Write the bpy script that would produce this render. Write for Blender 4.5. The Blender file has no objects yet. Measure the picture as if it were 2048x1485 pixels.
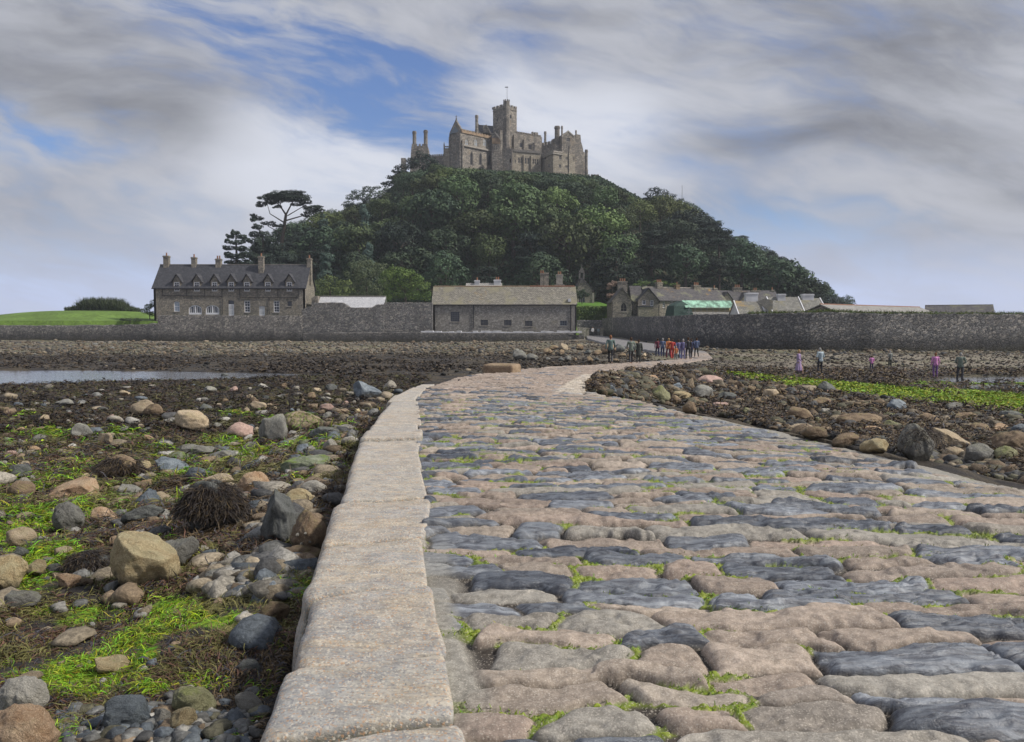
HAZE=0.0003; EXPO=0.27
import bpy, math, random
import numpy as np
from mathutils import Vector, Matrix
from math import sin, cos, pi, sqrt, atan, atan2, radians, exp

# ------------------------------------------------------------------ camera model of the place
F, CX, CY, HZ, HC = 1600.0, 1024.0, 742.5, 648.0, 1.2
TH = atan((CY-HZ)/F)
sc = bpy.context.scene
COL = sc.collection
rng = np.random.default_rng(11)
random.seed(5)

def ray(px, py):
    a = (np.asarray(px, float)-CX)/F; b = (CY-np.asarray(py, float))/F
    yc = cos(TH)+b*sin(TH); zc = -sin(TH)+b*cos(TH)
    return a/yc, zc/yc
def at(px, py, Y):
    a, s = ray(px, py); return (float(a*Y), float(Y), float(HC+s*Y))
def zat(py, Y): return float(HC+ray(CX, py)[1]*Y)
def xat(px, py, Y): return float(ray(px, py)[0]*Y)
def project(x, y, z):
    dz = z-HC; dep = y*cos(TH)-dz*sin(TH); up = y*sin(TH)+dz*cos(TH)
    return CX+F*x/dep, CY-F*up/dep

# ------------------------------------------------------------------ noise
def _h(ix, iy, s):
    n = (ix.astype(np.int64)*374761393+iy.astype(np.int64)*668265263+s*974634777) & 0xffffffff
    n = ((n ^ (n >> 13))*1274126177) & 0xffffffff
    n = ((n ^ (n >> 16))*2246822519) & 0xffffffff
    return ((n ^ (n >> 15)) & 0xffffff)/float(0xffffff)
def vn(x, y, s=0):
    x = np.asarray(x, float); y = np.asarray(y, float)
    ix = np.floor(x); iy = np.floor(y); fx = x-ix; fy = y-iy
    fx = fx*fx*fx*(fx*(fx*6-15)+10); fy = fy*fy*fy*(fy*(fy*6-15)+10)
    a = _h(ix, iy, s); b = _h(ix+1, iy, s); c = _h(ix, iy+1, s); d = _h(ix+1, iy+1, s)
    return (a*(1-fx)+b*fx)*(1-fy)+(c*(1-fx)+d*fx)*fy
def fbm(x, y, s=0, o=4):
    r = 0; A = .5; t = 0
    for k in range(o):
        r = r+A*vn(x*2**k, y*2**k, s+k*7); t += A; A *= .5
    return r/t
def vn3(p, s=0):
    x, y, z = p[:, 0], p[:, 1], p[:, 2]; iz = np.floor(z); f = z-iz; f = f*f*(3-2*f)
    o = iz*57.0
    return vn(x+o, y-o*.7, s)*(1-f)+vn(x+o+57., y-o*.7-57*.7, s)*f
def sstep(a, b, x):
    t = np.clip((x-a)/(b-a), 0, 1); return t*t*(3-2*t)

# ------------------------------------------------------------------ object helpers
ORG = {}
def link(o, parent=None):
    COL.objects.link(o)
    if parent is not None: o.parent = parent
    return o
def tag(o, label=None, cat=None, group=None, kind=None):
    if label: o['label'] = label
    if cat: o['category'] = cat
    if group: o['group'] = group
    if kind: o['kind'] = kind
    return o
def empty(name, loc, label=None, cat=None, group=None, rz=0):
    o = bpy.data.objects.new(name, None); o.location = loc; o.rotation_euler = (0, 0, rz)
    o.empty_display_size = .3
    ORG[o.name] = Vector(loc); link(o); return tag(o, label, cat, group)
def np_mesh(name, V, Fc, smooth=True, attrs=None):
    me = bpy.data.meshes.new(name); V = np.asarray(V, np.float32); Fc = np.asarray(Fc, np.int32)
    k = Fc.shape[1]
    me.vertices.add(len(V)); me.vertices.foreach_set('co', V.ravel())
    me.loops.add(Fc.size); me.loops.foreach_set('vertex_index', Fc.ravel())
    me.polygons.add(len(Fc)); me.polygons.foreach_set('loop_start', np.arange(0, Fc.size, k, dtype=np.int32))
    try: me.polygons.foreach_set('loop_total', np.full(len(Fc), k, np.int32))
    except Exception: pass
    me.update(calc_edges=True)
    me.polygons.foreach_set('use_smooth', np.full(len(Fc), smooth))
    for nm, (dom, typ, arr) in (attrs or {}).items():
        at_ = me.attributes.new(nm, typ, dom)
        at_.data.foreach_set('color' if typ == 'FLOAT_COLOR' else 'value', np.asarray(arr, np.float32).ravel())
    return me
def add(name, me, mat, parent=None, loc=None):
    o = bpy.data.objects.new(name, me)
    if mat is not None:
        if len(me.materials) == 0: me.materials.append(mat)
    if loc is not None: o.location = loc
    link(o, parent)
    return o
class MB:
    def __init__(s): s.v = []; s.f = []
    def poly(s, pts):
        b = len(s.v); s.v += [tuple(p) for p in pts]; s.f.append(list(range(b, b+len(pts))))
    def box(s, o, e1, e2, e3):
        o, e1, e2, e3 = map(Vector, (o, e1, e2, e3)); b = len(s.v)
        s.v += [tuple(p) for p in (o, o+e1, o+e1+e2, o+e2, o+e3, o+e1+e3, o+e1+e2+e3, o+e2+e3)]
        q = [(0, 3, 2, 1), (4, 5, 6, 7), (0, 1, 5, 4), (1, 2, 6, 5), (2, 3, 7, 6), (3, 0, 4, 7)]
        if e1.cross(e2).dot(e3) < 0: q = [t[::-1] for t in q]
        s.f += [[b+i for i in t] for t in q]
    def prism(s, pts, ext):            # polygon extruded along ext
        n = len(pts); b = len(s.v); e = Vector(ext)
        P = [Vector(p) for p in pts]
        s.v += [tuple(p) for p in P]+[tuple(p+e) for p in P]
        nr = Vector((0, 0, 0))
        for i in range(n): nr += P[i].cross(P[(i+1) % n])
        fl = nr.dot(e) > 0
        A = list(range(b, b+n)); Bt = list(range(b+n, b+2*n))
        s.f.append(A[::-1] if fl else A); s.f.append(Bt if fl else Bt[::-1])
        for i in range(n):
            j = (i+1) % n; q = [b+i, b+j, b+n+j, b+n+i]; s.f.append(q if fl else q[::-1])
    def tube(s, a, b_, r1, r2=None, n=8, caps=True):
        r2 = r1 if r2 is None else r2; a = Vector(a); b_ = Vector(b_); d = (b_-a).normalized()
        u = d.orthogonal().normalized(); w = d.cross(u); k = len(s.v)
        for p, r in ((a, r1), (b_, r2)):
            for i in range(n):
                t = 2*pi*i/n; s.v.append(tuple(p+u*cos(t)*r+w*sin(t)*r))
        for i in range(n):
            j = (i+1) % n; s.f.append([k+i, k+j, k+n+j, k+n+i])
        if caps: s.f.append([k+i for i in range(n)][::-1]); s.f.append([k+n+i for i in range(n)])
    def build(s, name, mat, parent=None, smooth=False):
        org = ORG.get(parent.name, Vector((0, 0, 0))) if parent is not None else None
        if org is None:
            xs = np.array(s.v); org = Vector((float(xs[:, 0].mean()), float(xs[:, 1].mean()), float(xs[:, 2].min())))
            loc = org
        else: loc = None
        me = bpy.data.meshes.new(name); me.from_pydata([tuple(Vector(v)-org) for v in s.v], [], s.f); me.update()
        if smooth: me.polygons.foreach_set('use_smooth', [True]*len(me.polygons))
        o = add(name, me, mat, parent, loc)
        ORG[o.name] = org
        return o

# ------------------------------------------------------------------ materials
def setin(nt, sock, v):
    if isinstance(v, bpy.types.NodeSocket): nt.links.new(v, sock)
    else:
        try: sock.default_value = v
        except Exception:
            sock.default_value = (*v, 1.0) if hasattr(v, '__len__') and len(v) == 3 else (v, v, v)
def nd(nt, t, ins=None, **props):
    n = nt.nodes.new(t)
    for k, v in props.items(): setattr(n, k, v)
    for k, v in (ins or {}).items(): setin(nt, n.inputs[k], v)
    return n
def mth(nt, op, a, b=0.0, c=None, clamp=False):
    n = nd(nt, 'ShaderNodeMath', {0: a, 1: b}, operation=op, use_clamp=clamp)
    if c is not None: setin(nt, n.inputs[2], c)
    return n.outputs[0]
def mix(nt, f, a, b, bt='MIX'):
    n = nt.nodes.new('ShaderNodeMix'); n.data_type = 'RGBA'; n.blend_type = bt
    setin(nt, n.inputs['Factor'], f)
    for key, v in ((6, a), (7, b)):
        if isinstance(v, bpy.types.NodeSocket): nt.links.new(v, n.inputs[key])
        else: n.inputs[key].default_value = (*v[:3], 1)
    return n.outputs[2]
def ramp(nt, f, a, b, lo=0., hi=1.):
    n = nt.nodes.new('ShaderNodeMapRange'); n.interpolation_type = 'SMOOTHSTEP'
    setin(nt, n.inputs[0], f); n.inputs[1].default_value = a; n.inputs[2].default_value = b
    n.inputs[3].default_value = lo; n.inputs[4].default_value = hi
    return n.outputs[0]
def noise(nt, vec, scale, detail=4, rough=.55, dist=0.):
    n = nt.nodes.new('ShaderNodeTexNoise'); setin(nt, n.inputs['Vector'], vec)
    n.inputs['Scale'].default_value = scale; n.inputs['Detail'].default_value = detail
    n.inputs['Roughness'].default_value = rough; n.inputs['Distortion'].default_value = dist
    return n.outputs['Fac']
def voro(nt, vec, scale, feature='F1', rnd=1.):
    n = nt.nodes.new('ShaderNodeTexVoronoi'); n.feature = feature; setin(nt, n.inputs['Vector'], vec)
    n.inputs['Scale'].default_value = scale; n.inputs['Randomness'].default_value = rnd
    return n
def stretch(nt, vec, s):
    n = nt.nodes.new('ShaderNodeMapping'); nt.links.new(vec, n.inputs[0]); n.inputs['Scale'].default_value = s
    return n.outputs[0]
def bump(nt, h, strength, dist):
    n = nt.nodes.new('ShaderNodeBump'); n.inputs['Strength'].default_value = strength
    n.inputs['Distance'].default_value = dist; nt.links.new(h, n.inputs['Height']); return n.outputs[0]
def newmat(name):
    m = bpy.data.materials.new(name); m.use_nodes = True; nt = m.node_tree
    b = nt.nodes['Principled BSDF']; return m, nt, b
def coords(nt, kind='Object'):
    return nt.nodes.new('ShaderNodeTexCoord').outputs[kind]
def worldpos(nt): return nt.nodes.new('ShaderNodeNewGeometry').outputs['Position']
def plain(name, col, rough=.6, spec=.3, var=.12, scale=6.):
    m, nt, b = newmat(name); v = coords(nt); n = noise(nt, v, scale)
    c = mix(nt, ramp(nt, n, .3, .7), tuple(x*(1-var) for x in col), tuple(min(1, x*(1+var)) for x in col))
    nt.links.new(c, b.inputs['Base Color']); b.inputs['Roughness'].default_value = rough
    b.inputs['Specular IOR Level'].default_value = spec
    nt.links.new(bump(nt, n, .2, .02), b.inputs['Normal'])
    return m

def rubble(name, c1, c2, c3, mortar, scale=2.6, flat=1.7, tide=None, stain=.55, warm=None, cell_bump=.06):
    m, nt, b = newmat(name); P = worldpos(nt)
    w = noise(nt, P, 1.4, 3); dv = nd(nt, 'ShaderNodeVectorMath', {0: P, 1: nd(nt, 'ShaderNodeCombineXYZ', {0: w, 1: w, 2: w}).outputs[0]}, operation='ADD').outputs[0]
    v = stretch(nt, dv, (1, 1, flat))
    vo = voro(nt, v, scale); ve = voro(nt, v, scale, 'DISTANCE_TO_EDGE')
    sep = nd(nt, 'ShaderNodeSeparateColor', {0: vo.outputs['Color']})
    c = mix(nt, sep.outputs[0], c1, c2); c = mix(nt, ramp(nt, sep.outputs[1], .55, .9), c, c3)
    c = mix(nt, ramp(nt, ve.outputs['Distance'], .0, .09, 1., 0.), c, mortar)
    fine = noise(nt, P, 14., 5, .65)
    c = mix(nt, .55, c, mix(nt, ramp(nt, fine, .25, .75), (.25, .25, .25), (1., 1., 1.)), 'MULTIPLY')
    big = noise(nt, P, .28, 5, .6)
    c = mix(nt, mth(nt, 'MULTIPLY', ramp(nt, big, .42, .72), stain), c, tuple(x*.45 for x in c1))
    if warm: c = mix(nt, ramp(nt, noise(nt, P, .5, 4), .55, .72, 0, .6), c, warm)
    if tide:
        z = nd(nt, 'ShaderNodeSeparateXYZ', {0: P}).outputs[2]
        zz = mth(nt, 'ADD', z, mth(nt, 'MULTIPLY', noise(nt, stretch(nt, P, (1, 1, .25)), .8, 5), -1.4))
        c = mix(nt, ramp(nt, zz, tide-1.1, tide+.7, .75, 0.), c, (.045, .045, .047))
        c = mix(nt, ramp(nt, zz, tide-1.9, tide-.9, .7, 0.), c, (.05, .045, .026))
    nt.links.new(c, b.inputs['Base Color']); b.inputs['Roughness'].default_value = .85
    b.inputs['Specular IOR Level'].default_value = .2
    hh = mth(nt, 'ADD', ramp(nt, ve.outputs['Distance'], 0., .16), mth(nt, 'MULTIPLY', fine, .5))
    nt.links.new(bump(nt, hh, .9, cell_bump), b.inputs['Normal'])
    return m
def slates(name, c1, c2, lichen=0., lcol=(.33, .2, .04), lc2=(.22, .22, .13), rows=5.):
    m, nt, b = newmat(name); P = worldpos(nt)
    z = nd(nt, 'ShaderNodeSeparateXYZ', {0: P}); 
    v = nd(nt, 'ShaderNodeCombineXYZ', {0: z.outputs[0], 1: mth(nt, 'MULTIPLY', z.outputs[2], 1.3), 2: 0.}).outputs[0]
    br = nt.nodes.new('ShaderNodeTexBrick'); nt.links.new(v, br.inputs['Vector'])
    br.inputs['Color1'].default_value = (*c1, 1); br.inputs['Color2'].default_value = (*c2, 1)
    br.inputs['Mortar'].default_value = (*[x*.3 for x in c1], 1); br.inputs['Scale'].default_value = 1.
    br.inputs['Brick Width'].default_value = .42; br.inputs['Row Height'].default_value = .26; br.inputs['Mortar Size'].default_value = .02
    n = noise(nt, P, 5., 5, .7)
    c = mix(nt, .5, br.outputs['Color'], mix(nt, ramp(nt, n, .3, .7), (.35, .35, .35), (1., 1., 1.)), 'MULTIPLY')
    c = mix(nt, ramp(nt, noise(nt, P, 2.6, 6, .75), .5, .62, 0, .35), c, tuple(x*1.5 for x in c2))
    if lichen > 0:
        c = mix(nt, ramp(nt, noise(nt, P, .35, 6, .65), .62-lichen*.25, .72-lichen*.2, 0, .75), c, lc2)
        c = mix(nt, ramp(nt, noise(nt, stretch(nt, P, (1, 1, .6)), .22, 6, .7), .60, .70, 0, .85), c, lcol)
    nt.links.new(c, b.inputs['Base Color']); b.inputs['Roughness'].default_value = .7
    b.inputs['Specular IOR Level'].default_value = .3
    nt.links.new(bump(nt, mth(nt, 'ADD', n, br.outputs['Fac']), .5, .03), b.inputs['Normal'])
    return m
def foliage(name, c1, c2, dark=.35, rand=True):
    m, nt, b = newmat(name); v = coords(nt); oi = nt.nodes.new('ShaderNodeObjectInfo').outputs['Random']
    n = noise(nt, v, .55, 4, .6); n2 = noise(nt, v, 2.5, 3)
    c = mix(nt, ramp(nt, n, .35, .65), c1, c2)
    c = mix(nt, ramp(nt, n2, .35, .7, dark, 0.), c, tuple(x*.45 for x in c1))
    hsv = nt.nodes.new('ShaderNodeHueSaturation'); nt.links.new(c, hsv.inputs['Color'])
    if rand: nt.links.new(mth(nt, 'MULTIPLY_ADD', oi, .045, .468), hsv.inputs['Hue']); nt.links.new(mth(nt, 'MULTIPLY_ADD', oi, .6, .72), hsv.inputs['Value'])
    nt.links.new(hsv.outputs[0], b.inputs['Base Color']); b.inputs['Roughness'].default_value = .75
    b.inputs['Specular IOR Level'].default_value = .25
    return m
def rockmat(name, c1, c2, speck=.35, rough=.75, green=.0, cap=(.3, .3, .15)):
    m, nt, b = newmat(name); v0 = coords(nt, 'Generated'); v = nd(nt, 'ShaderNodeVectorMath', {0: v0, 1: (-.5, -.5, -.38)}, operation='ADD').outputs[0]; oi = nt.nodes.new('ShaderNodeObjectInfo').outputs['Random']
    off = nd(nt, 'ShaderNodeVectorMath', {0: v, 1: nd(nt, 'ShaderNodeCombineXYZ', {0: mth(nt, 'MULTIPLY', oi, 40.), 1: oi, 2: 0.}).outputs[0]}, operation='ADD').outputs[0]
    n = noise(nt, off, 3., 7, .62, .5); f = noise(nt, off, 26., 5, .8); s = voro(nt, off, 80.)
    c = mix(nt, ramp(nt, n, .32, .68), c1, c2)
    c = mix(nt, ramp(nt, f, .35, .65, speck, 0.), c, tuple(x*.35 for x in c1))
    c = mix(nt, ramp(nt, f, .58, .7, 0., speck), c, tuple(min(1, x*1.8) for x in c2))
    ss = nd(nt, 'ShaderNodeSeparateColor', {0: s.outputs['Color']}).outputs[0]
    c = mix(nt, ramp(nt, ss, .8, .95, 0, speck), c, tuple(min(1, x*1.5+.05) for x in c2))
    nz = nd(nt, 'ShaderNodeSeparateXYZ', {0: nt.nodes.new('ShaderNodeNewGeometry').outputs['Normal']}).outputs[2]
    if green > 0:
        c = mix(nt, ramp(nt, mth(nt, 'MULTIPLY', noise(nt, off, 2.3, 5, .7), ramp(nt, nz, -.2, .9, .6, 1.1)), .5, .62, 0, green), c, cap)
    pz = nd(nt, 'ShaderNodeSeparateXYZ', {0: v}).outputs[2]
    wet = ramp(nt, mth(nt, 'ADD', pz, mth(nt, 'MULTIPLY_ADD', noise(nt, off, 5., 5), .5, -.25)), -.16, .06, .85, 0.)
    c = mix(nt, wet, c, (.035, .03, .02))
    hsv = nt.nodes.new('ShaderNodeHueSaturation'); nt.links.new(c, hsv.inputs['Color'])
    nt.links.new(mth(nt, 'MULTIPLY_ADD', oi, .5, .92), hsv.inputs['Value'])
    nt.links.new(hsv.outputs[0], b.inputs['Base Color']); b.inputs['Roughness'].default_value = rough
    b.inputs['Specular IOR Level'].default_value = .35
    nt.links.new(bump(nt, mth(nt, 'ADD', mth(nt, 'MULTIPLY', f, .4), n), 1., .05), b.inputs['Normal'])
    return m
def attrmat(name, attr, rough, fine=30., amp=.5, bumpd=.01, spec=.3):
    m, nt, b = newmat(name); P = worldpos(nt)
    a = nt.nodes.new('ShaderNodeAttribute'); a.attribute_name = attr
    f = noise(nt, P, fine, 5, .7); g = noise(nt, P, fine*.2, 5, .7)
    c = mix(nt, amp, a.outputs['Color'], mix(nt, ramp(nt, f, .3, .7), (.3, .3, .3), (1.6, 1.6, 1.6)), 'MULTIPLY')
    c = mix(nt, amp, c, mix(nt, ramp(nt, g, .3, .7), (.5, .5, .5), (1.4, 1.4, 1.4)), 'MULTIPLY')
    nt.links.new(c, b.inputs['Base Color']); b.inputs['Roughness'].default_value = rough
    b.inputs['Specular IOR Level'].default_value = spec
    nt.links.new(bump(nt, mth(nt, 'ADD', f, g), .8, bumpd), b.inputs['Normal'])
    return m

M = {}
M['wall_house'] = rubble('house_stone', (.27, .25, .22), (.48, .43, .36), (.56, .49, .39), (.17, .16, .15), 3.2, 1.6, warm=(.3, .26, .2))
M['wall_sea'] = rubble('sea_wall_stone', (.2, .195, .195), (.42, .40, .375), (.54, .5, .45), (.09, .09, .09), 2.7, 1.5, tide=-.9, cell_bump=.12)
M['wall_pier'] = rubble('pier_stone', (.2, .2, .205), (.40, .39, .375), (.54, .5, .45), (.07, .07, .075), 2.5, 1.7, tide=-.9, cell_bump=.14)
M['wall_barn'] = rubble('barn_stone', (.27, .255, .24), (.46, .43, .39), (.58, .55, .5), (.24, .23, .215), 3.2, 1.6, stain=.35, warm=(.3, .27, .2))
M['wall_castle'] = rubble('castle_stone', (.23, .21, .19), (.43, .39, .335), (.52, .46, .38), (.16, .15, .145), 1.5, 1.5, warm=(.3, .24, .17))
M['wall_castle_pale'] = rubble('castle_pale_stone', (.34, .3, .24), (.47, .42, .33), (.55, .48, .38), (.28, .25, .21), 1.5, 1.5, stain=.3)
M['trim'] = plain('dressed_stone', (.33, .3, .26), .8, var=.25, scale=2.)
M['trim_dark'] = plain('dark_dressed_stone', (.15, .14, .13), .8, var=.25, scale=2.)
M['trim_orange'] = plain('lichened_stone', (.28, .2, .13), .8, var=.3, scale=1.)
M['slate_dark'] = slates('dark_slate', (.055, .058, .07), (.095, .095, .105))
M['slate_purple'] = slates('purple_slate', (.085, .08, .085), (.15, .14, .14), .35)
M['slate_lichen'] = slates('lichen_slate', (.2, .185, .155), (.34, .315, .26), .6, lc2=(.25, .23, .15), lcol=(.36, .24, .08))
M['slate_harbour'] = slates('harbour_slate', (.2, .195, .175), (.31, .3, .265), .5, lc2=(.24, .22, .14), lcol=(.34, .24, .1))
M['slate_pale'] = slates('pale_grouted_slate', (.3, .29, .27), (.42, .4, .37), .0)
M['lead'] = plain('lead_roof', (.18, .21, .24), .5)
M['white'] = plain('white_paint', (.78, .78, .8), .5, var=.05)
M['whitewash'] = rubble('whitewash', (.72, .73, .76), (.85, .85, .87), (.8, .8, .82), (.5, .5, .55), 3., 2.5, stain=.1)
M['render_white'] = plain('white_render', (.6, .6, .62), .8, var=.12, scale=1.)
M['black'] = plain('black_pipe', (.03, .03, .035), .5)
M['red_tile'] = plain('ridge_tile', (.26, .12, .07), .8)
M['green_sheet'] = plain('green_sheeting', (.25, .44, .33), .6, var=.6, scale=.9)
M['green_net'] = plain('dark_green_netting', (.03, .06, .05), .8, var=.4)
M['steel'] = plain('scaffold_steel', (.25, .26, .27), .4)
M['wood'] = plain('weathered_board', (.4, .32, .2), .8)
M['pot'] = plain('clay_pot', (.3, .15, .09), .8)
m, nt, b = newmat('window_glass'); b.inputs['Base Color'].default_value = (.03, .035, .05, 1); b.inputs['Roughness'].default_value = .12; M['glass'] = m
m, nt, b = newmat('pale_glass'); b.inputs['Base Color'].default_value = (.35, .42, .5, 1); b.inputs['Roughness'].default_value = .25; M['glass_pale'] = m
M['dark_open'] = plain('deep_opening', (.03, .03, .035), .9)
M['fol_dark'] = foliage('dark_pine_needles', (.022, .036, .03), (.04, .06, .042))
M['fol_mid'] = foliage('mid_green_leaves', (.062, .1, .045), (.115, .165, .062))
M['fol_deep'] = foliage('deep_green_leaves', (.04, .07, .043), (.075, .12, .06))
M['fol_yel'] = foliage('yellow_green_leaves', (.10, .15, .05), (.17, .22, .07))
M['fol_bright'] = foliage('bright_green_leaves', (.10, .17, .045), (.19, .27, .07), rand=False)
M['fol_lime'] = foliage('lime_green_leaves', (.11, .15, .05), (.2, .25, .085), rand=False)
M['fol_olive'] = foliage('olive_green_leaves', (.1, .13, .065), (.17, .2, .11), rand=False)
M['fol_grey'] = foliage('grey_green_leaves', (.12, .15, .075), (.18, .21, .11))
M['fol_blue'] = foliage('blue_green_leaves', (.06, .1, .085), (.09, .14, .11))
M['bloom'] = foliage('cream_blossom', (.38, .3, .2), (.5, .4, .3))
M['bark'] = plain('bark', (.075, .06, .05), .9, var=.4, scale=3.)
# ------------------------------------------------------------------ causeway and beach heights
_zY = np.array([-5, 0, 5, 10, 15, 20, 31, 48, 66, 80, 100, 130, 160, 200.])
_zZ = np.array([0, 0, 0, -.08, -.24, -.4, -.72, -1.2, -1.7, -1.72, -1.6, -1.3, -1.15, -1.15])
def zc0(Y): return np.interp(Y, _zY, _zZ)
def solve(fn, px, py):
    """distance Y at which the line of sight through a pixel meets the height function fn(X, Y)"""
    a, s = ray(px, py); Y = 1.0; prev = HC
    ys = np.concatenate([np.arange(1., 12, .02), np.arange(12, 60, .08), np.arange(60, 260, .25)])
    d = HC+s*ys-fn(a*ys, ys)
    k = np.argmax(d < 0)
    if d[k] >= 0: k = len(ys)-1
    if k > 0:
        t = d[k-1]/(d[k-1]-d[k]+1e-9); return float(ys[k-1]+t*(ys[k]-ys[k-1]))
    return float(ys[k])
def edge(pts, dz=0.):
    out = []
    for px, py in pts:
        Y = solve(lambda x, y: zc0(y)+dz, px, py); out.append((Y, float(ray(px, py)[0]*Y)))
    out.sort(); A = np.array(out); return A[:, 0], A[:, 1]
Lk = edge([(945, 1560), (925, 1485), (895, 1330), (868, 1250), (855, 1150), (845, 1080), (858, 1010), (832, 905), (843, 872), (832, 800), (850, 777)])
Ok = edge([(480, 1560), (510, 1485), (555, 1370), (590, 1250), (620, 1150), (660, 1050), (690, 960), (720, 880), (760, 820), (790, 790), (828, 774)], .03)
_l = edge([(850, 777), (900, 759), (960, 747), (1030, 739), (1100, 734), (1180, 730), (1320, 722)])
LY = np.concatenate([[0.], Lk[0][:-1], _l[0], [74., 80, 88, 106, 120, 137, 158, 170]])
_fx = lambda px, Y: (px-1024)*Y/1600
LX = np.concatenate([[-.02], Lk[1][:-1], _l[1], [_fx(1375, 74), _fx(1345, 80), _fx(1300, 88), _fx(1230, 106), _fx(1195, 120), _fx(1175, 137), _fx(1172, 158), _fx(1172, 170)]])
_r = edge([(2048, 965), (1900, 933), (1700, 886), (1500, 846), (1300, 802), (1235, 792), (1165, 781), (1180, 765), (1200, 748), (1300, 738), (1380, 724), (1425, 716)])
RY = np.concatenate([[0., 3.], _r[0], [84., 92, 106, 125, 140, 158, 170]])
RX = np.concatenate([[4.2, 4.2], _r[1], [_fx(1412, 84), _fx(1385, 92), _fx(1330, 106), _fx(1262, 125), _fx(1228, 140), _fx(1205, 158), _fx(1205, 170)]])
def Lx(Y): return np.interp(Y, LY, LX)
def Rx(Y): return np.interp(Y, RY, RX)
def zroad(X, Y):
    l = Lx(Y); r = Rx(Y); t = np.clip((X-l)/(r-l), -.2, 1.2)
    cam = -.05*(np.clip(t, 0, 1)-.35)**2*(r-l)/2
    return zc0(Y)+cam+.035*(fbm(X/1.3, Y/1.3, 3, 3)-.5)*2
_bY = np.array([-20, 0, 3, 6, 10, 20, 30, 44, 57, 80, 148, 300.])
_bZ = np.array([-.45, -.45, -.5, -.6, -.9, -1.5, -1.85, -2.1, -2.12, -2.05, -1.98, -1.9])
def pool_mask(X, Y):
    px = 1024+1600*X/np.maximum(Y, 1)
    t = np.clip(px/670, -1.5, 1.1); wob = 1.3*(fbm(X/3, Y/2.2, 21)-.5)
    near = 43.4+(50.9-43.4)*np.clip(t, 0, 1)**.8+wob; far = 57.6-(57.6-52.2)*np.clip(t, 0, 1)**2.+wob*.4
    a = np.minimum(Y-near, far-Y)*np.where(t < 1.03, 1, -1)
    a = np.where(t >= 1.03, -3., a)
    w2 = 1.6*(fbm(X/2.2, Y/1.4, 22)-.5)
    rgt = np.minimum(Y-45.6, 50.8-Y)+w2*1.2-np.maximum(0, (1900-px)/14.)
    rg2 = np.minimum(Y-41.6, 44.2-Y)+w2-np.maximum(0, (1945-px)/14.)
    return np.maximum(a, np.maximum(rgt, rg2))
_POOLZ = -2.16
def zbeach(X, Y, fine=True):
    X = np.asarray(X, float); Y = np.asarray(Y, float)
    z = np.interp(Y, _bY, _bZ)
    l = Lx(Y); r = Rx(Y); l = np.where(Y < 21, np.interp(Y, Ok[0], Ok[1]), l)
    tl = l-X; tr = X-r; t = np.maximum(tl, tr); zr = zc0(Y)
    drop = np.where(tl > tr, .30, .07)
    w = np.exp(-(np.maximum(t, 0)/(1.2+Y*.03))**2)
    z = z+(np.minimum(zr-drop, 9)-z)*w*np.where(zr-drop > z, 1, 0)
    z = z+.16*(fbm(X/1.1, Y/1.1, 5)-.5)+.5*(fbm(X/6, Y/6, 6)-.5)*sstep(4, 12, Y)*sstep(0, 2, t)
    if fine: z = z+.05*(fbm(X/.22, Y/.22, 8, 3)-.5)
    pm = pool_mask(X, Y)
    dry = np.maximum(z, _POOLZ+.05); wetz = _POOLZ-.12
    k = sstep(-.5, .5, pm)
    z = np.where(Y > 35, dry*(1-k)+wetz*k, z)
    z = np.where(t < 0, np.minimum(z, zr-.35), z)
    # the shore rises against the island's walls and the paved ramp by the gate
    return z
def ground_pt(px, py, road=False):
    fn = (lambda x, y: zc0(y)) if road else (lambda x, y: zbeach(x, y, False))
    Y = solve(fn, px, py); a, s = ray(px, py); return float(a*Y), Y, float(HC+s*Y)

# ---- sett layout
rr = np.random.default_rng(3)
row_b = [0.]
while row_b[-1] < 172: row_b.append(row_b[-1]+float(np.clip(rr.normal(.178 if row_b[-1] < 3.3 else .158, .036), .115, .28))*(1 if row_b[-1] < 60 else 2.))
row_b = np.array(row_b); NR = len(row_b)-1
NS = 34
lens = np.clip(rr.lognormal(-.64, .38, (NR, NS)), .22, 1.15)
far_f = np.where(row_b[:-1] > 60, 1.4, 1.)[:, None]
xb = np.cumsum(lens*far_f, 1)-rr.uniform(0, .6, (NR, 1))
skew = rr.uniform(-.55, .55, (NR, NS))
row_c = .5*(row_b[1:]+row_b[:-1])
base_p = np.interp(row_c, [0, 2.4, 3.4, 5, 11, 16, 22], [.16, .2, .45, .85, .9, .45, .14])
patch = np.array([[vn(i*.8, j*.9, 77) for j in range(NS)] for i in range(NR)])
is_sl = (rr.uniform(0, 1, (NR, NS))*.85+patch*.3 < base_p[:, None]*1.2).astype(float)
for _j in range(1, NS): is_sl[:, _j] *= 1-is_sl[:, _j-1]*(rr.uniform(size=NR) < .6)
_xl = np.concatenate([xb[:, :1]-.5, xb[:, :-1]], 1)
for _i in range(1, NR):
    for _j in range(NS):
        if is_sl[_i, _j] and rr.uniform() < .7:
            ov = np.minimum(xb[_i, _j], xb[_i-1])-np.maximum(_xl[_i, _j], _xl[_i-1])
            if ((ov > .12)*is_sl[_i-1]).any(): is_sl[_i, _j] = 0
tone = rr.uniform(0, 1, (NR, NS)); tone2 = rr.uniform(0, 1, (NR, NS))
lift = rr.normal(0, .0075, (NR, NS)); tiltx = rr.normal(0, .03, (NR, NS)); tilty = rr.normal(0, .085, (NR, NS))
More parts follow.
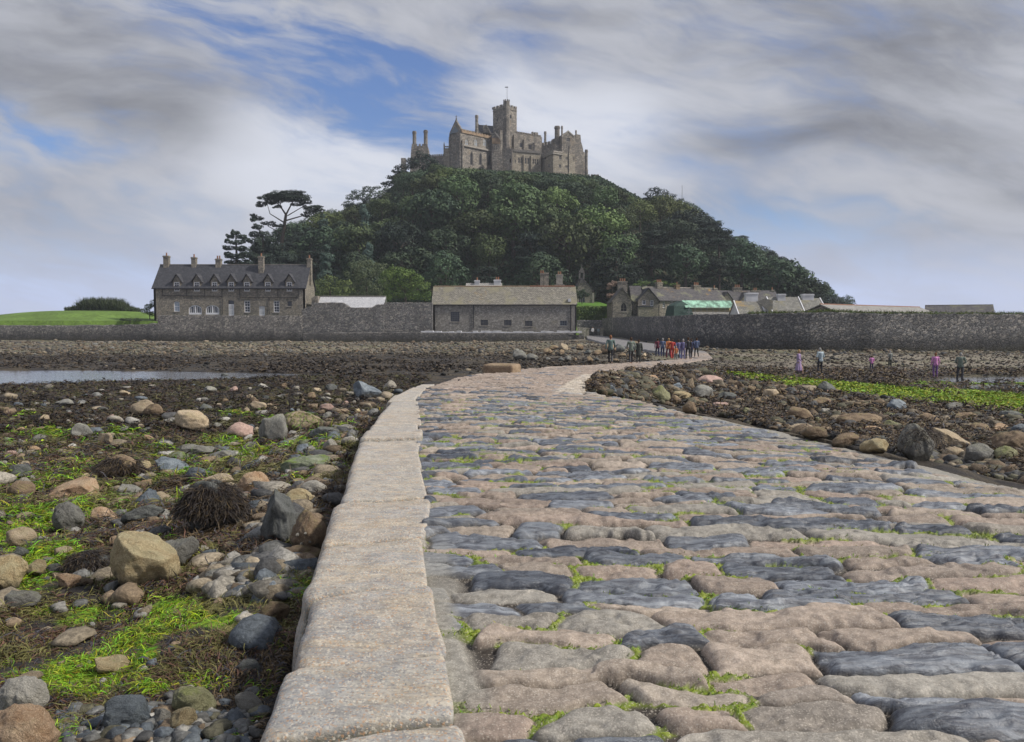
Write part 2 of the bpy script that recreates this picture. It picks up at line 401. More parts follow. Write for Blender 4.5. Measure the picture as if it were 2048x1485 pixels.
def warp(X, Y):
    wy = Y+.035*X+.11*(fbm(X/1.6, Y/1.6, 31, 2)-.5)+.085*(vn(X/.33, Y/.33, 33)-.5)+.035*(vn(X/.11, Y/.11, 34)-.5)+.016*(vn(X/.045, Y/.045, 37)-.5)
    wx = X-Lx(Y)+.10*(vn(X/.4, Y/.3, 35)-.5)+.03*(vn(X/.1, Y/.1, 36)-.5)
    return wx, wy
def rowb(i, x): return row_b[i]+.08*(vn(x/.42, i*7.31+.5, 38)-.5)
def cells(X, Y):
    wx, wy = warp(X, Y)
    i = np.clip(np.searchsorted(row_b, wy)-1, 0, NR-1)
    i = np.where(wy < rowb(i, X), i-1, np.where(wy >= rowb(np.minimum(i+1, NR), X), i+1, i)); i = np.clip(i, 0, NR-1)
    sk = (wy-row_c[i])
    j = np.zeros(len(X), int)
    for k in range(NS-1): j += (wx > xb[i, k]+skew[i, k]*sk)
    j = np.clip(j, 0, NS-1)
    x1 = xb[i, j]+skew[i, j]*sk; jm = np.maximum(j-1, 0)
    x0 = np.where(j > 0, xb[i, jm]+skew[i, jm]*sk, x1-.5)
    return wx, wy, i, j, x0, x1
for px, py in [(1300, 1170), (1000, 1200), (1600, 1222), (1750, 1345), (1500, 1108), (1850, 1100), (1980, 1237), (1970, 1425), (1120, 1100), (1780, 1165), (950, 1105)]:
    X, Y = (lambda g: (g[0], g[1]))(ground_pt(px, py, True))
    _, _, i, j, _, _ = cells(np.array([X]), np.array([Y])); is_sl[i[0], j[0]] = 1
for px, py in [(1300, 1390), (1150, 1400), (1100, 1330), (1700, 1430), (1400, 1320), (1600, 1400), (1200, 1460), (1500, 1265), (1800, 1265), (1150, 1250), (1950, 1150), (1800, 1215), (1300, 1215), (1500, 1440), (1900, 1380), (1030, 1260)]:
    X, Y = (lambda g: (g[0], g[1]))(ground_pt(px, py, True))
    _, _, i, j, _, _ = cells(np.array([X]), np.array([Y])); is_sl[i[0], j[0]] = 0

def road_surface(X, Y):
    n = len(X); Z = np.zeros(n); colr = np.zeros((n, 4)); kindA = np.zeros(n)
    CH = 150000
    for s in range(0, n, CH):
        x = X[s:s+CH]; y = Y[s:s+CH]
        wx, wy, i, j, x0, x1 = cells(x, y)
        ib = np.minimum(i+1, NR)
        dy = np.minimum(wy-rowb(i, x), rowb(ib, x)-wy); dx = np.minimum(wx-x0, x1-wx)
        sl = is_sl[i, j]; t1 = tone[i, j]; t2 = tone2[i, j]
        gap = .0035+.011*vn(x/.5, y/.4, 41)**2+.0007*np.clip(y-3, 0, 12)
        rad = .018+.036*t2*vn(x/.2, y/.2, 40)+.004
        ty = np.clip((dy-gap)/rad, 0, 1); tx = np.clip((dx-gap)/(rad*2.1), 0, 1)
        e = 1-np.sqrt((1-tx)**2+(1-ty)**2); e = np.clip(e, 0, 1); prof = np.sqrt(np.clip(1-(1-e)**2.4, 0, 1))
        xc = .5*(x0+x1); yc = row_c[i]
        h = prof*(.050+lift[i, j])+prof*(tiltx[i, j]*(wx-xc)+tilty[i, j]*(wy-yc))
        crown = -.35*(wy-yc)**2
        h += prof*crown; h -= prof*.014*sstep(.55, .75, fbm(x/.13, y/.1, 57, 3))
        gran = .012*(fbm(x/.07, y/.05, 43, 4)-.5)+.016*(vn(x/.2, y/.13, 44)-.5)-.010*sstep(.6, .8, vn(x/.12, y/.07, 39))
        rid = 1-np.abs(2*vn(x/.22+wy*2, wy/.028, 45)-1)
        slat = .020*(rid-.5)+.018*(fbm(x/.12, y/.04, 46, 4)-.5)+.024*(vn(x/.3, y/.07, 47)-.5)
        h += prof*(gran*(1-sl)+slat*sl)
        # gaps: moss and grit, pale mortar by the kerb
        lx = x-Lx(y); rx_ = Rx(y)-x
        gfl = .004+.010*vn(x/.03, y/.03, 48)
        mossm = sstep(.48, .6, fbm(x/.35, y/.22, 49, 4))*sstep(24, 9, y)
        mossf = mossm*(1-sstep(.25, .6, prof))
        mort = sstep(.17, .09, lx+.09*(vn(x/.2, y/.25, 50)-.5))*sstep(5., 3.0, y)*sstep(.25, .6, vn(x/.5+7, y/.45, 51)+.25)
        mort = np.maximum(mort, .0*mort); mort = np.maximum(mort, sstep(.16, .1, rx_+.16*(vn(x/.3, y/.4, 52)-.5))*sstep(5, 7, y)*sstep(16, 12, y))
        floor = gfl+.022*mossf+.040*mort
        zz = np.maximum(h, floor)
        zz = h*(1-mort)+mort*np.maximum(.035+.004*vn(x/.02, y/.02, 53), h*.3)
        zz = np.maximum(zz, gfl+.024*mossf*vn(x/.012, y/.012, 54)+.01*mossf)
        Z[s:s+CH] = zroad(x, y)-.045+zz
        pink = np.array([.335, .262, .215]); tan = np.array([.355, .305, .25]); gry = np.array([.315, .3, .265])
        c = pink[None]*(1-t1)[:, None]+tan[None]*t1[:, None]
        g = sstep(.62, .85, t2)[:, None]; c = c*(1-g)+gry[None]*g
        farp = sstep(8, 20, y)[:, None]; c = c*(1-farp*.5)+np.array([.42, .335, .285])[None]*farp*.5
        slc = np.array([.075, .082, .096])[None]*(1-t1)[:, None]+np.array([.21, .22, .235])[None]*t1[:, None]
        c = c*(1-sl)[:, None]+slc*sl[:, None]
        c = c*((.74+.5*fbm(x/.5, y/.3, 55, 4))*(.82+.36*tone[i, (j+5) % NS]))[:, None]
        eds = (sstep(.75, .6, rx_)*sstep(17, 18.5, y)*sstep(33, 30, y)*(.7+.3*vn(x/.4, y/.7, 58)))[:, None]; c = c*(1-eds)+np.array([.6, .54, .45])[None]*eds
        gp = (1-sstep(.1, .65, prof))[:, None]
        c = c*(1-gp)+np.array([.035, .03, .024])[None]*gp
        m3 = mort[:, None]; c = c*(1-m3)+np.array([.30, .29, .255])[None]*m3
        mm = (sstep(.2, .7, mossf)*(1-mort*.8))[:, None]
        mg = np.array([.13, .2, .02])[None]+np.array([.12, .12, .0])[None]*vn(x/.03, y/.03, 56)[:, None]
        c = c*(1-mm)+mg*mm
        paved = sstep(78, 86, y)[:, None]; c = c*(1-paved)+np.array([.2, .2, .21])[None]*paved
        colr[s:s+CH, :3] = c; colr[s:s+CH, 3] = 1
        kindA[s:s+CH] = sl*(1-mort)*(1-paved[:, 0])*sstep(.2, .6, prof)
    return Z, colr, kindA
def grid_faces(nr, ncol):
    i = np.arange(nr-1)[:, None]*ncol; j = np.arange(ncol-1)[None]
    a = (i+j).ravel(); return np.stack([a, a+1, a+ncol+1, a+ncol], 1)
def ysteps(y0, y1, k=2500., mn=.004, mx=.03):
    out = [y0]
    while out[-1] < y1: out.append(out[-1]+min(mx, max(mn, out[-1]**2/k)))
    out[-1] = y1; return np.array(out)
AV = []; AF = []; AC = []; AK = []; base = 0
for y0, y1, nc, mx in ((1.3, 4.6, 560, .03), (4.6, 13., 360, .03), (13., 60., 150, .036), (60., 168., 40, .25)):
    ys = ysteps(y0, y1, 2300. if y0 < 10 else 1e9, .0045 if y0 < 10 else mx, mx)
    u = np.linspace(0, 1, nc)
    if y0 < 2:      # only as wide as the ground close to the lens can be seen, with a margin
        L = Lx(ys)-.02; R = np.minimum(Rx(ys)+.02, 4.3)
    else: L = Lx(ys)-.02; R = Rx(ys)+.02
    X = L[:, None]+(R-L)[:, None]*u[None]; Y = np.repeat(ys[:, None], nc, 1)
    Z, c, kk = road_surface(X.ravel(), Y.ravel())
    # a skirt column on each side closes the flank of the causeway
    X2 = np.concatenate([X[:, :1]-.02, X, X[:, -1:]+.1], 1); Y2 = np.concatenate([Y[:, :1], Y, Y[:, -1:]], 1)
    Zg = Z.reshape(X.shape); Z2 = np.concatenate([Zg[:, :1]-.9, Zg, Zg[:, -1:]-.8], 1)
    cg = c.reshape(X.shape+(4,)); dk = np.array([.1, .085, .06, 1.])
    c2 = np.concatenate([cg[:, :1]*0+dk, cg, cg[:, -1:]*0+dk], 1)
    kg = kk.reshape(X.shape); k2 = np.concatenate([kg[:, :1]*0, kg, kg[:, -1:]*0], 1)
    AV.append(np.stack([X2.ravel(), Y2.ravel(), Z2.ravel()], 1)); AF.append(grid_faces(len(ys), nc+2)+base); base += X2.size
    AC.append(c2.reshape(-1, 4)); AK.append(k2.ravel())
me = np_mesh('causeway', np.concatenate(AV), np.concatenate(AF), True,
             {'stone': ('POINT', 'FLOAT_COLOR', np.concatenate(AC)), 'slate': ('POINT', 'FLOAT', np.concatenate(AK))})
m, nt, b = newmat('causeway_setts'); P = worldpos(nt)
a = nt.nodes.new('ShaderNodeAttribute'); a.attribute_name = 'stone'
sl = nt.nodes.new('ShaderNodeAttribute'); sl.attribute_name = 'slate'
f1 = noise(nt, P, 160., 4, .8); f2 = noise(nt, P, 28., 5, .65); vs = voro(nt, P, 230.)
vsr = nd(nt, 'ShaderNodeSeparateColor', {0: vs.outputs['Color']}).outputs[0]
st = noise(nt, stretch(nt, P, (6, 42, 20)), 1., 5, .7, .6)
c = mix(nt, .7, a.outputs['Color'], mix(nt, ramp(nt, f2, .3, .7), (.6, .58, .55), (1.35, 1.33, 1.32)), 'MULTIPLY')
c = mix(nt, ramp(nt, f1, .35, .6, .4, 0.), c, (.1, .075, .06))
c = mix(nt, ramp(nt, vsr, .82, .95, 0., .4), c, (.62, .56, .48))
cs = mix(nt, ramp(nt, st, .35, .65), mix(nt, 1., a.outputs['Color'], (.5, .5, .55), 'MULTIPLY'), mix(nt, 1., a.outputs['Color'], (1.5, 1.55, 1.6), 'MULTIPLY'))
c = mix(nt, sl.outputs['Fac'], c, cs)
nt.links.new(c, b.inputs['Base Color'])
rg = mth(nt, 'MULTIPLY_ADD', sl.outputs['Fac'], -.40, .70)
nt.links.new(mth(nt, 'ADD', rg, mth(nt, 'MULTIPLY_ADD', f2, .3, -.15)), b.inputs['Roughness'])
b.inputs['Specular IOR Level'].default_value = .45
hh = mth(nt, 'ADD', mth(nt, 'MULTIPLY', f1, .35), mth(nt, 'ADD', f2, mth(nt, 'MULTIPLY', st, sl.outputs['Fac'])))
nt.links.new(bump(nt, hh, .75, .008), b.inputs['Normal'])
road = add('causeway', me, m); tag(road, kind='structure')

# ---- kerb
kj = [1600, 1480, 1335, 1188, 1086, 1005, 940, 884, 868, 850, 826, 806, 793, 783, 776]
kjY = np.array([0.9]+[solve(lambda x, y: zc0(y), 860, p) for p in kj[1:]]+[30.])
ys = ysteps(1.2, 21.5, 2500., .005, .03)
nv = 90
vv = np.concatenate([np.linspace(-.12, 0, 8)[:-1], np.linspace(0, 1, 56), np.linspace(1, 1.9, 28)[1:]])   # <0 inner flank, 0..1 top, >1 outer flank
si = np.searchsorted(kjY, ys)-1
rk = np.random.default_rng(9); koff = rk.normal(0, .014, 40); kz = rk.normal(0, .013, 40); kin = rk.uniform(-.035, .035, 40); ktone = rk.uniform(0, 1, 40)
XI = Lx(ys); XO = np.interp(ys, Ok[0], Ok[1])
V = np.zeros((len(ys), len(vv), 3)); KC = np.zeros((len(ys), len(vv), 4)); KC[..., 3] = 1
Yg = np.repeat(ys[:, None], len(vv), 1); Vg = np.repeat(vv[None], len(ys), 0)
t = np.clip(Vg, 0, 1)
slant = (t-.5)*.10*(1+0*Yg)
sidx = np.clip(np.searchsorted(kjY, (Yg+slant*1.5).ravel())-1, 0, 39).reshape(Yg.shape)
jd = np.min(np.abs((Yg+slant*1.5)[..., None]-kjY[None, None]), -1)
groove = np.exp(-(jd/(.010+Yg*.0018))**2)*(.7+.3*((sidx*7) % 3 > 0))
rnd = np.clip(1-jd/.09, 0, 1)**2
XIg = XI[:, None]+kin[sidx]; XOg = XO[:, None]-koff[sidx]*1.5
width = XIg-XOg
Xg = XIg-t*width
Xg += rnd*(.02*(t > .9)-.012*(t < .1))
outer = np.clip((Vg-1)/.9, 0, 1); inner = np.clip(-Vg/.12, 0, 1)
er = np.clip((1-t)*width/.065, 0, 1); ri = np.clip(t*width/.03, 0, 1)
ez = -.05*(1-np.sqrt(1-(1-er)**2))-.012*(1-np.sqrt(1-(1-ri)**2))
Zg = zc0(Yg)+.026+kz[sidx]+ez-.03*groove-.012*rnd-.6*outer-.1*inner
Xg = Xg-outer*.05-.03*np.sin(outer*pi)+inner*.004
Zg += (Vg > 0)*(Vg < 1)*(.018*(fbm(Xg/.11, Yg/.024, 61, 4)-.5)+.026*(fbm(Xg/.4, Yg/.25, 62, 4)-.5))
Xg += (Vg > .97)*.035*(fbm(Zg/.12+4, Yg/.16, 63, 3)-.5)
V[..., 0] = Xg; V[..., 1] = Yg; V[..., 2] = Zg
tn = ktone[sidx][..., None]
cc = np.array([.45, .44, .40])*(1-tn)+np.array([.43, .395, .345])*tn
warm = sstep(.45, .7, fbm(Xg/.25, Yg/.08, 64))[..., None]; cc = cc*(1-warm*.35)+np.array([.56, .45, .3])*warm*.35
cool = sstep(.5, .72, fbm(Xg/.3, Yg/.1, 65))[..., None]; cc = cc*(1-cool*.6)+np.array([.36, .37, .38])*cool*.6
mg_ = (sstep(.0, .5, inner)*sstep(.42, .55, fbm(Xg*0+Yg/.3, Yg/.3, 66, 3)))[..., None]; cc = cc*(1-mg_)+np.array([.15, .22, .03])*mg_
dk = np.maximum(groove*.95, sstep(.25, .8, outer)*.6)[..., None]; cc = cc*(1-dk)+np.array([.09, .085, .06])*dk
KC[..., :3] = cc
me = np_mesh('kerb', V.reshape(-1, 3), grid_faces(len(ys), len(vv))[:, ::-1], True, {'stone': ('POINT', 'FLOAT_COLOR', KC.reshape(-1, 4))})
m, nt, b = newmat('kerb_granite'); P = worldpos(nt)
a = nt.nodes.new('ShaderNodeAttribute'); a.attribute_name = 'stone'
vs = voro(nt, P, 150.); sc3 = nd(nt, 'ShaderNodeSeparateColor', {0: vs.outputs['Color']})
f1 = noise(nt, P, 90., 5, .75); st = noise(nt, stretch(nt, P, (9, 55, 30)), 1., 5, .7, .4)
c = mix(nt, .6, a.outputs['Color'], mix(nt, ramp(nt, st, .3, .7), (.72, .72, .74), (1.25, 1.24, 1.2)), 'MULTIPLY')
c = mix(nt, .7, c, mix(nt, ramp(nt, noise(nt, P, 9., 6, .75), .3, .7), (.62, .62, .63), (1.3, 1.28, 1.25)), 'MULTIPLY')
c = mix(nt, ramp(nt, sc3.outputs[0], .72, .9, 0, .55), c, (.2, .2, .22)); c = mix(nt, ramp(nt, sc3.outputs[1], .78, .92, 0, .55), c, (.72, .66, .55))
c = mix(nt, ramp(nt, sc3.outputs[2], .8, .95, 0, .5), c, (.55, .3, .14))
nt.links.new(c, b.inputs['Base Color']); b.inputs['Roughness'].default_value = .75
nt.links.new(bump(nt, mth(nt, 'ADD', f1, mth(nt, 'MULTIPLY', st, 1.5)), .8, .009), b.inputs['Normal'])
kerb = add('kerb', me, m); tag(kerb, kind='structure')

# ---- beach: one sheet fanning out from the shore where the camera stands
def ellipses_mask(px, py, L, ns=0.):
    r = np.zeros(np.shape(px))
    for cx, cy, rx, ry in L:
        d = ((px-cx)/rx)**2+((py-cy)/ry)**2; r = np.maximum(r, np.clip(1.5-d, 0, 1))
    return r
ALG = [(40, 1085, 70, 38), (110, 1130, 80, 30), (60, 1160, 60, 25), (130, 1345, 110, 28), (440, 1370, 60, 20), (310, 1385, 40, 10), (300, 1215, 80, 14), (430, 1240, 80, 16), (560, 1330, 50, 30),
       (490, 908, 60, 12), (375, 965, 60, 12), (225, 1010, 35, 10), (240, 868, 60, 12), (110, 868, 100, 12), (50, 832, 25, 6), (660, 938, 40, 9), (530, 1150, 50, 8), (610, 1190, 60, 14), (480, 830, 40, 6),
       (340, 1010, 50, 8), (560, 845, 40, 7), (600, 855, 40, 8), (640, 900, 40, 6), (180, 935, 40, 8), (30, 1000, 40, 8), (330, 905, 60, 8), (450, 885, 50, 8), (250, 1230, 90, 20), (600, 950, 30, 30), (690, 1200, 40, 30)]
def algae_mask(X, Y, Z):
    px, py = project(X, Y, Z)
    br = sstep(.36, .6, fbm(X/.32+3, Y/.32, 91, 4)); 
    a = ellipses_mask(px, py, ALG)*br
    a = np.maximum(a, (.8*sstep(.62, .74, fbm(X/.9+9, Y/.9, 92, 4))+.35*sstep(.5, .62, fbm(X/.25+9, Y/.25, 96, 4))*sstep(.45, .6, fbm(X/1.5, Y/1.5, 97)))*(X < -1)*sstep(22, 10, Y))
    xs = [1400, 1480, 1600, 1800, 2048, 2300]; c = np.interp(px, xs, [743, 752, 767, 788, 806, 820]); hw = np.interp(px, xs, [0, 6, 11, 16, 20, 24])
    d = np.abs(py-c-7*(fbm(X/2.5, Y/2.5, 93)-.5))/np.maximum(hw, .1)
    s = sstep(1.15, .7, d)*(px > 1400)*sstep(.32, .46, fbm(X/.9, Y/1.2, 94, 5)+.02*hw*.5)
    d2 = np.abs(py-np.interp(px, [1780, 2048, 2200], [765, 768, 768]))/3.5
    s = np.maximum(s, .9*sstep(1.1, .7, d2)*(px > 1800)*sstep(.35, .5, fbm(X/1.2, Y/1.2, 95)))
    d3 = ellipses_mask(px, py, [(1960, 832, 60, 10), (2030, 825, 50, 8), (1230, 800, 25, 5), (1280, 793, 15, 5), (1500, 800, 30, 5)])*br
    return np.maximum(a, np.maximum(s*1., d3*.7))
ths = np.linspace(radians(-62), radians(62), 760); nb = 720
rs = 1.2*(230/1.2)**(np.linspace(0, 1, nb))
TT, RR = np.meshgrid(ths, rs); X = np.tan(TT)*RR; Y = RR
# fan in constant depth rows so near detail stays fine
Xf = X.ravel(); Yf = Y.ravel(); Zf = zbeach(Xf, Yf)
px, py = project(Xf, Yf, Zf)
alg = algae_mask(Xf, Yf, Zf)
sh1 = sstep(.4, .6, fbm(Xf/.8, Yf/.8, 101, 5))
shing = np.maximum(sstep(78, 98, Yf), sstep(45, 60, Yf)*sstep(-10, 25, Xf))
bands = sstep(.4, .62, fbm(Xf/14, Yf/5, 102, 4))
dark = np.array([.034, .03, .028]); brn = np.array([.07, .056, .038]); tan = np.array([.23, .2, .155]); gg = np.array([.17, .30, .02])
c = dark[None]*(1-sh1)[:, None]+brn[None]*sh1[:, None]
s2 = (shing*(.35+.65*bands)*sstep(.3, .6, fbm(Xf/.7, Yf/1.2, 103, 3)+.12))[:, None]; c = c*(1-s2)+tan[None]*s2
gfar = (sstep(.5, .64, fbm(Xf/5, Yf/3, 104))*shing*.35)[:, None]; c = c*(1-gfar)+np.array([.14, .15, .06])[None]*gfar
gs = sstep(.1, .6, alg)[:, None]; c = c*(1-gs)+gg[None]*gs
grs = ((px > 1330)*(px < 1600)*sstep(6, 2, np.abs(py-742)))[:, None]*.6; c = c*(1-grs)+np.array([.2, .22, .2])[None]*grs
BC = np.ones((len(Xf), 4)); BC[:, :3] = c
me = np_mesh('beach', np.stack([Xf, Yf, Zf], 1), grid_faces(nb, len(ths)), True, {'ground': ('POINT', 'FLOAT_COLOR', BC)})
o = add('beach', me, attrmat('beach_ground', 'ground', .8, 30., .65, .03)); tag(o, kind='structure')
# shallow water left by the tide
m, nt, b = newmat('tide_water'); P = worldpos(nt)
b.inputs['Base Color'].default_value = (.86, .91, .98, 1); b.inputs['Roughness'].default_value = .06; b.inputs['Metallic'].default_value = .95
nt.links.new(bump(nt, noise(nt, stretch(nt, P, (.6, 2, 1)), 1.5, 4), .75, .05), b.inputs['Normal'])
mb = MB(); mb.poly([(-75, 41, _POOLZ), (-9, 41, _POOLZ), (-9, 60, _POOLZ), (-75, 60, _POOLZ)]); o = mb.build('tide_pool_water', m); tag(o, kind='structure')
mb = MB(); mb.poly([(20, 38, _POOLZ), (60, 38, _POOLZ), (60, 53, _POOLZ), (20, 53, _POOLZ)]); o = mb.build('tide_pool_water', m); tag(o, kind='structure')
M['sea'] = m
def ring(name, z, mat, r0, r1, n=64):
    V = []; Fs = []
    for r in (r0, r1):
        for i in range(n): V.append((r*cos(2*pi*i/n), 120+r*sin(2*pi*i/n), z))
    for i in range(n): j = (i+1) % n; Fs.append((i, j, n+j, n+i))
    return np_mesh(name, V, Fs, False)
o = add('sea', ring('sea', -2.75, m, 2., 9000.), m); tag(o, kind='structure')
# ------------------------------------------------------------------ rocks
import bmesh
_ico = {}
def ico(sub):
    if sub not in _ico:
        bm = bmesh.new(); bmesh.ops.create_icosphere(bm, subdivisions=sub, radius=1.)
        _ico[sub] = (np.array([v.co[:] for v in bm.verts]), np.array([[v.index for v in f.verts] for f in bm.faces])); bm.free()
    return _ico[sub]
def rock_verts(seed, sub, ang=.5, rough=.07, cuts=()):
    r = np.random.default_rng(seed); V, Fc = ico(sub); V = V.copy()
    n = int(5+ang*9)
    for k in range(n):
        d = r.normal(size=3); d /= np.linalg.norm(d)
        h = r.uniform(.84-.42*ang, .97-.22*ang); q = V@d; over = np.maximum(q-h, 0)
        V -= over[:, None]*d[None]*(.75+.22*ang)
    for d, h in cuts:
        d = np.array(d, float); d /= np.linalg.norm(d); q = V@d; V -= np.maximum(q-h, 0)[:, None]*d[None]*.95
    nn = np.linalg.norm(V, axis=1, keepdims=True)+1e-9; N = V/nn
    V += N*(.34*(vn3(V*1.1+seed, 3)-.5)+.14*(vn3(V*2.6+seed, 5)-.5)+rough*(vn3(V*6.+seed, 7)-.5)+rough*.45*(vn3(V*15.+seed, 9)-.5))[:, None]
    V /= np.abs(V).max(0)[None]
    return V, Fc
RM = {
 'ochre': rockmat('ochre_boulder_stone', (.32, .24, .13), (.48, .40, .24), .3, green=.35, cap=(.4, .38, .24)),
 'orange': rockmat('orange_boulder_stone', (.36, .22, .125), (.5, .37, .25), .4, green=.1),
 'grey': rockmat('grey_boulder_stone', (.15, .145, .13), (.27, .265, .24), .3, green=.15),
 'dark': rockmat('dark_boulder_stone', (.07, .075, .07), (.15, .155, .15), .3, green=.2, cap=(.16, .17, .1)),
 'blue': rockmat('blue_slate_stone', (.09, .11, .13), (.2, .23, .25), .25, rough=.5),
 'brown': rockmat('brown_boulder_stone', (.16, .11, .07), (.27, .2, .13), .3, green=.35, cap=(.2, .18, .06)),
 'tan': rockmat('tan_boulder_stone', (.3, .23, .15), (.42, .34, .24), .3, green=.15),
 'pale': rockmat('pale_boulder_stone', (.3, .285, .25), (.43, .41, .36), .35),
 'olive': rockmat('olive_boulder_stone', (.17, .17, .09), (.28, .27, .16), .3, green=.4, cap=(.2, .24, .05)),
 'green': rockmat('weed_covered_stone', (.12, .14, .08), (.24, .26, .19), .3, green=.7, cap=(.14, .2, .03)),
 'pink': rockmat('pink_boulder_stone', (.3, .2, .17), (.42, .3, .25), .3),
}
ROBJ = {}
ROCKS = []      # (px, py, label noun, x, y)
def place_rock(cx, by, w, h, col, ang, label, short=None, seed=None, tilt=0., group=None, name='boulder', sub=None, me=None, depth=.75, cuts=()):
    seed = seed if seed is not None else len(ROCKS)*13+7
    X, Y, Z = ground_pt(cx, by)
    W = w*Y/F; dp = W*depth; Y2 = Y+dp*.35; X = float(ray(cx, by)[0]*Y2)
    H = h*Y2/F*1.12/cos(TH)
    Hv = max(H - .0, .35*W*.5)
    o_me = me
    if o_me is None:
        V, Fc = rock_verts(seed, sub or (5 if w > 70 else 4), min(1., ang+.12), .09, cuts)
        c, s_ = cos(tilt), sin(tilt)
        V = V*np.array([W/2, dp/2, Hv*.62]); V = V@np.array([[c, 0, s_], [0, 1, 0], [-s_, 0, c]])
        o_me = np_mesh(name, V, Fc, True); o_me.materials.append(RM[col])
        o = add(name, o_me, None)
    else:
        o = bpy.data.objects.new(name, o_me); COL.objects.link(o)
        o.scale = (W/2, dp/2, Hv*.62); o.rotation_euler = (0, tilt, 0)
    zb = float(zbeach(X, Y2, False)); o.location = (X, Y2, zb+Hv*.40)
    tag(o, label, 'rock', group)
    ROCKS.append((cx, by-h*.4, short, X, Y2, w, h)); ROBJ[short] = o; ORG[o.name] = Vector(o.location); return o
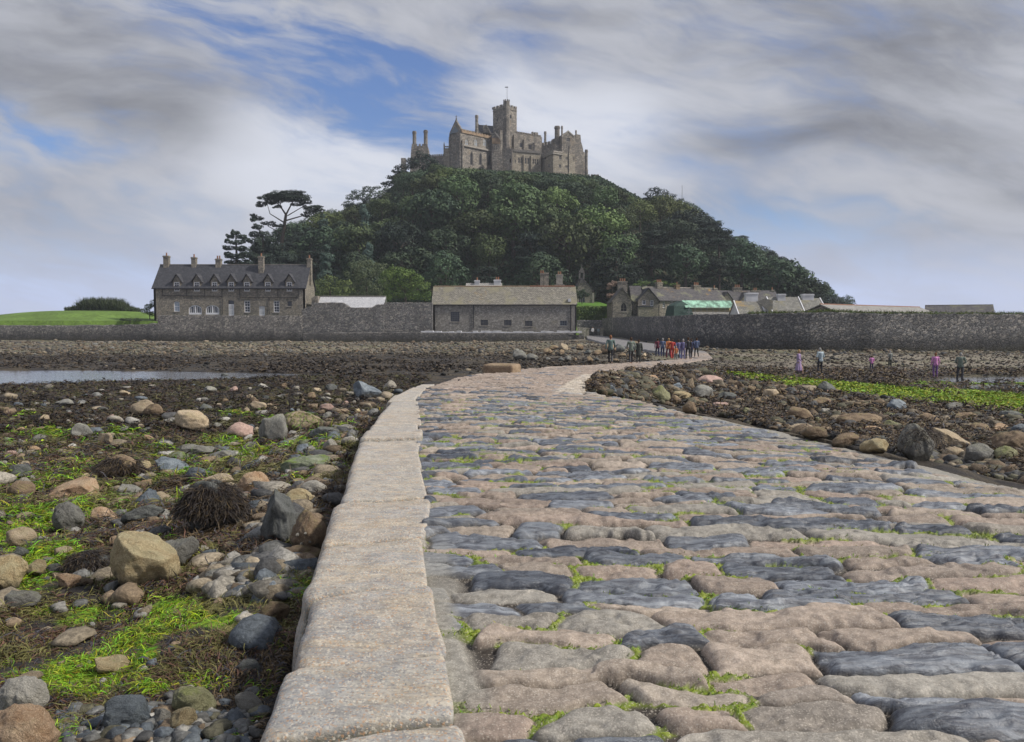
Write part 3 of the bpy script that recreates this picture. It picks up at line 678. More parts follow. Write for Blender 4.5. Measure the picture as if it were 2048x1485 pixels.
LR = [
 (290, 1188, 150, 108, 'ochre', .35, 'big rounded ochre boulder with a pale sloping top among seaweed beside the kerb', 'the big ochre boulder', .32),
 (355, 1142, 92, 72, 'grey', .6, 'angular light grey stone touching the back of the big ochre boulder', 'the angular grey stone', 0),
 (20, 1186, 75, 64, 'ochre', .5, 'blocky yellowish stone cut by the left edge, below bright green algae', 'the blocky yellowish stone', 0),
 (42, 1448, 112, 82, 'pale', .12, 'smooth pale grey egg shaped boulder above the orange one in the corner', 'the smooth pale egg boulder', 0),
 (40, 1545, 150, 118, 'orange', .12, 'smooth orange speckled boulder in the bottom corner', 'the orange speckled corner boulder', 0),
 (150, 1006, 122, 54, 'orange', .85, 'flat wedge shaped orange granite block with a sharp edge', 'the orange wedge block', -.12),
 (137, 1066, 72, 60, 'grey', .1, 'round dome shaped grey brown stone below the orange wedge block', 'the round grey dome stone', 0),
 (570, 1092, 108, 104, 'dark', .75, 'large dark grey angular boulder leaning beside the kerb', 'the large dark angular boulder', .25),
 (615, 1108, 84, 70, 'brown', .25, 'rounded brown boulder dotted with limpets beside the kerb', 'the limpet boulder by the kerb', .2),
 (512, 992, 72, 44, 'orange', .2, 'rounded orange brown stone carrying two limpets', 'the two limpet stone', 0),
 (432, 984, 78, 30, 'tan', .3, 'smooth pale tan stone just above the weed covered hump', 'the smooth pale tan stone', 0),
 (425, 1072, 118, 98, 'dark', .4, 'hump shaped boulder hidden under dark hanging seaweed', 'the weed covered hump', 0),
 (612, 946, 100, 42, 'green', .6, 'flat greenish grey slab rock slanting down to the kerb', 'the slanting greenish slab', .2),
 (545, 886, 66, 54, 'grey', .5, 'upright grey boulder with a rounded top, between two tan stones', 'the upright grey boulder', 0),
 (482, 880, 62, 30, 'pink', .3, 'long pinkish stone left of the upright grey boulder', 'the long pinkish stone', 0),
 (600, 868, 86, 42, 'tan', .3, 'tan hump stone with green weed on its crown', 'the tan stone with green crown', 0),
 (628, 995, 58, 28, 'pale', .25, 'small pale cream stone above the ochre one beside the kerb', 'the pale cream stone', .1),
 (596, 1018, 66, 32, 'ochre', .25, 'smooth ochre stone below the pale cream one', 'the smooth ochre stone', .1),
 (288, 836, 52, 30, 'tan', .15, 'round tan boulder touching a blockier one far out on the weed', 'the round tan pair', 0),
 (308, 838, 40, 26, 'brown', .6, 'blocky light brown stone on the right of a round tan boulder', 'the blocky brown stone', 0),
 (388, 866, 74, 36, 'tan', .4, 'split tan boulder standing on dark weed', 'the split tan boulder', 0),
 (238, 962, 84, 44, 'brown', .4, 'brown boulder with a pale broken right side, above the orange wedge block', 'the broken brown boulder', 0),
 (42, 1000, 66, 34, 'brown', .3, 'brown stone left of the orange wedge block', 'the brown stone by the wedge', 0),
 (348, 950, 82, 26, 'blue', .7, 'long blue grey slate slab tilted up to the right', 'the tilted slate slab', -.22),
 (355, 928, 46, 22, 'green', .1, 'rounded stone with a green cap behind the tilted slate slab', 'the green capped stone', 0),
 (300, 1018, 82, 44, 'blue', .9, 'greenish slate wedge pointing up right of the orange wedge block', 'the greenish slate wedge', .15),
 (262, 998, 50, 24, 'grey', .6, 'flat grey stone between the orange wedge block and the slate wedge', 'the flat grey stone', 0),
 (322, 1012, 50, 24, 'tan', .2, 'small domed tan stone right of the slate wedge', 'the domed tan stone', 0),
 (285, 1052, 88, 34, 'dark', .8, 'dark layered slate outcrop below the slate wedge', 'the layered dark slate', .1),
 (255, 1464, 110, 58, 'blue', .15, 'smooth dark blue grey stone with a wet sheen among the bottom shingle', 'the wet blue grey stone', 0),
 (388, 1432, 96, 44, 'olive', .2, 'long olive stone leaning up to the right over the bottom shingle', 'the long olive stone', -.4),
 (368, 1466, 62, 42, 'ochre', .4, 'ochre stone under the end of the long olive stone', 'the ochre stone by the olive one', 0),
 (322, 1456, 44, 34, 'pale', .5, 'small white stone right of the wet blue grey stone', 'the small white stone', 0),
 (500, 1172, 44, 24, 'ochre', .4, 'small yellow brown block between the ochre boulder and the kerb', 'the yellow brown block', 0),
 (548, 1182, 80, 22, 'grey', .5, 'flat grey slab lying against the kerb behind green weed', 'the flat kerbside slab', 0),
 (600, 1128, 90, 26, 'brown', .3, 'flat brown stone under the limpet boulder', 'the flat brown kerbside stone', 0),
 (692, 868, 46, 14, 'pale', .4, 'bright pale flat stone close to the kerb', 'the bright flat stone', 0),
 (662, 902, 34, 22, 'pale', .7, 'small white pointed stone beside dark slate', 'the white pointed stone', 0),
 (730, 800, 66, 32, 'blue', .7, 'grey green slab beside the far bend of the kerb', 'the grey slab by the far kerb', 0),
 (650, 885, 72, 26, 'dark', .6, 'dark flat slate with green weed, left of the kerb', 'the dark flat slate', .1),
 (395, 915, 70, 24, 'grey', .7, 'low grey ledge stone in the middle of the seaweed', 'the low grey ledge', 0),
 (250, 792, 22, 9, 'tan', .6, 'lone pale block on the dark weed below the tide pool', 'the lone pale block', 0),
 (130, 935, 60, 20, 'brown', .3, 'low brown stone above the orange wedge block', 'the low brown stone', 0),
 (440, 1165, 60, 22, 'grey', .3, 'smooth grey cobble right of the big ochre boulder', 'the smooth grey cobble', 0),
 (430, 1148, 30, 20, 'pale', .4, 'pale grey pebble stone above the smooth grey cobble', 'the pale pebble stone', 0),
 (180, 1150, 90, 40, 'dark', .5, 'dark wet stone left of the big ochre boulder', 'the dark wet stone', 0),
 (545, 1250, 70, 40, 'brown', .4, 'brown weedy stone beside the kerb below the flat slab', 'the brown weedy stone', 0),
 (35, 1225, 100, 34, 'grey', .6, 'flat purple grey stone under the blocky yellowish one', 'the flat purple grey stone', 0),
]
RR_ = [
 (1842, 925, 88, 66, 'grey', .7, 'big angular grey brown boulder standing at the right edge of the paving', 'the big angular right boulder', 0),
 (1898, 908, 78, 54, 'tan', .6, 'tall tan boulder leaning against the big angular one', 'the tall leaning tan boulder', .4),
 (1906, 924, 52, 24, 'tan', .2, 'lens shaped pale stone in front of the leaning tan boulder', 'the lens shaped stone', 0),
 (2022, 912, 90, 44, 'brown', .3, 'large dark brown boulder cut by the right edge', 'the large dark brown boulder', 0),
 (1998, 876, 46, 24, 'orange', .7, 'orange wedge stone behind the dark brown boulder', 'the orange wedge stone', 0),
 (2040, 878, 44, 30, 'blue', .2, 'blue grey stone at the right edge beside the orange wedge', 'the right edge blue stone', 0),
 (1958, 932, 60, 38, 'grey', .15, 'smooth round grey stone right of the lens shaped one', 'the smooth round grey stone', 0),
 (2010, 932, 52, 34, 'olive', .2, 'rounded brown and olive stone in front of the dark brown boulder', 'the rounded olive stone', 0),
 (1790, 828, 48, 24, 'blue', .2, 'pale blue grey dome boulder at the foot of the green algae strip', 'the blue grey dome', 0),
 (1652, 832, 26, 13, 'pale', .4, 'small pale pinkish stone left of the blue grey dome', 'the small pale pinkish stone', 0),
 (1720, 858, 90, 26, 'brown', .3, 'long low brown ridge boulder in the middle of the rocks', 'the long brown ridge boulder', 0),
 (1744, 872, 46, 17, 'orange', .2, 'orange brown rounded stone below the long ridge boulder', 'the orange rounded stone', 0),
 (1752, 908, 64, 28, 'ochre', .4, 'yellow brown weedy stone at the paving edge left of the big angular boulder', 'the yellow weedy stone', 0),
 (1760, 896, 60, 20, 'dark', .4, 'long dark slate behind the yellow weedy stone', 'the long dark slate', 0),
 (1690, 894, 60, 22, 'brown', .3, 'rusty brown stone lying along the paving edge', 'the rusty brown stone', .3),
 (1628, 876, 60, 20, 'brown', .3, 'narrow orange brown stone at the paving edge', 'the narrow orange brown stone', 0),
 (1320, 808, 42, 32, 'olive', .2, 'round mossy grey boulder close to the paving edge', 'the round mossy boulder', 0),
 (1405, 804, 46, 28, 'grey', .2, 'round grey boulder behind the paving edge', 'the round grey boulder', 0),
 (1352, 786, 40, 14, 'blue', .8, 'slanting blue slate slab with a bright face', 'the slanting slate slab', .5),
 (1222, 791, 24, 18, 'blue', .5, 'small dark blue block nearest the bend of the causeway', 'the dark blue block', 0),
 (1246, 791, 26, 21, 'dark', .4, 'dark rounded block touching the small blue one', 'the dark rounded block', 0),
 (1362, 802, 44, 16, 'ochre', .3, 'yellowish stone between the mossy and grey boulders', 'the yellowish stone', 0),
 (1350, 813, 24, 21, 'brown', .2, 'small brown round stone beside the round mossy boulder', 'the small brown round stone', 0),
 (1380, 828, 32, 24, 'brown', .3, 'upright brown stone touching the paving edge', 'the upright brown stone', .4),
 (1418, 772, 62, 18, 'pink', .5, 'broad pinkish tan slab far back among the rocks', 'the broad pinkish slab', 0),
 (1380, 784, 16, 24, 'tan', .7, 'thin upright tan stone', 'the thin upright stone', 0),
 (1302, 765, 32, 13, 'orange', .5, 'orange tan stone near the top of the rock heap', 'the orange tan stone', 0),
 (1440, 822, 38, 15, 'pink', .3, 'pale pinkish stone close to the paving', 'the pale pinkish stone', 0),
 (1450, 808, 48, 22, 'dark', .7, 'dark pointed rock right of the round grey boulder', 'the dark pointed rock', 0),
 (1542, 800, 34, 18, 'tan', .2, 'domed tan stone below the green algae strip', 'the domed tan stone', 0),
 (1600, 848, 54, 32, 'brown', .4, 'overhanging brown boulder above a flat log like stone', 'the overhanging brown boulder', 0),
 (1602, 864, 58, 14, 'tan', .2, 'flat log shaped tan stone at the paving edge', 'the log shaped stone', 0),
 (1558, 860, 22, 11, 'grey', .3, 'small pale grey stone at the paving edge', 'the small pale grey stone', 0),
 (1640, 815, 44, 16, 'brown', .3, 'brown hummock stone above the small pale pinkish one', 'the brown hummock', 0),
 (1855, 850, 50, 20, 'brown', .4, 'brown stone behind the leaning tan boulder', 'the brown stone behind', 0),
 (1930, 845, 50, 18, 'brown', .3, 'low brown stone near the green strip on the right', 'the low brown right stone', 0),
]
CUT = {'the big ochre boulder': [((.5, -.15, .8), .5), ((-.8, -.5, .1), .75)], 'the orange wedge block': [((-.42, -.12, .9), .2), ((.1, -1, .05), .55), ((.95, -.1, .1), .6)], 'the large dark angular boulder': [((.62, -.1, .75), .45), ((-.55, -.35, .7), .5), ((0, -1, .1), .6)],
 'the angular grey stone': [((-.2, -.3, .9), .4), ((.7, -.6, .1), .6)], 'the greenish slate wedge': [((.5, -.2, .8), .25), ((-.6, -.3, .75), .3)], 'the slanting greenish slab': [((.3, -.25, .9), .3)], 'the big angular right boulder': [((.45, -.2, .85), .4), ((-.5, -.4, .75), .45), ((0, -1, 0), .6)],
 'the tall leaning tan boulder': [((.55, -.2, .8), .35), ((-.2, -1, .2), .5)], 'the limpet boulder by the kerb': [((-.5, -.4, .75), .55)], 'the upright grey boulder': [((.1, -1, .2), .6), ((-.3, -.2, .9), .7)]}
for r_ in LR+RR_:
    cx, by, w, h, col, ang, lab, short, tl = r_
    place_rock(cx, by, w, h, col, ang, lab, short, tilt=tl, cuts=CUT.get(short, ()))
# the long dressed block beside the far paving, and the small rock standing in the pool
X, Y, Z = ground_pt(992, 746, True)
mb = MB(); w = 64*Y/F; mb.box((X-w*.46, Y+.1, Z-.9), (w*.98, -.6, 0), (.35, 1.2, 0), (0.02, 0, .9+17*Y/F)); o = mb.build('granite_block', RM['brown'])
bv = o.modifiers.new('b', 'BEVEL'); bv.width = .12; bv.segments = 3
tag(o, 'long squared brown granite block lying beside the far bend of the causeway', 'rock')
X, Y, Z = ground_pt(449, 756)
V, Fc = rock_verts(404, 4, .3); me = np_mesh('boulder', V*np.array([.27, .2, .16]), Fc); me.materials.append(RM['dark']); o = add('boulder', me, None, loc=(X, Y, _POOLZ+.03)); tag(o, 'small dark rock standing alone in the shallow tide pool', 'rock')
NMAIN = len(ROCKS)
# shared shapes for the lesser stones
PROT = {}
cols = ['olive', 'grey', 'tan', 'brown', 'blue', 'dark', 'ochre', 'pale', 'green', 'orange', 'pink']
for ci, cn in enumerate(cols):
    for v in range(2):
        V, Fc = rock_verts(900+ci*7+v, 4, [.4, .95][v]); me = np_mesh('stone', V, Fc); me.materials.append(RM[cn]); PROT[cn, v] = me
cname = {'olive': 'olive brown', 'grey': 'grey', 'tan': 'tan', 'brown': 'brown', 'blue': 'blue grey', 'dark': 'dark', 'ochre': 'ochre', 'pale': 'pale', 'green': 'green weedy', 'orange': 'orange', 'pink': 'pinkish'}
ra = np.random.default_rng(77)
def kerb_px(y): return np.interp(y, [760, 774, 790, 820, 880, 960, 1050, 1150, 1250, 1370, 1485], [870, 826, 788, 758, 718, 688, 658, 618, 588, 552, 508])
def right_py(x): return np.interp(x, [1180, 1235, 1300, 1500, 1700, 1900, 2048, 2700], [785, 794, 804, 850, 890, 937, 970, 1110])
cand = []
tries = 0
while len(cand) < 214 and tries < 9000:
    tries += 1
    k = ra.uniform()
    if k < .66:
        y = 775+710*ra.beta(1., 1.8); x = ra.uniform(0, kerb_px(y)-8)
        if y < 840 and x < 450 and ra.uniform() < .85: continue
        if y > 1190 and y < 1415 and ra.uniform() < .93: continue
        sz = np.clip(ra.lognormal(.12, .42), .5, 2.4)*(11+ (y-760)*.05)
        if y > 1400: sz *= .8
        if x > kerb_px(y)-160 and y < 960: sz *= 1.25
    elif k < .93:
        x = ra.uniform(1185, 2048); lo = np.interp(x, [1185, 1400, 1500, 2048], [748, 750, 768, 842]); hi = right_py(x)-2
        y = lo+(hi-lo)*ra.uniform(); sz = np.clip(ra.lognormal(0, .4), .5, 2.2)*(15+(y-760)*.14)
    else:
        x = ra.uniform(1030, 1300); y = ra.uniform(694, 728); sz = ra.uniform(12, 24)
        if y > 728-(x-1200)*.05: continue
    w = sz*ra.uniform(.9, 1.5); h = w*ra.uniform(.35, .65)
    if x+w/2 > kerb_px(y) and x < 900: continue
    bad = False
    for q in ROCKS[:NMAIN]:
        if abs(q[0]-x) < (q[5]+w)*.42 and abs(q[1]-(y-h*.4)) < (q[6]+h)*.42: bad = True; break
    for q in cand:
        if abs(q[0]-x) < (q[2]+w)*.36 and abs(q[1]-y) < (q[3]+h)*.36: bad = True; break
    if bad: continue
    cand.append((x, y, w, h))
used_lab = set()
MAINS = [q for q in ROCKS[:NMAIN] if q[2]]
ORD = ['nearest', 'second nearest', 'third nearest', 'fourth nearest', 'fifth nearest', 'sixth nearest', 'seventh nearest', 'eighth nearest', 'ninth nearest', 'tenth nearest', 'eleventh nearest', 'twelfth nearest']
cnt = {}
info = []
for (x, y, w, h) in cand:
    if x > 1000: cn = ['brown', 'brown', 'brown', 'olive', 'dark', 'olive', 'grey', 'brown', 'tan', 'dark'][ra.integers(10)]
    elif y > 1380 or (x > 400 and y > 1120): cn = ['grey', 'blue', 'grey', 'pale', 'dark', 'dark'][ra.integers(6)]
    else: cn = ['grey', 'tan', 'brown', 'blue', 'dark', 'ochre', 'pale', 'green', 'grey', 'tan', 'orange', 'pink'][ra.integers(12)]
    v = int(ra.integers(2)); info.append((x, y, w, h, cn, v))
def near(x, y):
    return min(MAINS, key=lambda q: (q[0]-x)**2+(2.2*(q[1]-y))**2)
rows_ = []
for t_ in info:
    q = near(t_[0], t_[1]); dx = t_[0]-q[0]; dy = (t_[1]-q[1]-q[6]*.4)*2.2
    side = ('right of' if dx > 0 else 'left of') if abs(dx) > abs(dy) else ('in front of' if dy > 0 else 'behind')
    rows_.append((q[2], side, cname[t_[4]], dx*dx+dy*dy, t_))
rows_.sort(key=lambda r: r[3])
for short, side, cn_, _, (x, y, w, h, cn, v) in rows_:
    k = (short, side, cn_); n = cnt.get(k, 0); cnt[k] = n+1
    tot = sum(1 for r in rows_ if (r[0], r[1], r[2]) == k)
    shp = 'angular' if v else 'rounded'
    lab = f'{cn_} {shp} stone {side} {short}' if tot == 1 else f'{cn_} {shp} stone {side} {short}, {ORD[n]} to it'
    o = place_rock(x, y, w, h, cn, .5, lab, None, me=PROT[cn, v], tilt=ra.uniform(-.3, .3), group='stones scattered over the seaweed beach', name='stone')
    o.rotation_euler = (ra.uniform(-.2, .2), ra.uniform(-.3, .3), ra.uniform(0, 6.28) if w < 30 else ra.uniform(-.4, .4))

# ---- countless small stones: shingle
def scatter_px(n, fpx, r):
    """random image positions -> points on the beach"""
    px, py = fpx(n, r)
    a, s = ray(px, py)
    Y = np.full(len(px), 1.)
    lo = np.full(len(px), 1.2); hi = np.full(len(px), 200.)
    Yk = 1600*3./np.maximum(py-HZ, 4.)
    # fixed point iteration on the beach height
    Yv = np.clip(Yk*.6, 1.5, 170)
    for _ in range(40):
        z = zbeach(a*Yv, Yv, False); Yn = (z-HC)/s; Yv = .5*Yv+.5*np.clip(Yn, 1.3, 190)
    z = zbeach(a*Yv, Yv, False); err = np.abs(HC+s*Yv-z)
    ok = (err < .05+Yv*.004)
    return px[ok], py[ok], (a*Yv)[ok], Yv[ok], z[ok]
def outside_road(X, Y, m=.05):
    l = np.where(Y < 21, np.interp(Y, Ok[0], Ok[1]), Lx(Y)); return (X < l-m) | (X > Rx(Y)+m)
def stone_cloud(name, pts, sizes, colsel, mat, r, sub=1, flat=.6):
    F0 = ico(sub)[1]; n = len(pts); V8 = np.array([rock_verts(700+q, sub, [.8, 1.][q % 2], .12)[0] for q in range(8)])
    sh = r.integers(0, 8, n); S = sizes[:, None]*np.stack([r.uniform(.7, 1.3, n), r.uniform(.7, 1.2, n), flat*r.uniform(.6, 1.3, n)], 1)
    th = r.uniform(0, 2*pi, n); V = V8[sh]*S[:, None, :]
    c, s = np.cos(th)[:, None], np.sin(th)[:, None]
    x = V[..., 0]*c-V[..., 1]*s; y = V[..., 0]*s+V[..., 1]*c; V[..., 0] = x; V[..., 1] = y
    V += pts[:, None, :]
    Fc = (F0[None]+(np.arange(n)*V8.shape[1])[:, None, None]).reshape(-1, 3)
    C = np.ones((n, V8.shape[1], 4)); C[..., :3] = colsel[:, None, :]
    me = np_mesh(name, V.reshape(-1, 3), Fc, True, {'ground': ('POINT', 'FLOAT_COLOR', C.reshape(-1, 4))})
    return add(name, me, mat)
PAL = np.array([[.2, .2, .19], [.3, .25, .18], [.1, .1, .1], [.13, .15, .17], [.3, .275, .23], [.24, .18, .12], [.16, .15, .1], [.38, .365, .33]])
m_sh = attrmat('shingle_stone', 'ground', .75, 40., .6, .01)
r = np.random.default_rng(21)
def f_near(n, r):
    y = 770+730*r.beta(1.3, 1.2, n); x = r.uniform(-40, 1, n)*0+r.uniform(-30, 830, n); k = x < kerb_px(y)-2; return x[k], y[k]
px, py, X, Y, Z = scatter_px(13000, f_near, r); dens = .02+1.*(py > 1425)*(px > 110)+.6*(py > 1130)*(py < 1200)*(px > 400)+.28*(px > kerb_px(py)-150)*(py < 1200)+.22*(py < 1060)*(fbm(X/1.2, Y/1.2, 133) > .46)
k = (r.uniform(size=len(X)) < dens) & outside_road(X, Y, .0)
py = py[k]; X, Y, Z = X[k], Y[k], Z[k]; sz = np.where(py > 1300, np.clip(r.lognormal(-3.9, .5, len(X)), .009, .05), np.clip(r.lognormal(-3.4, .5, len(X)), .014, .1)*(1+Y*.09))
far = np.where(py > 1400, r.choice([0, 2, 3, 6, 5, 0, 3, 7], len(X)), r.choice([0, 1, 4, 5, 3, 1, 7, 2], len(X)))
o = stone_cloud('shingle', np.stack([X, Y, Z+sz*.3], 1), sz, PAL[far]*r.uniform(.5, 1.1, (len(X), 1)), m_sh, r, 2, .6); tag(o, kind='stuff')
def f_far(n, r):
    y = 683+70*r.beta(1., 1.5, n); x = r.uniform(-60, 2100, n); return x, y
px, py, X, Y, Z = scatter_px(30000, f_far, r)
dens = np.where(py < 712, .5+.5*(fbm(X/10, Y/5, 131) > .45), .38)+.3*((px > 1400) & (py > 712))
k = (r.uniform(size=len(X)) < dens) & outside_road(X, Y, .1) & (pool_mask(X, Y) < -.3); X, Y, Z = X[k], Y[k], Z[k]
py = py[k]; sz = np.clip(r.lognormal(-2.35, .5, len(X)), .05, .36)*(.5+Y/170)*np.where(py > 712, .75, 1.); sel = r.integers(0, 7, len(X))
pal2 = PAL[[1, 5, 6, 0, 2, 1, 5]][sel]*r.uniform(.3, .95, (len(X), 1))*np.where((py > 712) & (r.uniform(size=len(X)) < .85), .38, 1.)[:, None]; 
o = stone_cloud('far_shingle', np.stack([X, Y, Z+sz*.25], 1), sz, pal2, m_sh, r, 1, .6); tag(o, kind='stuff')
def f_right(n, r):
    x = r.uniform(1180, 2650, n); lo = np.interp(x, [1180, 1400, 1500, 2048], [746, 748, 766, 835]); hi = right_py(x); return x, lo+(hi-lo)*r.uniform(size=n)
px, py, X, Y, Z = scatter_px(11000, f_right, r); k = outside_road(X, Y, .05); X, Y, Z = X[k], Y[k], Z[k]
sz = np.clip(r.lognormal(-2.5, .4, len(X)), .04, .2)*(.6+Y/30); sel = r.choice([1, 2, 5, 6, 2, 5, 6], len(X))
o = stone_cloud('rock_rubble', np.stack([X, Y, Z+sz*.25], 1), sz, PAL[sel]*r.uniform(.4, .95, (len(X), 1)), m_sh, r, 2, .65); tag(o, kind='stuff')

# ---- seaweed: tangles of ribbon fronds
def strands(name, P0, L, W, C, mat, r, curl=1., lieflat=.35, seg=3, heading=None):
    n = len(P0); th = r.uniform(0, 2*pi, n) if heading is None else heading
    pts = [P0.copy()]; d = np.stack([np.cos(th), np.sin(th), r.uniform(.1, 1., n)*lieflat], 1)
    for k in range(seg):
        d = d+r.normal(0, .45*curl, (n, 3))*np.array([1, 1, .5]); d[:, 2] -= .35*(k > 0); d /= np.linalg.norm(d, axis=1, keepdims=True)
        pts.append(pts[-1]+d*(L/seg)[:, None])
    V = np.zeros((n, (seg+1)*2, 3)); up = r.normal(size=(n, 3))*.5+np.array([0, 0, 1.])
    for k in range(seg+1):
        dd = (pts[min(k+1, seg)]-pts[max(k-1, 0)]); sd = np.cross(dd, up); sd /= np.linalg.norm(sd, axis=1, keepdims=True)+1e-9
        w = (W*(.5 if k == 0 else (.35 if k == seg else 1.)))[:, None]*.5
        V[:, 2*k] = pts[k]-sd*w; V[:, 2*k+1] = pts[k]+sd*w
    q = np.array([[2*k, 2*k+1, 2*k+3, 2*k+2] for k in range(seg)])
    Fc = (q[None]+(np.arange(n)*(seg+1)*2)[:, None, None]).reshape(-1, 4)
    CC = np.ones((n, (seg+1)*2, 4)); CC[..., :3] = C[:, None, :]
    me = np_mesh(name, V.reshape(-1, 3), Fc, True, {'ground': ('POINT', 'FLOAT_COLOR', CC.reshape(-1, 4))})
    return add(name, me, mat)
m_weed = attrmat('seaweed_frond', 'ground', .62, 25., .45, .005, .4)
m_alg = attrmat('algae_frond', 'ground', .6, 25., .4, .005, .3)
WC = np.array([[.035, .028, .028], [.06, .045, .032], [.10, .07, .038], [.16, .11, .05], [.055, .053, .065], [.12, .062, .042], [.15, .14, .045]])
r = np.random.default_rng(31)
def f_w(n, r):
    y = 752+750*r.uniform(size=n)**1.12; x = r.uniform(-330, 860, n); k = (x < kerb_px(y)+3); return x[k], y[k]
px, py, X, Y, Z = scatter_px(440000, f_w, r)
cl = fbm(X/.45, Y/.45, 141, 4); k = outside_road(X, Y, -.02) & (pool_mask(X, Y) < -.1) & ((cl > .42) | (r.uniform(size=len(X)) < .35)) & ~((py > 1420) & (px > 120) & (r.uniform(size=len(X)) < .8))
px, py, X, Y, Z, cl = px[k], py[k], X[k], Y[k], Z[k], cl[k]
alg = algae_mask(X, Y, Z); isal = r.uniform(size=len(X)) < alg*.85
L = np.minimum(Y*r.uniform(.007, .024, len(X)), r.uniform(.15, .34, len(X))); W = Y*r.uniform(.0003, .0010, len(X))*(1+1.*(r.uniform(size=len(X)) < .12))
zz = Z+.03*sstep(.42, .7, cl)*r.uniform(0, 1.6, len(X))*np.minimum(Y, 12)/4
P0 = np.stack([X, Y, zz], 1)
hm = 2*pi*fbm(X/.8, Y/.8, 143)*2+r.normal(0, .7, len(X))
tonew = np.clip((fbm(X/.7, Y/.7, 144, 3)*1.9-.25)*7+r.normal(0, 1., len(X)), 0, 6).astype(int)
cw = WC[tonew]*r.uniform(.6, 1.3, (len(X), 1))*(1-.5*sstep(10, 25, Y))[:, None]
w = ~isal
o = strands('seaweed', P0[w], L[w], W[w]*1.3, cw[w], m_weed, r, 1., heading=hm[w]); tag(o, kind='stuff')
AC_ = np.stack([r.uniform(.16, .42, len(X)), r.uniform(.30, .58, len(X)), r.uniform(.01, .04, len(X))], 1)
o = strands('green_algae', P0[isal]+np.array([0, 0, .012]), L[isal], W[isal]*1.1, AC_[isal]*r.uniform(.35, 1.1, (int(isal.sum()), 1)), m_alg, r, 1.1, .2, heading=hm[isal]); tag(o, kind='stuff')
# weed among the rocks on the other side and over the far flats
def f_w2(n, r):
    x = r.uniform(1170, 2650, n); lo = 738; hi = right_py(x); return x, lo+(hi-lo)*r.uniform(size=n)
px, py, X, Y, Z = scatter_px(185000, f_w2, r); k = outside_road(X, Y, -.02) & (fbm(X/.9, Y/.9, 151, 4) > .44) & (pool_mask(X, Y) < -.1)
px, py, X, Y, Z = px[k], py[k], X[k], Y[k], Z[k]; alg = algae_mask(X, Y, Z); isal = r.uniform(size=len(X)) < alg
L = np.minimum(Y*r.uniform(.003, .010, len(X)), .28); W = Y*r.uniform(.0005, .0014, len(X)); P0 = np.stack([X, Y, Z+.01*np.minimum(Y, 15)*r.uniform(0, 1.5, len(X))], 1)
cw = WC[np.clip(r.normal(2.3, 1.6, len(X)), 0, 6).astype(int)]*r.uniform(.7, 1.4, (len(X), 1)); w = ~isal
o = strands('seaweed', P0[w], L[w], W[w]*1.3, cw[w], m_weed, r); tag(o, kind='stuff')
def f_w4(n, r): return r.uniform(-60, 1300, n), r.uniform(706, 752, n)
q4 = scatter_px(30000, f_w4, r); k = outside_road(q4[2], q4[3], .1) & (pool_mask(q4[2], q4[3]) < -.4) & (fbm(q4[2]/4, q4[3]/4, 161, 4) > .4); X4, Y4, Z4 = q4[2][k], q4[3][k], q4[4][k]; n4 = len(X4)
o = strands('seaweed', np.stack([X4, Y4, Z4+.02], 1), r.uniform(.2, .5, n4), r.uniform(.05, .14, n4), WC[r.integers(0, 3, n4)]*r.uniform(.5, 1., (n4, 1)), m_weed, r, 1., .25); tag(o, kind='stuff')
def f_w3(n, r):
    x = r.uniform(1380, 2120, n); c = np.interp(x, [1400, 1480, 1600, 1800, 2048, 2300], [743, 752, 767, 788, 806, 820]); return x, c+r.normal(0, 9, n)
px3, py3, X3, Y3, Z3 = scatter_px(60000, f_w3, r); a3 = algae_mask(X3, Y3, Z3); k = r.uniform(size=len(X3)) < a3
X = np.concatenate([X[isal], X3[k]]); Y = np.concatenate([Y[isal], Y3[k]]); Z = np.concatenate([Z[isal], Z3[k]])
n = len(X); o = strands('green_algae', np.stack([X, Y, Z+.02], 1), Y*r.uniform(.003, .008, n), Y*r.uniform(.0006, .0016, n), np.stack([r.uniform(.2, .4, n), r.uniform(.32, .5, n), r.uniform(.01, .05, n)], 1)*r.uniform(.35, 1.1, (n, 1)), m_alg, r, .8, .25); tag(o, kind='stuff')
# weed hanging over single boulders
def drape(rx, n, nm, seed, col='dark'):
    r = np.random.default_rng(seed); cx, cy, _, X0, Y0, w, h = rx
    R = w*Y0/F/2; H = h*Y0/F; u = r.uniform(0, 2*pi, n); t = np.sqrt(r.uniform(0, 1, n)); zb = float(zbeach(X0, Y0, False))
    P0 = np.stack([X0+np.cos(u)*t*R*.98, Y0+np.sin(u)*t*R*.8, zb+H*.98*np.sqrt(np.clip(1-(t*.93)**2, 0, 1))+.01], 1)
    if col == 'dark': C = WC[np.clip(r.normal(1., 1.2, n), 0, 5).astype(int)]*r.uniform(.5, 1.2, (n, 1))
    else: C = np.stack([r.uniform(.1, .2, n), r.uniform(.18, .28, n), r.uniform(.01, .03, n)], 1)
    o = strands(nm, P0, np.full(n, R*.55)*r.uniform(.5, 1.2, n), np.full(n, .0026)*Y0/5, C, m_weed if col == 'dark' else m_alg, r, .9, .1, 4, heading=u+r.normal(0, 1.3, n)); tag(o, kind='stuff'); return o
byname = {q[2]: q for q in ROCKS[:NMAIN] if q[2]}
drape(byname['the weed covered hump'], 9000, 'hanging_seaweed', 1)
drape(byname['the broken brown boulder'], 1800, 'hanging_seaweed', 2)
drape(byname['the big angular right boulder'], 500, 'hanging_seaweed', 3)
drape(byname['the tan stone with green crown'], 260, 'hanging_seaweed', 4, 'green')
drape(byname['the dark wet stone'], 2500, 'hanging_seaweed', 6)
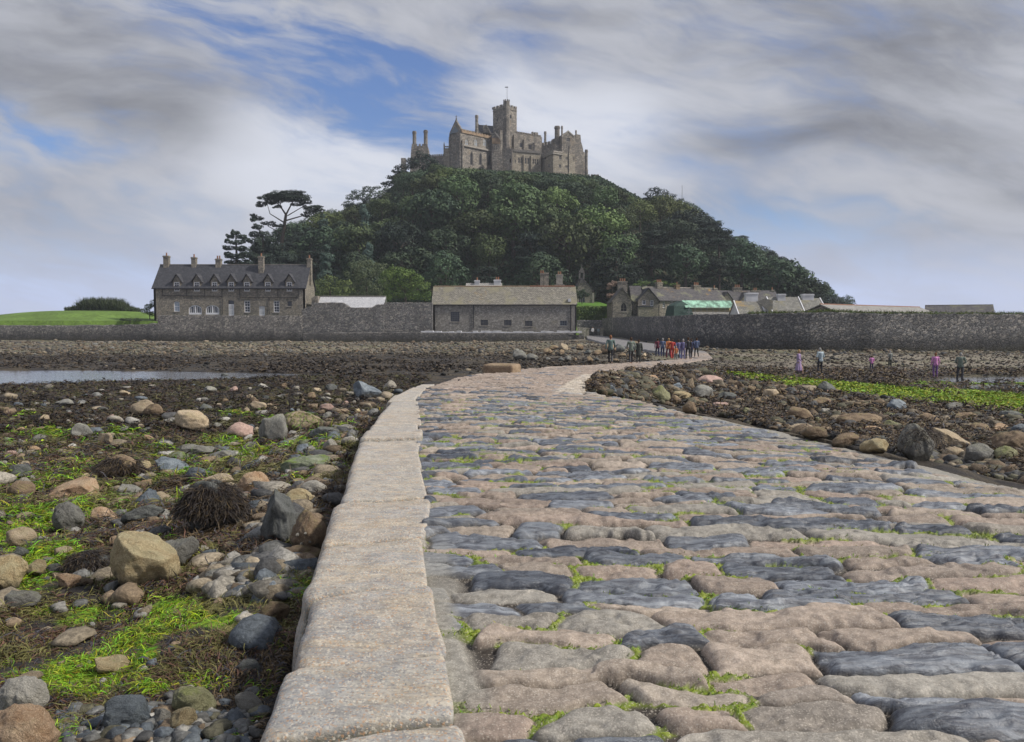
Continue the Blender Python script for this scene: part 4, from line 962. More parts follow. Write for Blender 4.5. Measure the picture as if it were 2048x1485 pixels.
# limpets fixed on two boulders
def limpets(key, spots):
    cx, cy, _, X0, Y0, w, h = byname[key]
    for (ux, uz) in spots:
        mb = MB()
        R = w*Y0/F/2; H = h*Y0/F; x = X0+ux*R; z = float(zbeach(X0, Y0, False))+uz*H; y = Y0-R*.68*sqrt(max(.05, 1-ux*ux-(uz-.4)**2*1.2))
        mb.tube((x, y+.03, z), (x, y-.03, z+.012), R*.12, R*.03, 10); mb.build('limpet', RM['pale'], ROBJ[key])
limpets('the two limpet stone', [(-.05, .62), (.45, .42)])
limpets('the limpet boulder by the kerb', [(-.3, .5), (.1, .55), (.3, .3), (-.1, .25)])
# moss growing up out of the joints near the camera
r = np.random.default_rng(51); n = 150000
y = 1.6+7.4*r.uniform(size=n)**1.5; x = Lx(y)+r.uniform(0, 1, n)*(np.minimum(Rx(y), 4.2)-Lx(y))
wx, wy, i, j, x0, x1 = cells(x, y); dd = np.minimum(np.minimum(wy-row_b[i], row_b[np.minimum(i+1, NR)]-wy), np.minimum(wx-x0, x1-wx))
dd = np.minimum(np.minimum(wy-rowb(i, x), rowb(np.minimum(i+1, NR), x)-wy), np.minimum(wx-x0, x1-wx)); mm = sstep(.53, .64, fbm(x/.35, y/.22, 49, 4)); k = (dd < .02) & (r.uniform(size=n) < mm*1.)
x, y = x[k], y[k]; Z, _, _ = road_surface(x, y); n = len(x)
o = strands('moss', np.stack([x, y, Z-.002], 1), r.uniform(.008, .022, n), np.full(n, .0022)*(1+y*.2), np.stack([r.uniform(.1, .24, n), r.uniform(.18, .34, n), r.uniform(.0, .02, n)], 1), m_alg, r, .8, 2.5, 2); tag(o, kind='stuff')
# ------------------------------------------------------------------ the island: terrain
def _sx(px, Y): return (px-1024)*Y/1600
RIDX = np.array([-128, -108, -92, -80, -68, -58, -46, -38, -28, 30, 42, 52, 60, 70, 85, 98, 110, 122, 140])
RIDZ = np.array([2., 3., 9., 20, 25, 31, 40, 47, 51, 48, 42, 35, 30, 26, 17, 8, 2, 1.5, 1.5])
def zhill(X, Y):
    R = np.interp(X*285/np.minimum(Y+8, 285), RIDX, RIDZ)
    f = np.where(Y < 268, np.clip((Y-176)/(268-176), 0, 1), np.clip((352-Y)/(352-300), 0, 1)); f = np.where((Y >= 268) & (Y <= 300), 1, f)
    g = np.sin(f*pi/2)**1.15
    z = 1.7+(np.maximum(R, 1.7)-1.7)*g+1.5*(fbm(X/11, Y/11, 201)-.5)*g
    # grass mound at the seaward end
    md = np.exp(-(((X+91)/22)**2+((Y-172)/14)**2)**1.5)
    z = np.maximum(z, 1.7+2.3*md*(X < -58)+.0)
    e = sstep(-168, -138, X)*sstep(175, 150, X)*sstep(365, 345, Y); e = np.where((Y < 172) & (X > 12) & (X < 22), np.minimum(e, .3), e)
    return -3.2+(z+3.2)*e
gx = np.linspace(-172, 178, 300); gy = np.concatenate([np.linspace(150.2, 200, 60), np.linspace(201, 368, 130)])
GX, GY = np.meshgrid(gx, gy); GZ = zhill(GX.ravel(), GY.ravel()); GZ[:len(gx)] = -3.; GY[0] += (gy[1]-gy[0])-.12
c = np.array([.05, .05, .03])[None]*np.ones((GX.size, 1)); lawn = ((GY.ravel() < 181))[:, None].astype(float)
c = c*(1-lawn)+(np.array([.12, .2, .035])[None]*(.6+.8*fbm(GX.ravel()/4, GY.ravel()/4, 210))[:, None])*lawn
BC = np.ones((GX.size, 4)); BC[:, :3] = c
o = add('hill', np_mesh('hill', np.stack([GX.ravel(), GY.ravel(), GZ], 1), grid_faces(len(gy), len(gx)), True, {'ground': ('POINT', 'FLOAT_COLOR', BC)}), attrmat('hill_ground', 'ground', .9, 6., .6, .05))
tag(o, kind='structure')

# ------------------------------------------------------------------ facades
class Fac:
    """a vertical wall plane given by the pixels and distances of its two ends"""
    def __init__(s, pA, YA, pB, YB, row=640):
        s.A = Vector((xat(pA, row, YA), YA, 0)); s.B = Vector((xat(pB, row, YB), YB, 0))
        s.d = (s.B-s.A); s.L = s.d.length; s.d.normalize(); s.n = Vector((-s.d.y, s.d.x, 0))      # n points away from the viewer
        s.row = row
    def u(s, px, py=None):
        a = float(ray(px, py or s.row)[0]); A, d = s.A, s.d
        return (a*A.y-A.x)/(d.x-a*d.y)
    def z(s, py, u=None):
        u = s.L/2 if u is None else u; return zat(py, s.A.y+s.d.y*u)
    def zp(s, px, py): return s.z(py, s.u(px, py))
    def P(s, u, w, z): return s.A+s.d*u+s.n*w+Vector((0, 0, z))
def wallmb(mb, f, u0, u1, z0, z1, holes=(), thick=.5, rev=.22, back=True):
    us = sorted(set([u0, u1]+[h[0] for h in holes]+[h[1] for h in holes])); zs = sorted(set([z0, z1]+[h[2] for h in holes]+[h[3] for h in holes]))
    us = [x for x in us if u0 <= x <= u1]; zs = [x for x in zs if z0 <= x <= z1]
    for a, b in zip(us, us[1:]):
        for c, d in zip(zs, zs[1:]):
            um, zm = (a+b)/2, (c+d)/2
            if any(h[0] < um < h[1] and h[2] < zm < h[3] for h in holes): continue
            mb.poly([f.P(a, 0, c), f.P(b, 0, c), f.P(b, 0, d), f.P(a, 0, d)])
    for h in holes:
        a, b, c, d = h[:4]
        for p in (((a, c), (a, d)), ((a, d), (b, d)), ((b, d), (b, c)), ((b, c), (a, c))):
            (p0, q0), (p1, q1) = p; mb.poly([f.P(p0, 0, q0), f.P(p1, 0, q1), f.P(p1, rev, q1), f.P(p0, rev, q0)])
        if len(h) > 4 and h[4] > 0:      # arched head: fill the spandrels
            r = h[4]; uc = (a+b)/2; hw = (b-a)/2; n = 8; pointed = len(h) > 5 and h[5]
            for sd in (-1, 1):
                pts = []
                for k in range(n+1):
                    t = k/n
                    if pointed: x = hw*(1-t); y = r*sqrt(max(0, 1-(1-t)**2)) if False else r*(t**.62)
                    else: x = hw*cos(t*pi/2); y = r*sin(t*pi/2)
                    pts.append((uc+sd*x, d-r+y))
                poly = [f.P(x, -.002, y) for x, y in pts]+[f.P(uc+sd*hw, -.002, d)]
                mb.prism(poly, f.n*(rev-.01))
    mb.poly([f.P(u0, 0, z1), f.P(u1, 0, z1), f.P(u1, thick, z1), f.P(u0, thick, z1)])
    mb.poly([f.P(u0, 0, z0), f.P(u0, 0, z1), f.P(u0, thick, z1), f.P(u0, thick, z0)])
    mb.poly([f.P(u1, 0, z1), f.P(u1, 0, z0), f.P(u1, thick, z0), f.P(u1, thick, z1)])
    if back: mb.poly([f.P(u1, thick, z0), f.P(u0, thick, z0), f.P(u0, thick, z1), f.P(u1, thick, z1)])
def fbox(mb, f, u0, u1, w0, w1, z0, z1): mb.box(f.P(u0, w0, z0), f.d*(u1-u0), f.n*(w1-w0), (0, 0, z1-z0))
def archpts(uc, hw, zs, r, n=10, pointed=False):
    out = []
    for k in range(n+1):
        t = k/n
        if pointed:
            q = abs(1-2*t); x = hw*(1-2*t); y = r*((1-q)**.62)
        else: x = hw*cos(pi*t); y = r*sin(pi*t)
        out.append((uc+x, zs+y))
    return out
def window(parent, f, h, nx=2, ny=3, fw=.07, frame='white', pane='glass', sill=True, mid=False, name='window', pw=.19, bars=.035):
    a, b, c, d = h[:4]; r = h[4] if len(h) > 4 else 0; pointed = len(h) > 5 and h[5]; mb = MB(); w0, w1 = pw-.08, pw-.02
    fbox(mb, f, a, a+fw, w0, w1, c, d-r); fbox(mb, f, b-fw, b, w0, w1, c, d-r); fbox(mb, f, a+fw, b-fw, w0, w1, c, c+fw)
    uc, hw = (a+b)/2, (b-a)/2
    if r > 0:
        o1 = archpts(uc, hw, d-r, r, 10, pointed); i1 = archpts(uc, hw-fw, d-r, max(r-fw, .02), 10, pointed)
        for k in range(10): mb.prism([f.P(o1[k][0], w0, o1[k][1]), f.P(o1[k+1][0], w0, o1[k+1][1]), f.P(i1[k+1][0], w0, i1[k+1][1]), f.P(i1[k][0], w0, i1[k][1])], f.n*(w1-w0))
    else: fbox(mb, f, a+fw, b-fw, w0, w1, d-fw, d)
    for k in range(1, nx):
        u = a+(b-a)*k/nx; q = abs(u-uc)/max(hw, .01); top = d-fw if r == 0 else d-r+r*sqrt(max(0, 1-q*q))*.95
        fbox(mb, f, u-bars/2, u+bars/2, w0+.015, w1-.004, c+fw, top)
    for k in range(1, ny):
        z = c+(d-c)*k/ny; t_ = bars*(2 if mid and k == ny//2 else 1)
        if z < d-r: fbox(mb, f, a+fw, b-fw, w0+.01, w1-.008, z-t_/2, z+t_/2)
    o = mb.build(name, M[frame], parent)
    mp = MB(); fbox(mp, f, a+.01, b-.01, pw, pw+.02, c+.01, d-.01)
    if r > 0: mp = MB(); mp.prism([f.P(a+.01, pw, c+.01), f.P(b-.01, pw, c+.01)]+[f.P(x, pw, z) for x, z in archpts(uc, hw-.01, d-r, r-.01, 10, pointed)], f.n*.02)
    mp.build('pane', M[pane], o)
    if sill: ms = MB(); fbox(ms, f, a-.08, b+.08, -.07, pw-.09, c-.12, c-.003); ms.build('sill', M['trim'], o)
    return o
def gable_roof(mb, f, u0, u1, dep, ze, zr, over=.25, th=.14, eave_o=.3, wr=None):
    wr = dep/2 if wr is None else wr
    for (wa, wb, sg) in ((-eave_o, wr, 1), (dep+eave_o, wr, -1)):
        slope = (zr-ze)/wr; za = ze-slope*eave_o
        mb.prism([f.P(u0-over, wa, za), f.P(u0-over, wb, zr), f.P(u0-over, wb, zr+th), f.P(u0-over, wa, za+th)], f.d*(u1-u0+2*over))
def gable_end(mb, f, u, dep, z0, ze, zr, th=.4):
    mb.prism([f.P(u, 0, z0), f.P(u, dep, z0), f.P(u, dep, ze), f.P(u, dep/2, zr), f.P(u, 0, ze)], f.d*th)
def chimney(parent, f, u, w, z0, z1, wd=.9, dp=.8, mat='wall_house', pots=2, name='chimney', capm='trim_dark', sub=True):
    mb = MB(); fbox(mb, f, u-wd/2, u+wd/2, w-dp/2, w+dp/2, z0, z1-.28); fbox(mb, f, u-wd/2-.09, u+wd/2+.09, w-dp/2-.09, w+dp/2+.09, z1-.28, z1-.12); fbox(mb, f, u-wd/2-.03, u+wd/2+.03, w-dp/2-.03, w+dp/2+.03, z1-.12, z1)
    o = mb.build(name, M[mat], parent)
    for k in range(pots):
        mp = MB(); c = f.P(u+(k-(pots-1)/2)*.42, w, z1); mp.tube(c, c+Vector((0, 0, .55)), .15, .12, 10); mp.tube(c+Vector((0, 0, .5)), c+Vector((0, 0, .58)), .16, .16, 10)
        mp.build('chimney_pot', M['pot'], o if sub else parent)
    return o
def merlons(mb, f, u0, u1, w0, w1, z0, h=.9, n=6, duty=.58):
    st = (u1-u0)/(n-1+duty)
    for k in range(n): fbox(mb, f, u0+st*k, u0+st*(k+duty), w0, w1, z0, z0+h)

# ------------------------------------------------------------------ sea walls
def topped_wall(name, pts, zb, mat, label, cat='wall', thick=1.2, cope=None, wob=.0, seedw=0):
    """wall along points (px, Y, top z); front face slightly battered, top uneven"""
    root = None; mb = MB(); r = np.random.default_rng(seedw)
    P = []
    for k in range(len(pts)-1):
        (pa, Ya, za), (pb, Yb, zb_) = pts[k], pts[k+1]
        n = max(1, int(abs(pb-pa)/9))
        for i in range(n): t = i/n; P.append((xat(pa, 660, Ya)*(1-t)+xat(pb, 660, Yb)*t, Ya*(1-t)+Yb*t, za*(1-t)+zb_*t))
    pa, Ya, za = pts[-1]; P.append((xat(pa, 660, Ya), Ya, za))
    P = [(x, y, z+wob*float(r.normal())) for x, y, z in P]
    V = []
    for (x, y, z) in P: V += [(x, y-.35, zb), (x, y, z-.12), (x, y+.06, z), (x, y+thick, z), (x, y+thick, zb)]
    fs = []
    for k in range(len(P)-1):
        a = 5*k; b = a+5
        for i in range(4): fs.append([a+i, b+i, b+i+1, a+i+1])
    fs.append([0, 1, 2, 3, 4]); e = 5*(len(P)-1); fs.append([e+4, e+3, e+2, e+1, e])
    mb.v = V; mb.f = fs; o = mb.build(name, M[mat]); tag(o, label, cat); return o
zz = lambda py, Y: zat(py, Y)
topped_wall('sea_wall', [(-260, 150, zz(651, 150)), (-60, 150, zz(650, 150)), (120, 150, zz(652, 150)), (250, 150, zz(650, 150)), (322, 149, zz(647, 149))], -2.6, 'wall_sea', 'low dark sea wall under the grass mound at the far left', wob=.06)
topped_wall('sea_wall', [(316, 146, zz(631, 146)), (604, 146, zz(632, 146))], -2.6, 'wall_sea', 'tall dark retaining wall in front of the long dormered cottage row')
topped_wall('sea_wall', [(604, 146.4, zz(619, 146)), (622, 146.4, zz(613, 146)), (626, 146.4, zz(606, 146)), (686, 146.4, zz(605, 146)), (694, 146.4, zz(610, 146)), (700, 146.4, zz(615, 146)), (744, 146.4, zz(615, 146)), (754, 146.4, zz(609, 146)), (768, 146.4, zz(608.5, 146))], -2.6, 'wall_pier', 'high rubble wall with a dipped top below the white shed', wob=.03)
topped_wall('sea_wall', [(768.5, 146.9, zz(605.5, 147)), (865, 146.9, zz(605.5, 147))], -2.6, 'wall_pier', 'high level topped rubble wall joined to the long grey barn')
o = topped_wall('quay_wall', [(606, 142.6, zz(667, 142.6)), (700, 142.6, zz(665, 142.6)), (840, 142.2, zz(665, 142)), (1000, 142, zz(667, 142)), (1100, 142.2, zz(669, 142)), (1168, 143, zz(671, 143))], -2.6, 'wall_sea', 'low dark quay wall along the foot of the barn and garden walls', thick=4.2, wob=.04)
mb = MB()
for k in range(40):
    px = 842+k*8; mb.box((xat(px, 664, 143.), 142.4+random.uniform(0, .3), zat(666.5, 142.4)), (.8, 0, 0), (0, 1.6, 0), (0, 0, random.uniform(.12, .42)))
o = mb.build('quay_coping', M['render_white']); tag(o, 'pale rough coping stones along the quay below the barn', 'coping')
# pier wall
PW = [(1207, 160), (1250, 142), (1300, 125), (1394, 105), (1500, 97), (1620, 95), (1740, 94), (1900, 94.5), (2048, 95), (2300, 96)]
tops = {1207: 637, 1250: 634.5, 1300: 633, 1394: 630, 1500: 628, 1620: 626, 1660: 622, 1740: 627, 1900: 628.5, 2048: 629, 2300: 629}
o = topped_wall('pier_wall', [(p, Y, zat(float(np.interp(p, list(tops), list(tops.values()))), Y)) for p, Y in PW], -2.7, 'wall_pier', 'long dark stone harbour wall running along the right side', thick=3.0, wob=.05)
pier = o
# turf on the pier top
r = np.random.default_rng(61); n = 5200; px = r.uniform(1500, 2300, n); Yp = np.interp(px, [p for p, _ in PW], [y for _, y in PW])
zt = np.array([zat(float(np.interp(p, list(tops), list(tops.values()))), y) for p, y in zip(px, Yp)]); P0 = np.stack([_sx(px, Yp), Yp+r.uniform(-.05, 2.2, n), zt-.05], 1)
M['turf'] = attrmat('turf_blade', 'ground', .8, 20., .4, .01)
o = strands('wall_top_grass', P0, r.uniform(.25, .6, n), np.full(n, .05), np.stack([r.uniform(.06, .12, n), r.uniform(.09, .15, n), np.full(n, .03)], 1), M['turf'], r, .6, 2.5); tag(o, kind='stuff')
# weed and rocks heaped at the foot of the walls
# village quay behind the gate
mb = MB(); mb.box((xat(1150, 660, 161), 160.6, -2.5), (xat(1216, 660, 161)-xat(1150, 660, 161), 0, 0), (0, 16, 0), (0, 0, 2.5+zat(671.5, 160.4))); o = mb.build('quay_ground', M['render_white']); tag(o, kind='structure')
topped_wall('garden_wall', [(1154, 163, zz(640.5, 163)), (1290, 163, zz(640.5, 163)), (1420, 166, zz(640, 166))], -1.5, 'wall_pier', 'low garden wall behind the gateway, in front of the hedge')
topped_wall('stair_wall', [(1154, 158, zz(655, 158)), (1176, 158, zz(656, 158))], -1.5, 'wall_barn', 'short stepped wall between the barn and the gateway')
mb = MB(); f = Fac(1174, 157, 1207, 157)
for u in (f.u(1176), f.u(1204)): fbox(mb, f, u-.25, u+.25, 0, .5, -1.3, zat(658, 157)); fbox(mb, f, u-.33, u+.33, -.08, .58, zat(658, 157), zat(656.5, 157))
o = mb.build('gate_pillars', M['trim']); tag(o, 'pale gate pillars standing where the causeway enters the island', 'gateposts')

# grass mound lawn cover and shrubs at the far left are planted with the trees
# ------------------------------------------------------------------ long dormered cottage row
CRX = empty('cottage_row', at(460, 632, 152), 'long two storey stone cottage row with seven gabled dormers and dark slate roof', 'cottage row')
f = Fac(308.5, 152, 611, 152); dep = 7.5
ze = f.z(575); zr = zat(531.5, 152+dep/2); zb = f.z(631.5)
H = []
win = []
gwin = [((348.4, 360), (603, 623.5), 'pale'), ((489, 500.7), (602, 625), 'sash'), ((547.6, 559.3), (602, 625), 'sash'), ((575, 584), (603, 613), 'dark')]
for (pa, pb), (ya, yb), st in gwin:
    h = (f.u(pa), f.u(pb), f.z(yb), f.z(ya))+((.35,) if st == 'pale' else ()); H.append(h); win.append((h, st))
arch = [(377.7, 404), (411.8, 438.6)]; ah = []
for pa, pb in arch:
    h = (f.u(pa), f.u(pb), f.z(629.5), f.z(610.5), .8); H.append(h); ah.append(h)
doors = [((457, 468.5), (601, 631)), ((518, 530), (612.5, 631))]; dh = []
for (pa, pb), (ya, yb) in doors:
    h = (f.u(pa), f.u(pb), zb, f.z(ya), .25); H.append(h); dh.append(h)
dorm = [355, 395, 430.4, 463.6, 494.8, 536.8, 579.8]
dwh = []
for p in dorm:
    h = (f.u(p-5.6), f.u(p+5.6), f.z(583), f.z(574.6)-.0); dwh.append(h); H.append((h[0], h[1], h[2], ze-.02))
mb = MB(); wallmb(mb, f, 0, f.L, zb-2, ze-.02, H, thick=.5)
gable_end(mb, f, .004, dep-.01, zb-1, ze-.03, zr-.1, .4); gable_end(mb, f, f.L-.404, dep-.01, zb-1, ze-.03, zr-.1, .4)
fbox(mb, f, .41, f.L-.41, dep-.5, dep-.01, zb-1, ze-.1)
o = mb.build('wall', M['wall_house'], CRX)
mb = MB(); gable_roof(mb, f, 0, f.L, dep, ze, zr); roof = mb.build('roof', M['slate_dark'], CRX)
mb = MB(); mb.tube(f.P(-.25, dep/2, zr+.15), f.P(f.L+.25, dep/2, zr+.15), .11, .11, 6); mb.build('ridge_tiles', M['trim_dark'], roof)
for h, st in win:
    window(CRX, f, h, 2, 4, .12, 'white', 'glass_pale' if st == 'pale' else 'glass', mid=True, bars=.05) if st != 'dark' else window(CRX, f, h, 3, 2, .06, 'trim_dark')
for h in ah:
    w_ = window(CRX, f, h, 6, 1, .2, 'white', 'glass', bars=.09, name='arched_window'); mb = MB(); uc = (h[0]+h[1])/2; fbox(mb, f, uc-.13, uc+.13, .07, .165, h[2], h[3]-.1); fbox(mb, f, h[0], h[1], .06, .17, h[2], h[2]+.35); mb.build('frame_rail', M['white'], w_)
for h, hv in zip(dh, (.72, .95)):
    mb = MB(); zt = h[2]+2.15; fbox(mb, f, h[0]+.04, h[1]-.04, .12, .18, h[2], min(zt, h[3]-.02)); d_ = mb.build('door', M['white'], CRX)
    mb = MB(); fbox(mb, f, h[0]+.2, h[1]-.2, .105, .122, h[2]+.25, h[2]+1.); fbox(mb, f, h[0]+.2, h[1]-.2, .105, .122, h[2]+1.15, h[2]+1.95); mb.build('door_panel', M['render_white'], d_)
    if h[3]-zt > .2: mb = MB(); fbox(mb, f, h[0]+.05, h[1]-.05, .14, .17, zt, h[3]-.02); mb.build('fanlight', M['glass'], d_)
for p, h in zip(dorm, dwh):
    uc = f.u(p); hw = .84; z0 = ze-.02; z1 = f.z(562.5); zg = f.z(548.5)
    hole = (h[0], h[1], z0, f.z(564.5)); mb = MB()
    wallmb(mb, f, uc-hw*.82, uc+hw*.82, z0, z1, [hole], thick=.24, rev=.2, back=False)
    mb.prism([f.P(uc-hw*.82, .004, z1), f.P(uc+hw*.82, .004, z1), f.P(uc, .004, zg-.15)], f.n*.22)
    for sd in (-1, 1): fbox(mb, f, uc+sd*hw*.82-.08, uc+sd*hw*.82+.08, .245, 2.6, z0-.3, z1)
    dm = mb.build('dormer', M['wall_house'], CRX)
    mb = MB(); dl = 3.2
    for sd in (-1, 1): mb.prism([f.P(uc, -.22, zg), f.P(uc+sd*(hw+.2), -.22, z1-.25), f.P(uc+sd*(hw+.2), -.22, z1-.12), f.P(uc, -.22, zg+.14)], f.n*dl)
    mb.build('dormer_roof', M['slate_dark'], dm)
    w_ = window(CRX, f, (h[0], h[1], h[2], f.z(564.5)), 2, 4, .15, 'white', 'glass', mid=True, name='dormer_window', bars=.06, pw=.14)
for pa, y0, wd, pots, wf in ((319.7, 510, 1.0, 1, 3.7), (375.8, 513, .85, 1, 3.7), (425.8, 516, 1.0, 2, 3.7), (516, 511, .95, 1, 2.7), (610.8, 515, .85, 1, 3.7)):
    chimney(CRX, f, f.u(pa), wf, ze+.8, zat(y0+2, 152+wf), wd, .9, 'wall_house', pots)
mb = MB()
def pipe(a, b, rad=.055): mb.tube(f.P(f.u(a[0]), -.09, f.z(a[1])), f.P(f.u(b[0]), -.09, f.z(b[1])), rad, rad, 6)
pipe((325, 591.6), (446, 592.8)); pipe((480.5, 595.3), (598, 595.3))
for p in (326.7, 375, 411): pipe((p, 575), (p, 592))
pipe((445.5, 575), (445.5, 629)); pipe((480.8, 575), (480.8, 595)); pipe((515.5, 577), (515.5, 595)); pipe((557, 577), (557, 595)); pipe((597.6, 577), (597.6, 595)); pipe((539, 595), (539, 629))
fbox(mb, f, -.1, f.L+.1, -.34, -.22, ze-.28, ze-.16)
mb.build('drainpipes', M['black'], CRX)
# ------------------------------------------------------------------ white shed
WS = empty('white_shed', at(700, 615, 153), 'low shed with whitewashed slate roof behind the dipped wall', 'shed'); f = Fac(636, 152, 767, 152); zt = f.z(593.5)
mb = MB(); fbox(mb, f, 0, f.L, .3, 5, 1.2, f.z(613)-.05); mb.build('wall', M['wall_house'], WS)
mb = MB(); gable_roof(mb, f, 0, f.L, 5.2, f.z(616), zt, .1, .12, .1); mb.build('roof', M['whitewash'], WS)
mb = MB(); mb.prism([f.P(-1.3, .5, 1.5), f.P(-.15, .5, 1.5), f.P(-.15, .5, f.z(592)), f.P(-.9, .5, f.z(593)), f.P(-1.3, .5, f.z(597))], f.n*4); mb.build('end_wall', M['wall_house'], WS)
mb = MB(); fbox(mb, f, -.14, 0.02, .2, .4, 2.5, zt); fbox(mb, f, -.1, f.L+.1, 2.4, 2.8, zt+.1, zt+.22); mb.build('ridge_cap', M['trim'], WS)
# ------------------------------------------------------------------ long grey barn
BN = empty('long_barn', at(1010, 665, 150), 'long low grey stone barn with lichen covered roof and small barred windows', 'barn')
f = Fac(865.5, 149, 1152, 149); dep = 7.; ze = f.z(608.5); zr = zat(574.8, 149+dep/2); zb = -.6
wb = [((901, 919), (624, 644), 5, 5), ((961, 976), (640, 651.5), 5, 4), ((1008, 1023), (640.5, 652), 5, 4), ((1050, 1065), (642, 653), 5, 4), ((1120, 1134), (642, 652), 3, 2)]
H = [(f.u(a), f.u(b), f.z(y1), f.z(y0)) for (a, b), (y0, y1), _, _ in wb]
mb = MB(); wallmb(mb, f, 0, f.L, zb-1, ze-.02, H, .5); gable_end(mb, f, .003, dep-.01, zb-1, ze-.03, zr-.12); gable_end(mb, f, f.L-.403, dep-.01, zb-1, ze-.03, zr-.12)
fbox(mb, f, .41, f.L-.41, dep-.5, dep-.01, zb-1, ze-.1); mb.build('wall', M['wall_barn'], BN)
for h, (a, b_, nx, ny) in zip(H, wb): window(BN, f, h, nx, ny, .06, 'trim_dark' if nx > 3 else 'lead', 'glass', bars=.04, pw=.14)
mb = MB(); gable_roof(mb, f, 0, f.L, dep, ze, zr, .2, .15, .25); rf = mb.build('roof', M['slate_lichen'], BN)
mb = MB(); mb.tube(f.P(0, dep/2, zr+.14), f.P(f.u(1090), dep/2, zr+.14), .12, .12, 6); mb.build('ridge_tiles', M['trim_orange'], rf)
mb = MB(); mb.tube(f.P(f.u(1060), dep/2, zr+.16), f.P(f.L, dep/2, zr+.16), .13, .13, 6); mb.build('ridge_tiles', M['red_tile'], rf)
mb = MB(); fbox(mb, f, -.1, f.L+.25, -.34, -.2, ze-.28, ze-.12)
for p, y1 in ((947, 657), (1141, 662), (1151.5, 663)): mb.tube(f.P(f.u(p), -.1, f.z(y1)), f.P(f.u(p), -.1, ze-.15), .08, .08, 6)
mb.build('drainpipes', M['black'], BN)
mb = MB(); mb.prism([f.P(f.u(1015), -.06, f.z(615)), f.P(f.u(1140), -.06, f.z(613.5)), f.P(f.u(1140), -.06, f.z(611.5)), f.P(f.u(1080), -.06, f.z(611.6)), f.P(f.u(1015), -.06, f.z(614.2))], f.n*.05); fbox(mb, f, f.u(1143), f.u(1150), -.05, -.003, -.4, ze-.3); mb.build('lintel_band', M['trim'], BN)
mb = MB(); fbox(mb, f, f.u(1136), f.u(1142), -.02, 1.0, f.z(604), f.z(598)); mb.build('roof_light', M['render_white'], BN)
# ------------------------------------------------------------------ white house behind the barn roof
WH = empty('white_house', at(965, 640, 165), 'white rendered house with two chimneys just showing above the barn roof', 'house'); f = Fac(928, 165, 1006, 165)
mb = MB(); wallmb(mb, f, 0, f.L, 1.5, f.z(576), [], 5); mb.build('wall', M['render_white'], WH)
mb = MB(); gable_roof(mb, f, .4, f.L-.3, 5, f.z(578), zat(568, 167.5), .1); mb.build('roof', M['slate_pale'], WH)
chimney(WH, f, f.u(953.6), 2, 6, zat(561, 167), 1.05, .9, 'render_white', 1); chimney(WH, f, f.u(994.5), 2, 6, zat(560, 167), 1.45, .9, 'render_white', 2)
# chimney house right behind the barn
CH = empty('chimney_house', at(1100, 640, 162), 'stone house with two tall granite chimneys behind the right end of the barn', 'house'); f = Fac(1060, 162, 1138, 162)
mb = MB(); wallmb(mb, f, 0, f.L, 1.5, f.z(579), [], 5); mb.build('wall', M['wall_house'], CH)
mb = MB(); gable_roof(mb, f, 0, f.L, 5, f.z(581), zat(574, 164.5), .1); mb.build('roof', M['slate_purple'], CH)
for pa, pb, yt in ((1081, 1088, 547), (1088.5, 1098.5, 546), (1113, 1127, 549)):
    uc = f.u((pa+pb)/2); wd = (pb-pa)*162/1600; chimney(CH, f, uc, 2.5, 6.5, zat(yt, 164.5), wd*.92, .9, 'trim' if pa > 1100 else 'wall_house', 2 if pa != 1088.5 else 0)
mb = MB(); fbox(mb, f, f.u(1110), f.u(1130), 2., 3.2, 6, zat(569, 164)); mb.build('chimney_base', M['wall_house'], CH)
# small stone chapel with a bellcote
CP = empty('small_chapel', at(1168, 603, 176), 'small grey gabled chapel with a pointed bellcote behind the hedge', 'chapel'); f = Fac(1149, 176, 1187, 176)
uc = f.u(1163); mb = MB(); zt_ = f.z(558); z0 = 1.7
hole = (f.u(1157), f.u(1170), z0+1, f.z(575), .9, True)
wallmb(mb, f, f.u(1151), f.u(1184), z0, f.z(582), [hole], .6); mb.prism([f.P(f.u(1151), .0, f.z(582)), f.P(f.u(1184), .0, f.z(582)), f.P(uc+.5, .0, zt_), f.P(uc-.5, .0, zt_)], f.n*.6)
fbox(mb, f, f.u(1151)+.05, f.u(1184)-.05, .6, 8, z0, f.z(583)); cw_ = mb.build('wall', M['wall_house'], CP)
mb = MB(); ga = [(f.u(1187)+.1, f.z(583)), (uc, zt_+.3)]
for sd in (-1, 1):
    ue = f.u(1187) if sd > 0 else f.u(1148); mb.prism([f.P(ue, -.15, f.z(584)), f.P(uc, -.15, zt_), f.P(uc, -.15, zt_+.28), f.P(ue, -.15, f.z(584)+.28)], f.n*8.3)
mb.build('roof', M['slate_purple'], CP)
mb = MB(); bz0, bz1, bzt = f.z(560), f.z(546), f.z(534); hw = f.u(1168.6)-uc
fbox(mb, f, uc-hw, uc-hw*.45, -.1, .8, bz0-.4, bz1); fbox(mb, f, uc+hw*.45, uc+hw, -.1, .8, bz0-.4, bz1); fbox(mb, f, uc-hw, uc+hw, -.12, .82, bz1, bz1+.2); fbox(mb, f, uc-hw, uc+hw, -.1, .8, bz0-.8, bz0+.15)
mb.prism([f.P(uc-hw, -.1, bz1+.2), f.P(uc+hw, -.1, bz1+.2), f.P(uc, -.1, bzt)], f.n*.9); bc = mb.build('bellcote', M['trim_dark'], CP)
mb = MB(); c_ = f.P(uc, .35, bzt-.1); mb.box(c_-Vector((.05, .05, 0)), (.1, 0, 0), (0, .1, 0), (0, 0, .75)); mb.box(c_+Vector((-.22, -.045, .4)), (.44, 0, 0), (0, .09, 0), (0, 0, .1)); mb.build('cross', M['trim_dark'], bc)
window(CP, f, hole, 3, 3, .12, 'trim', 'glass', name='arched_window', bars=.1)
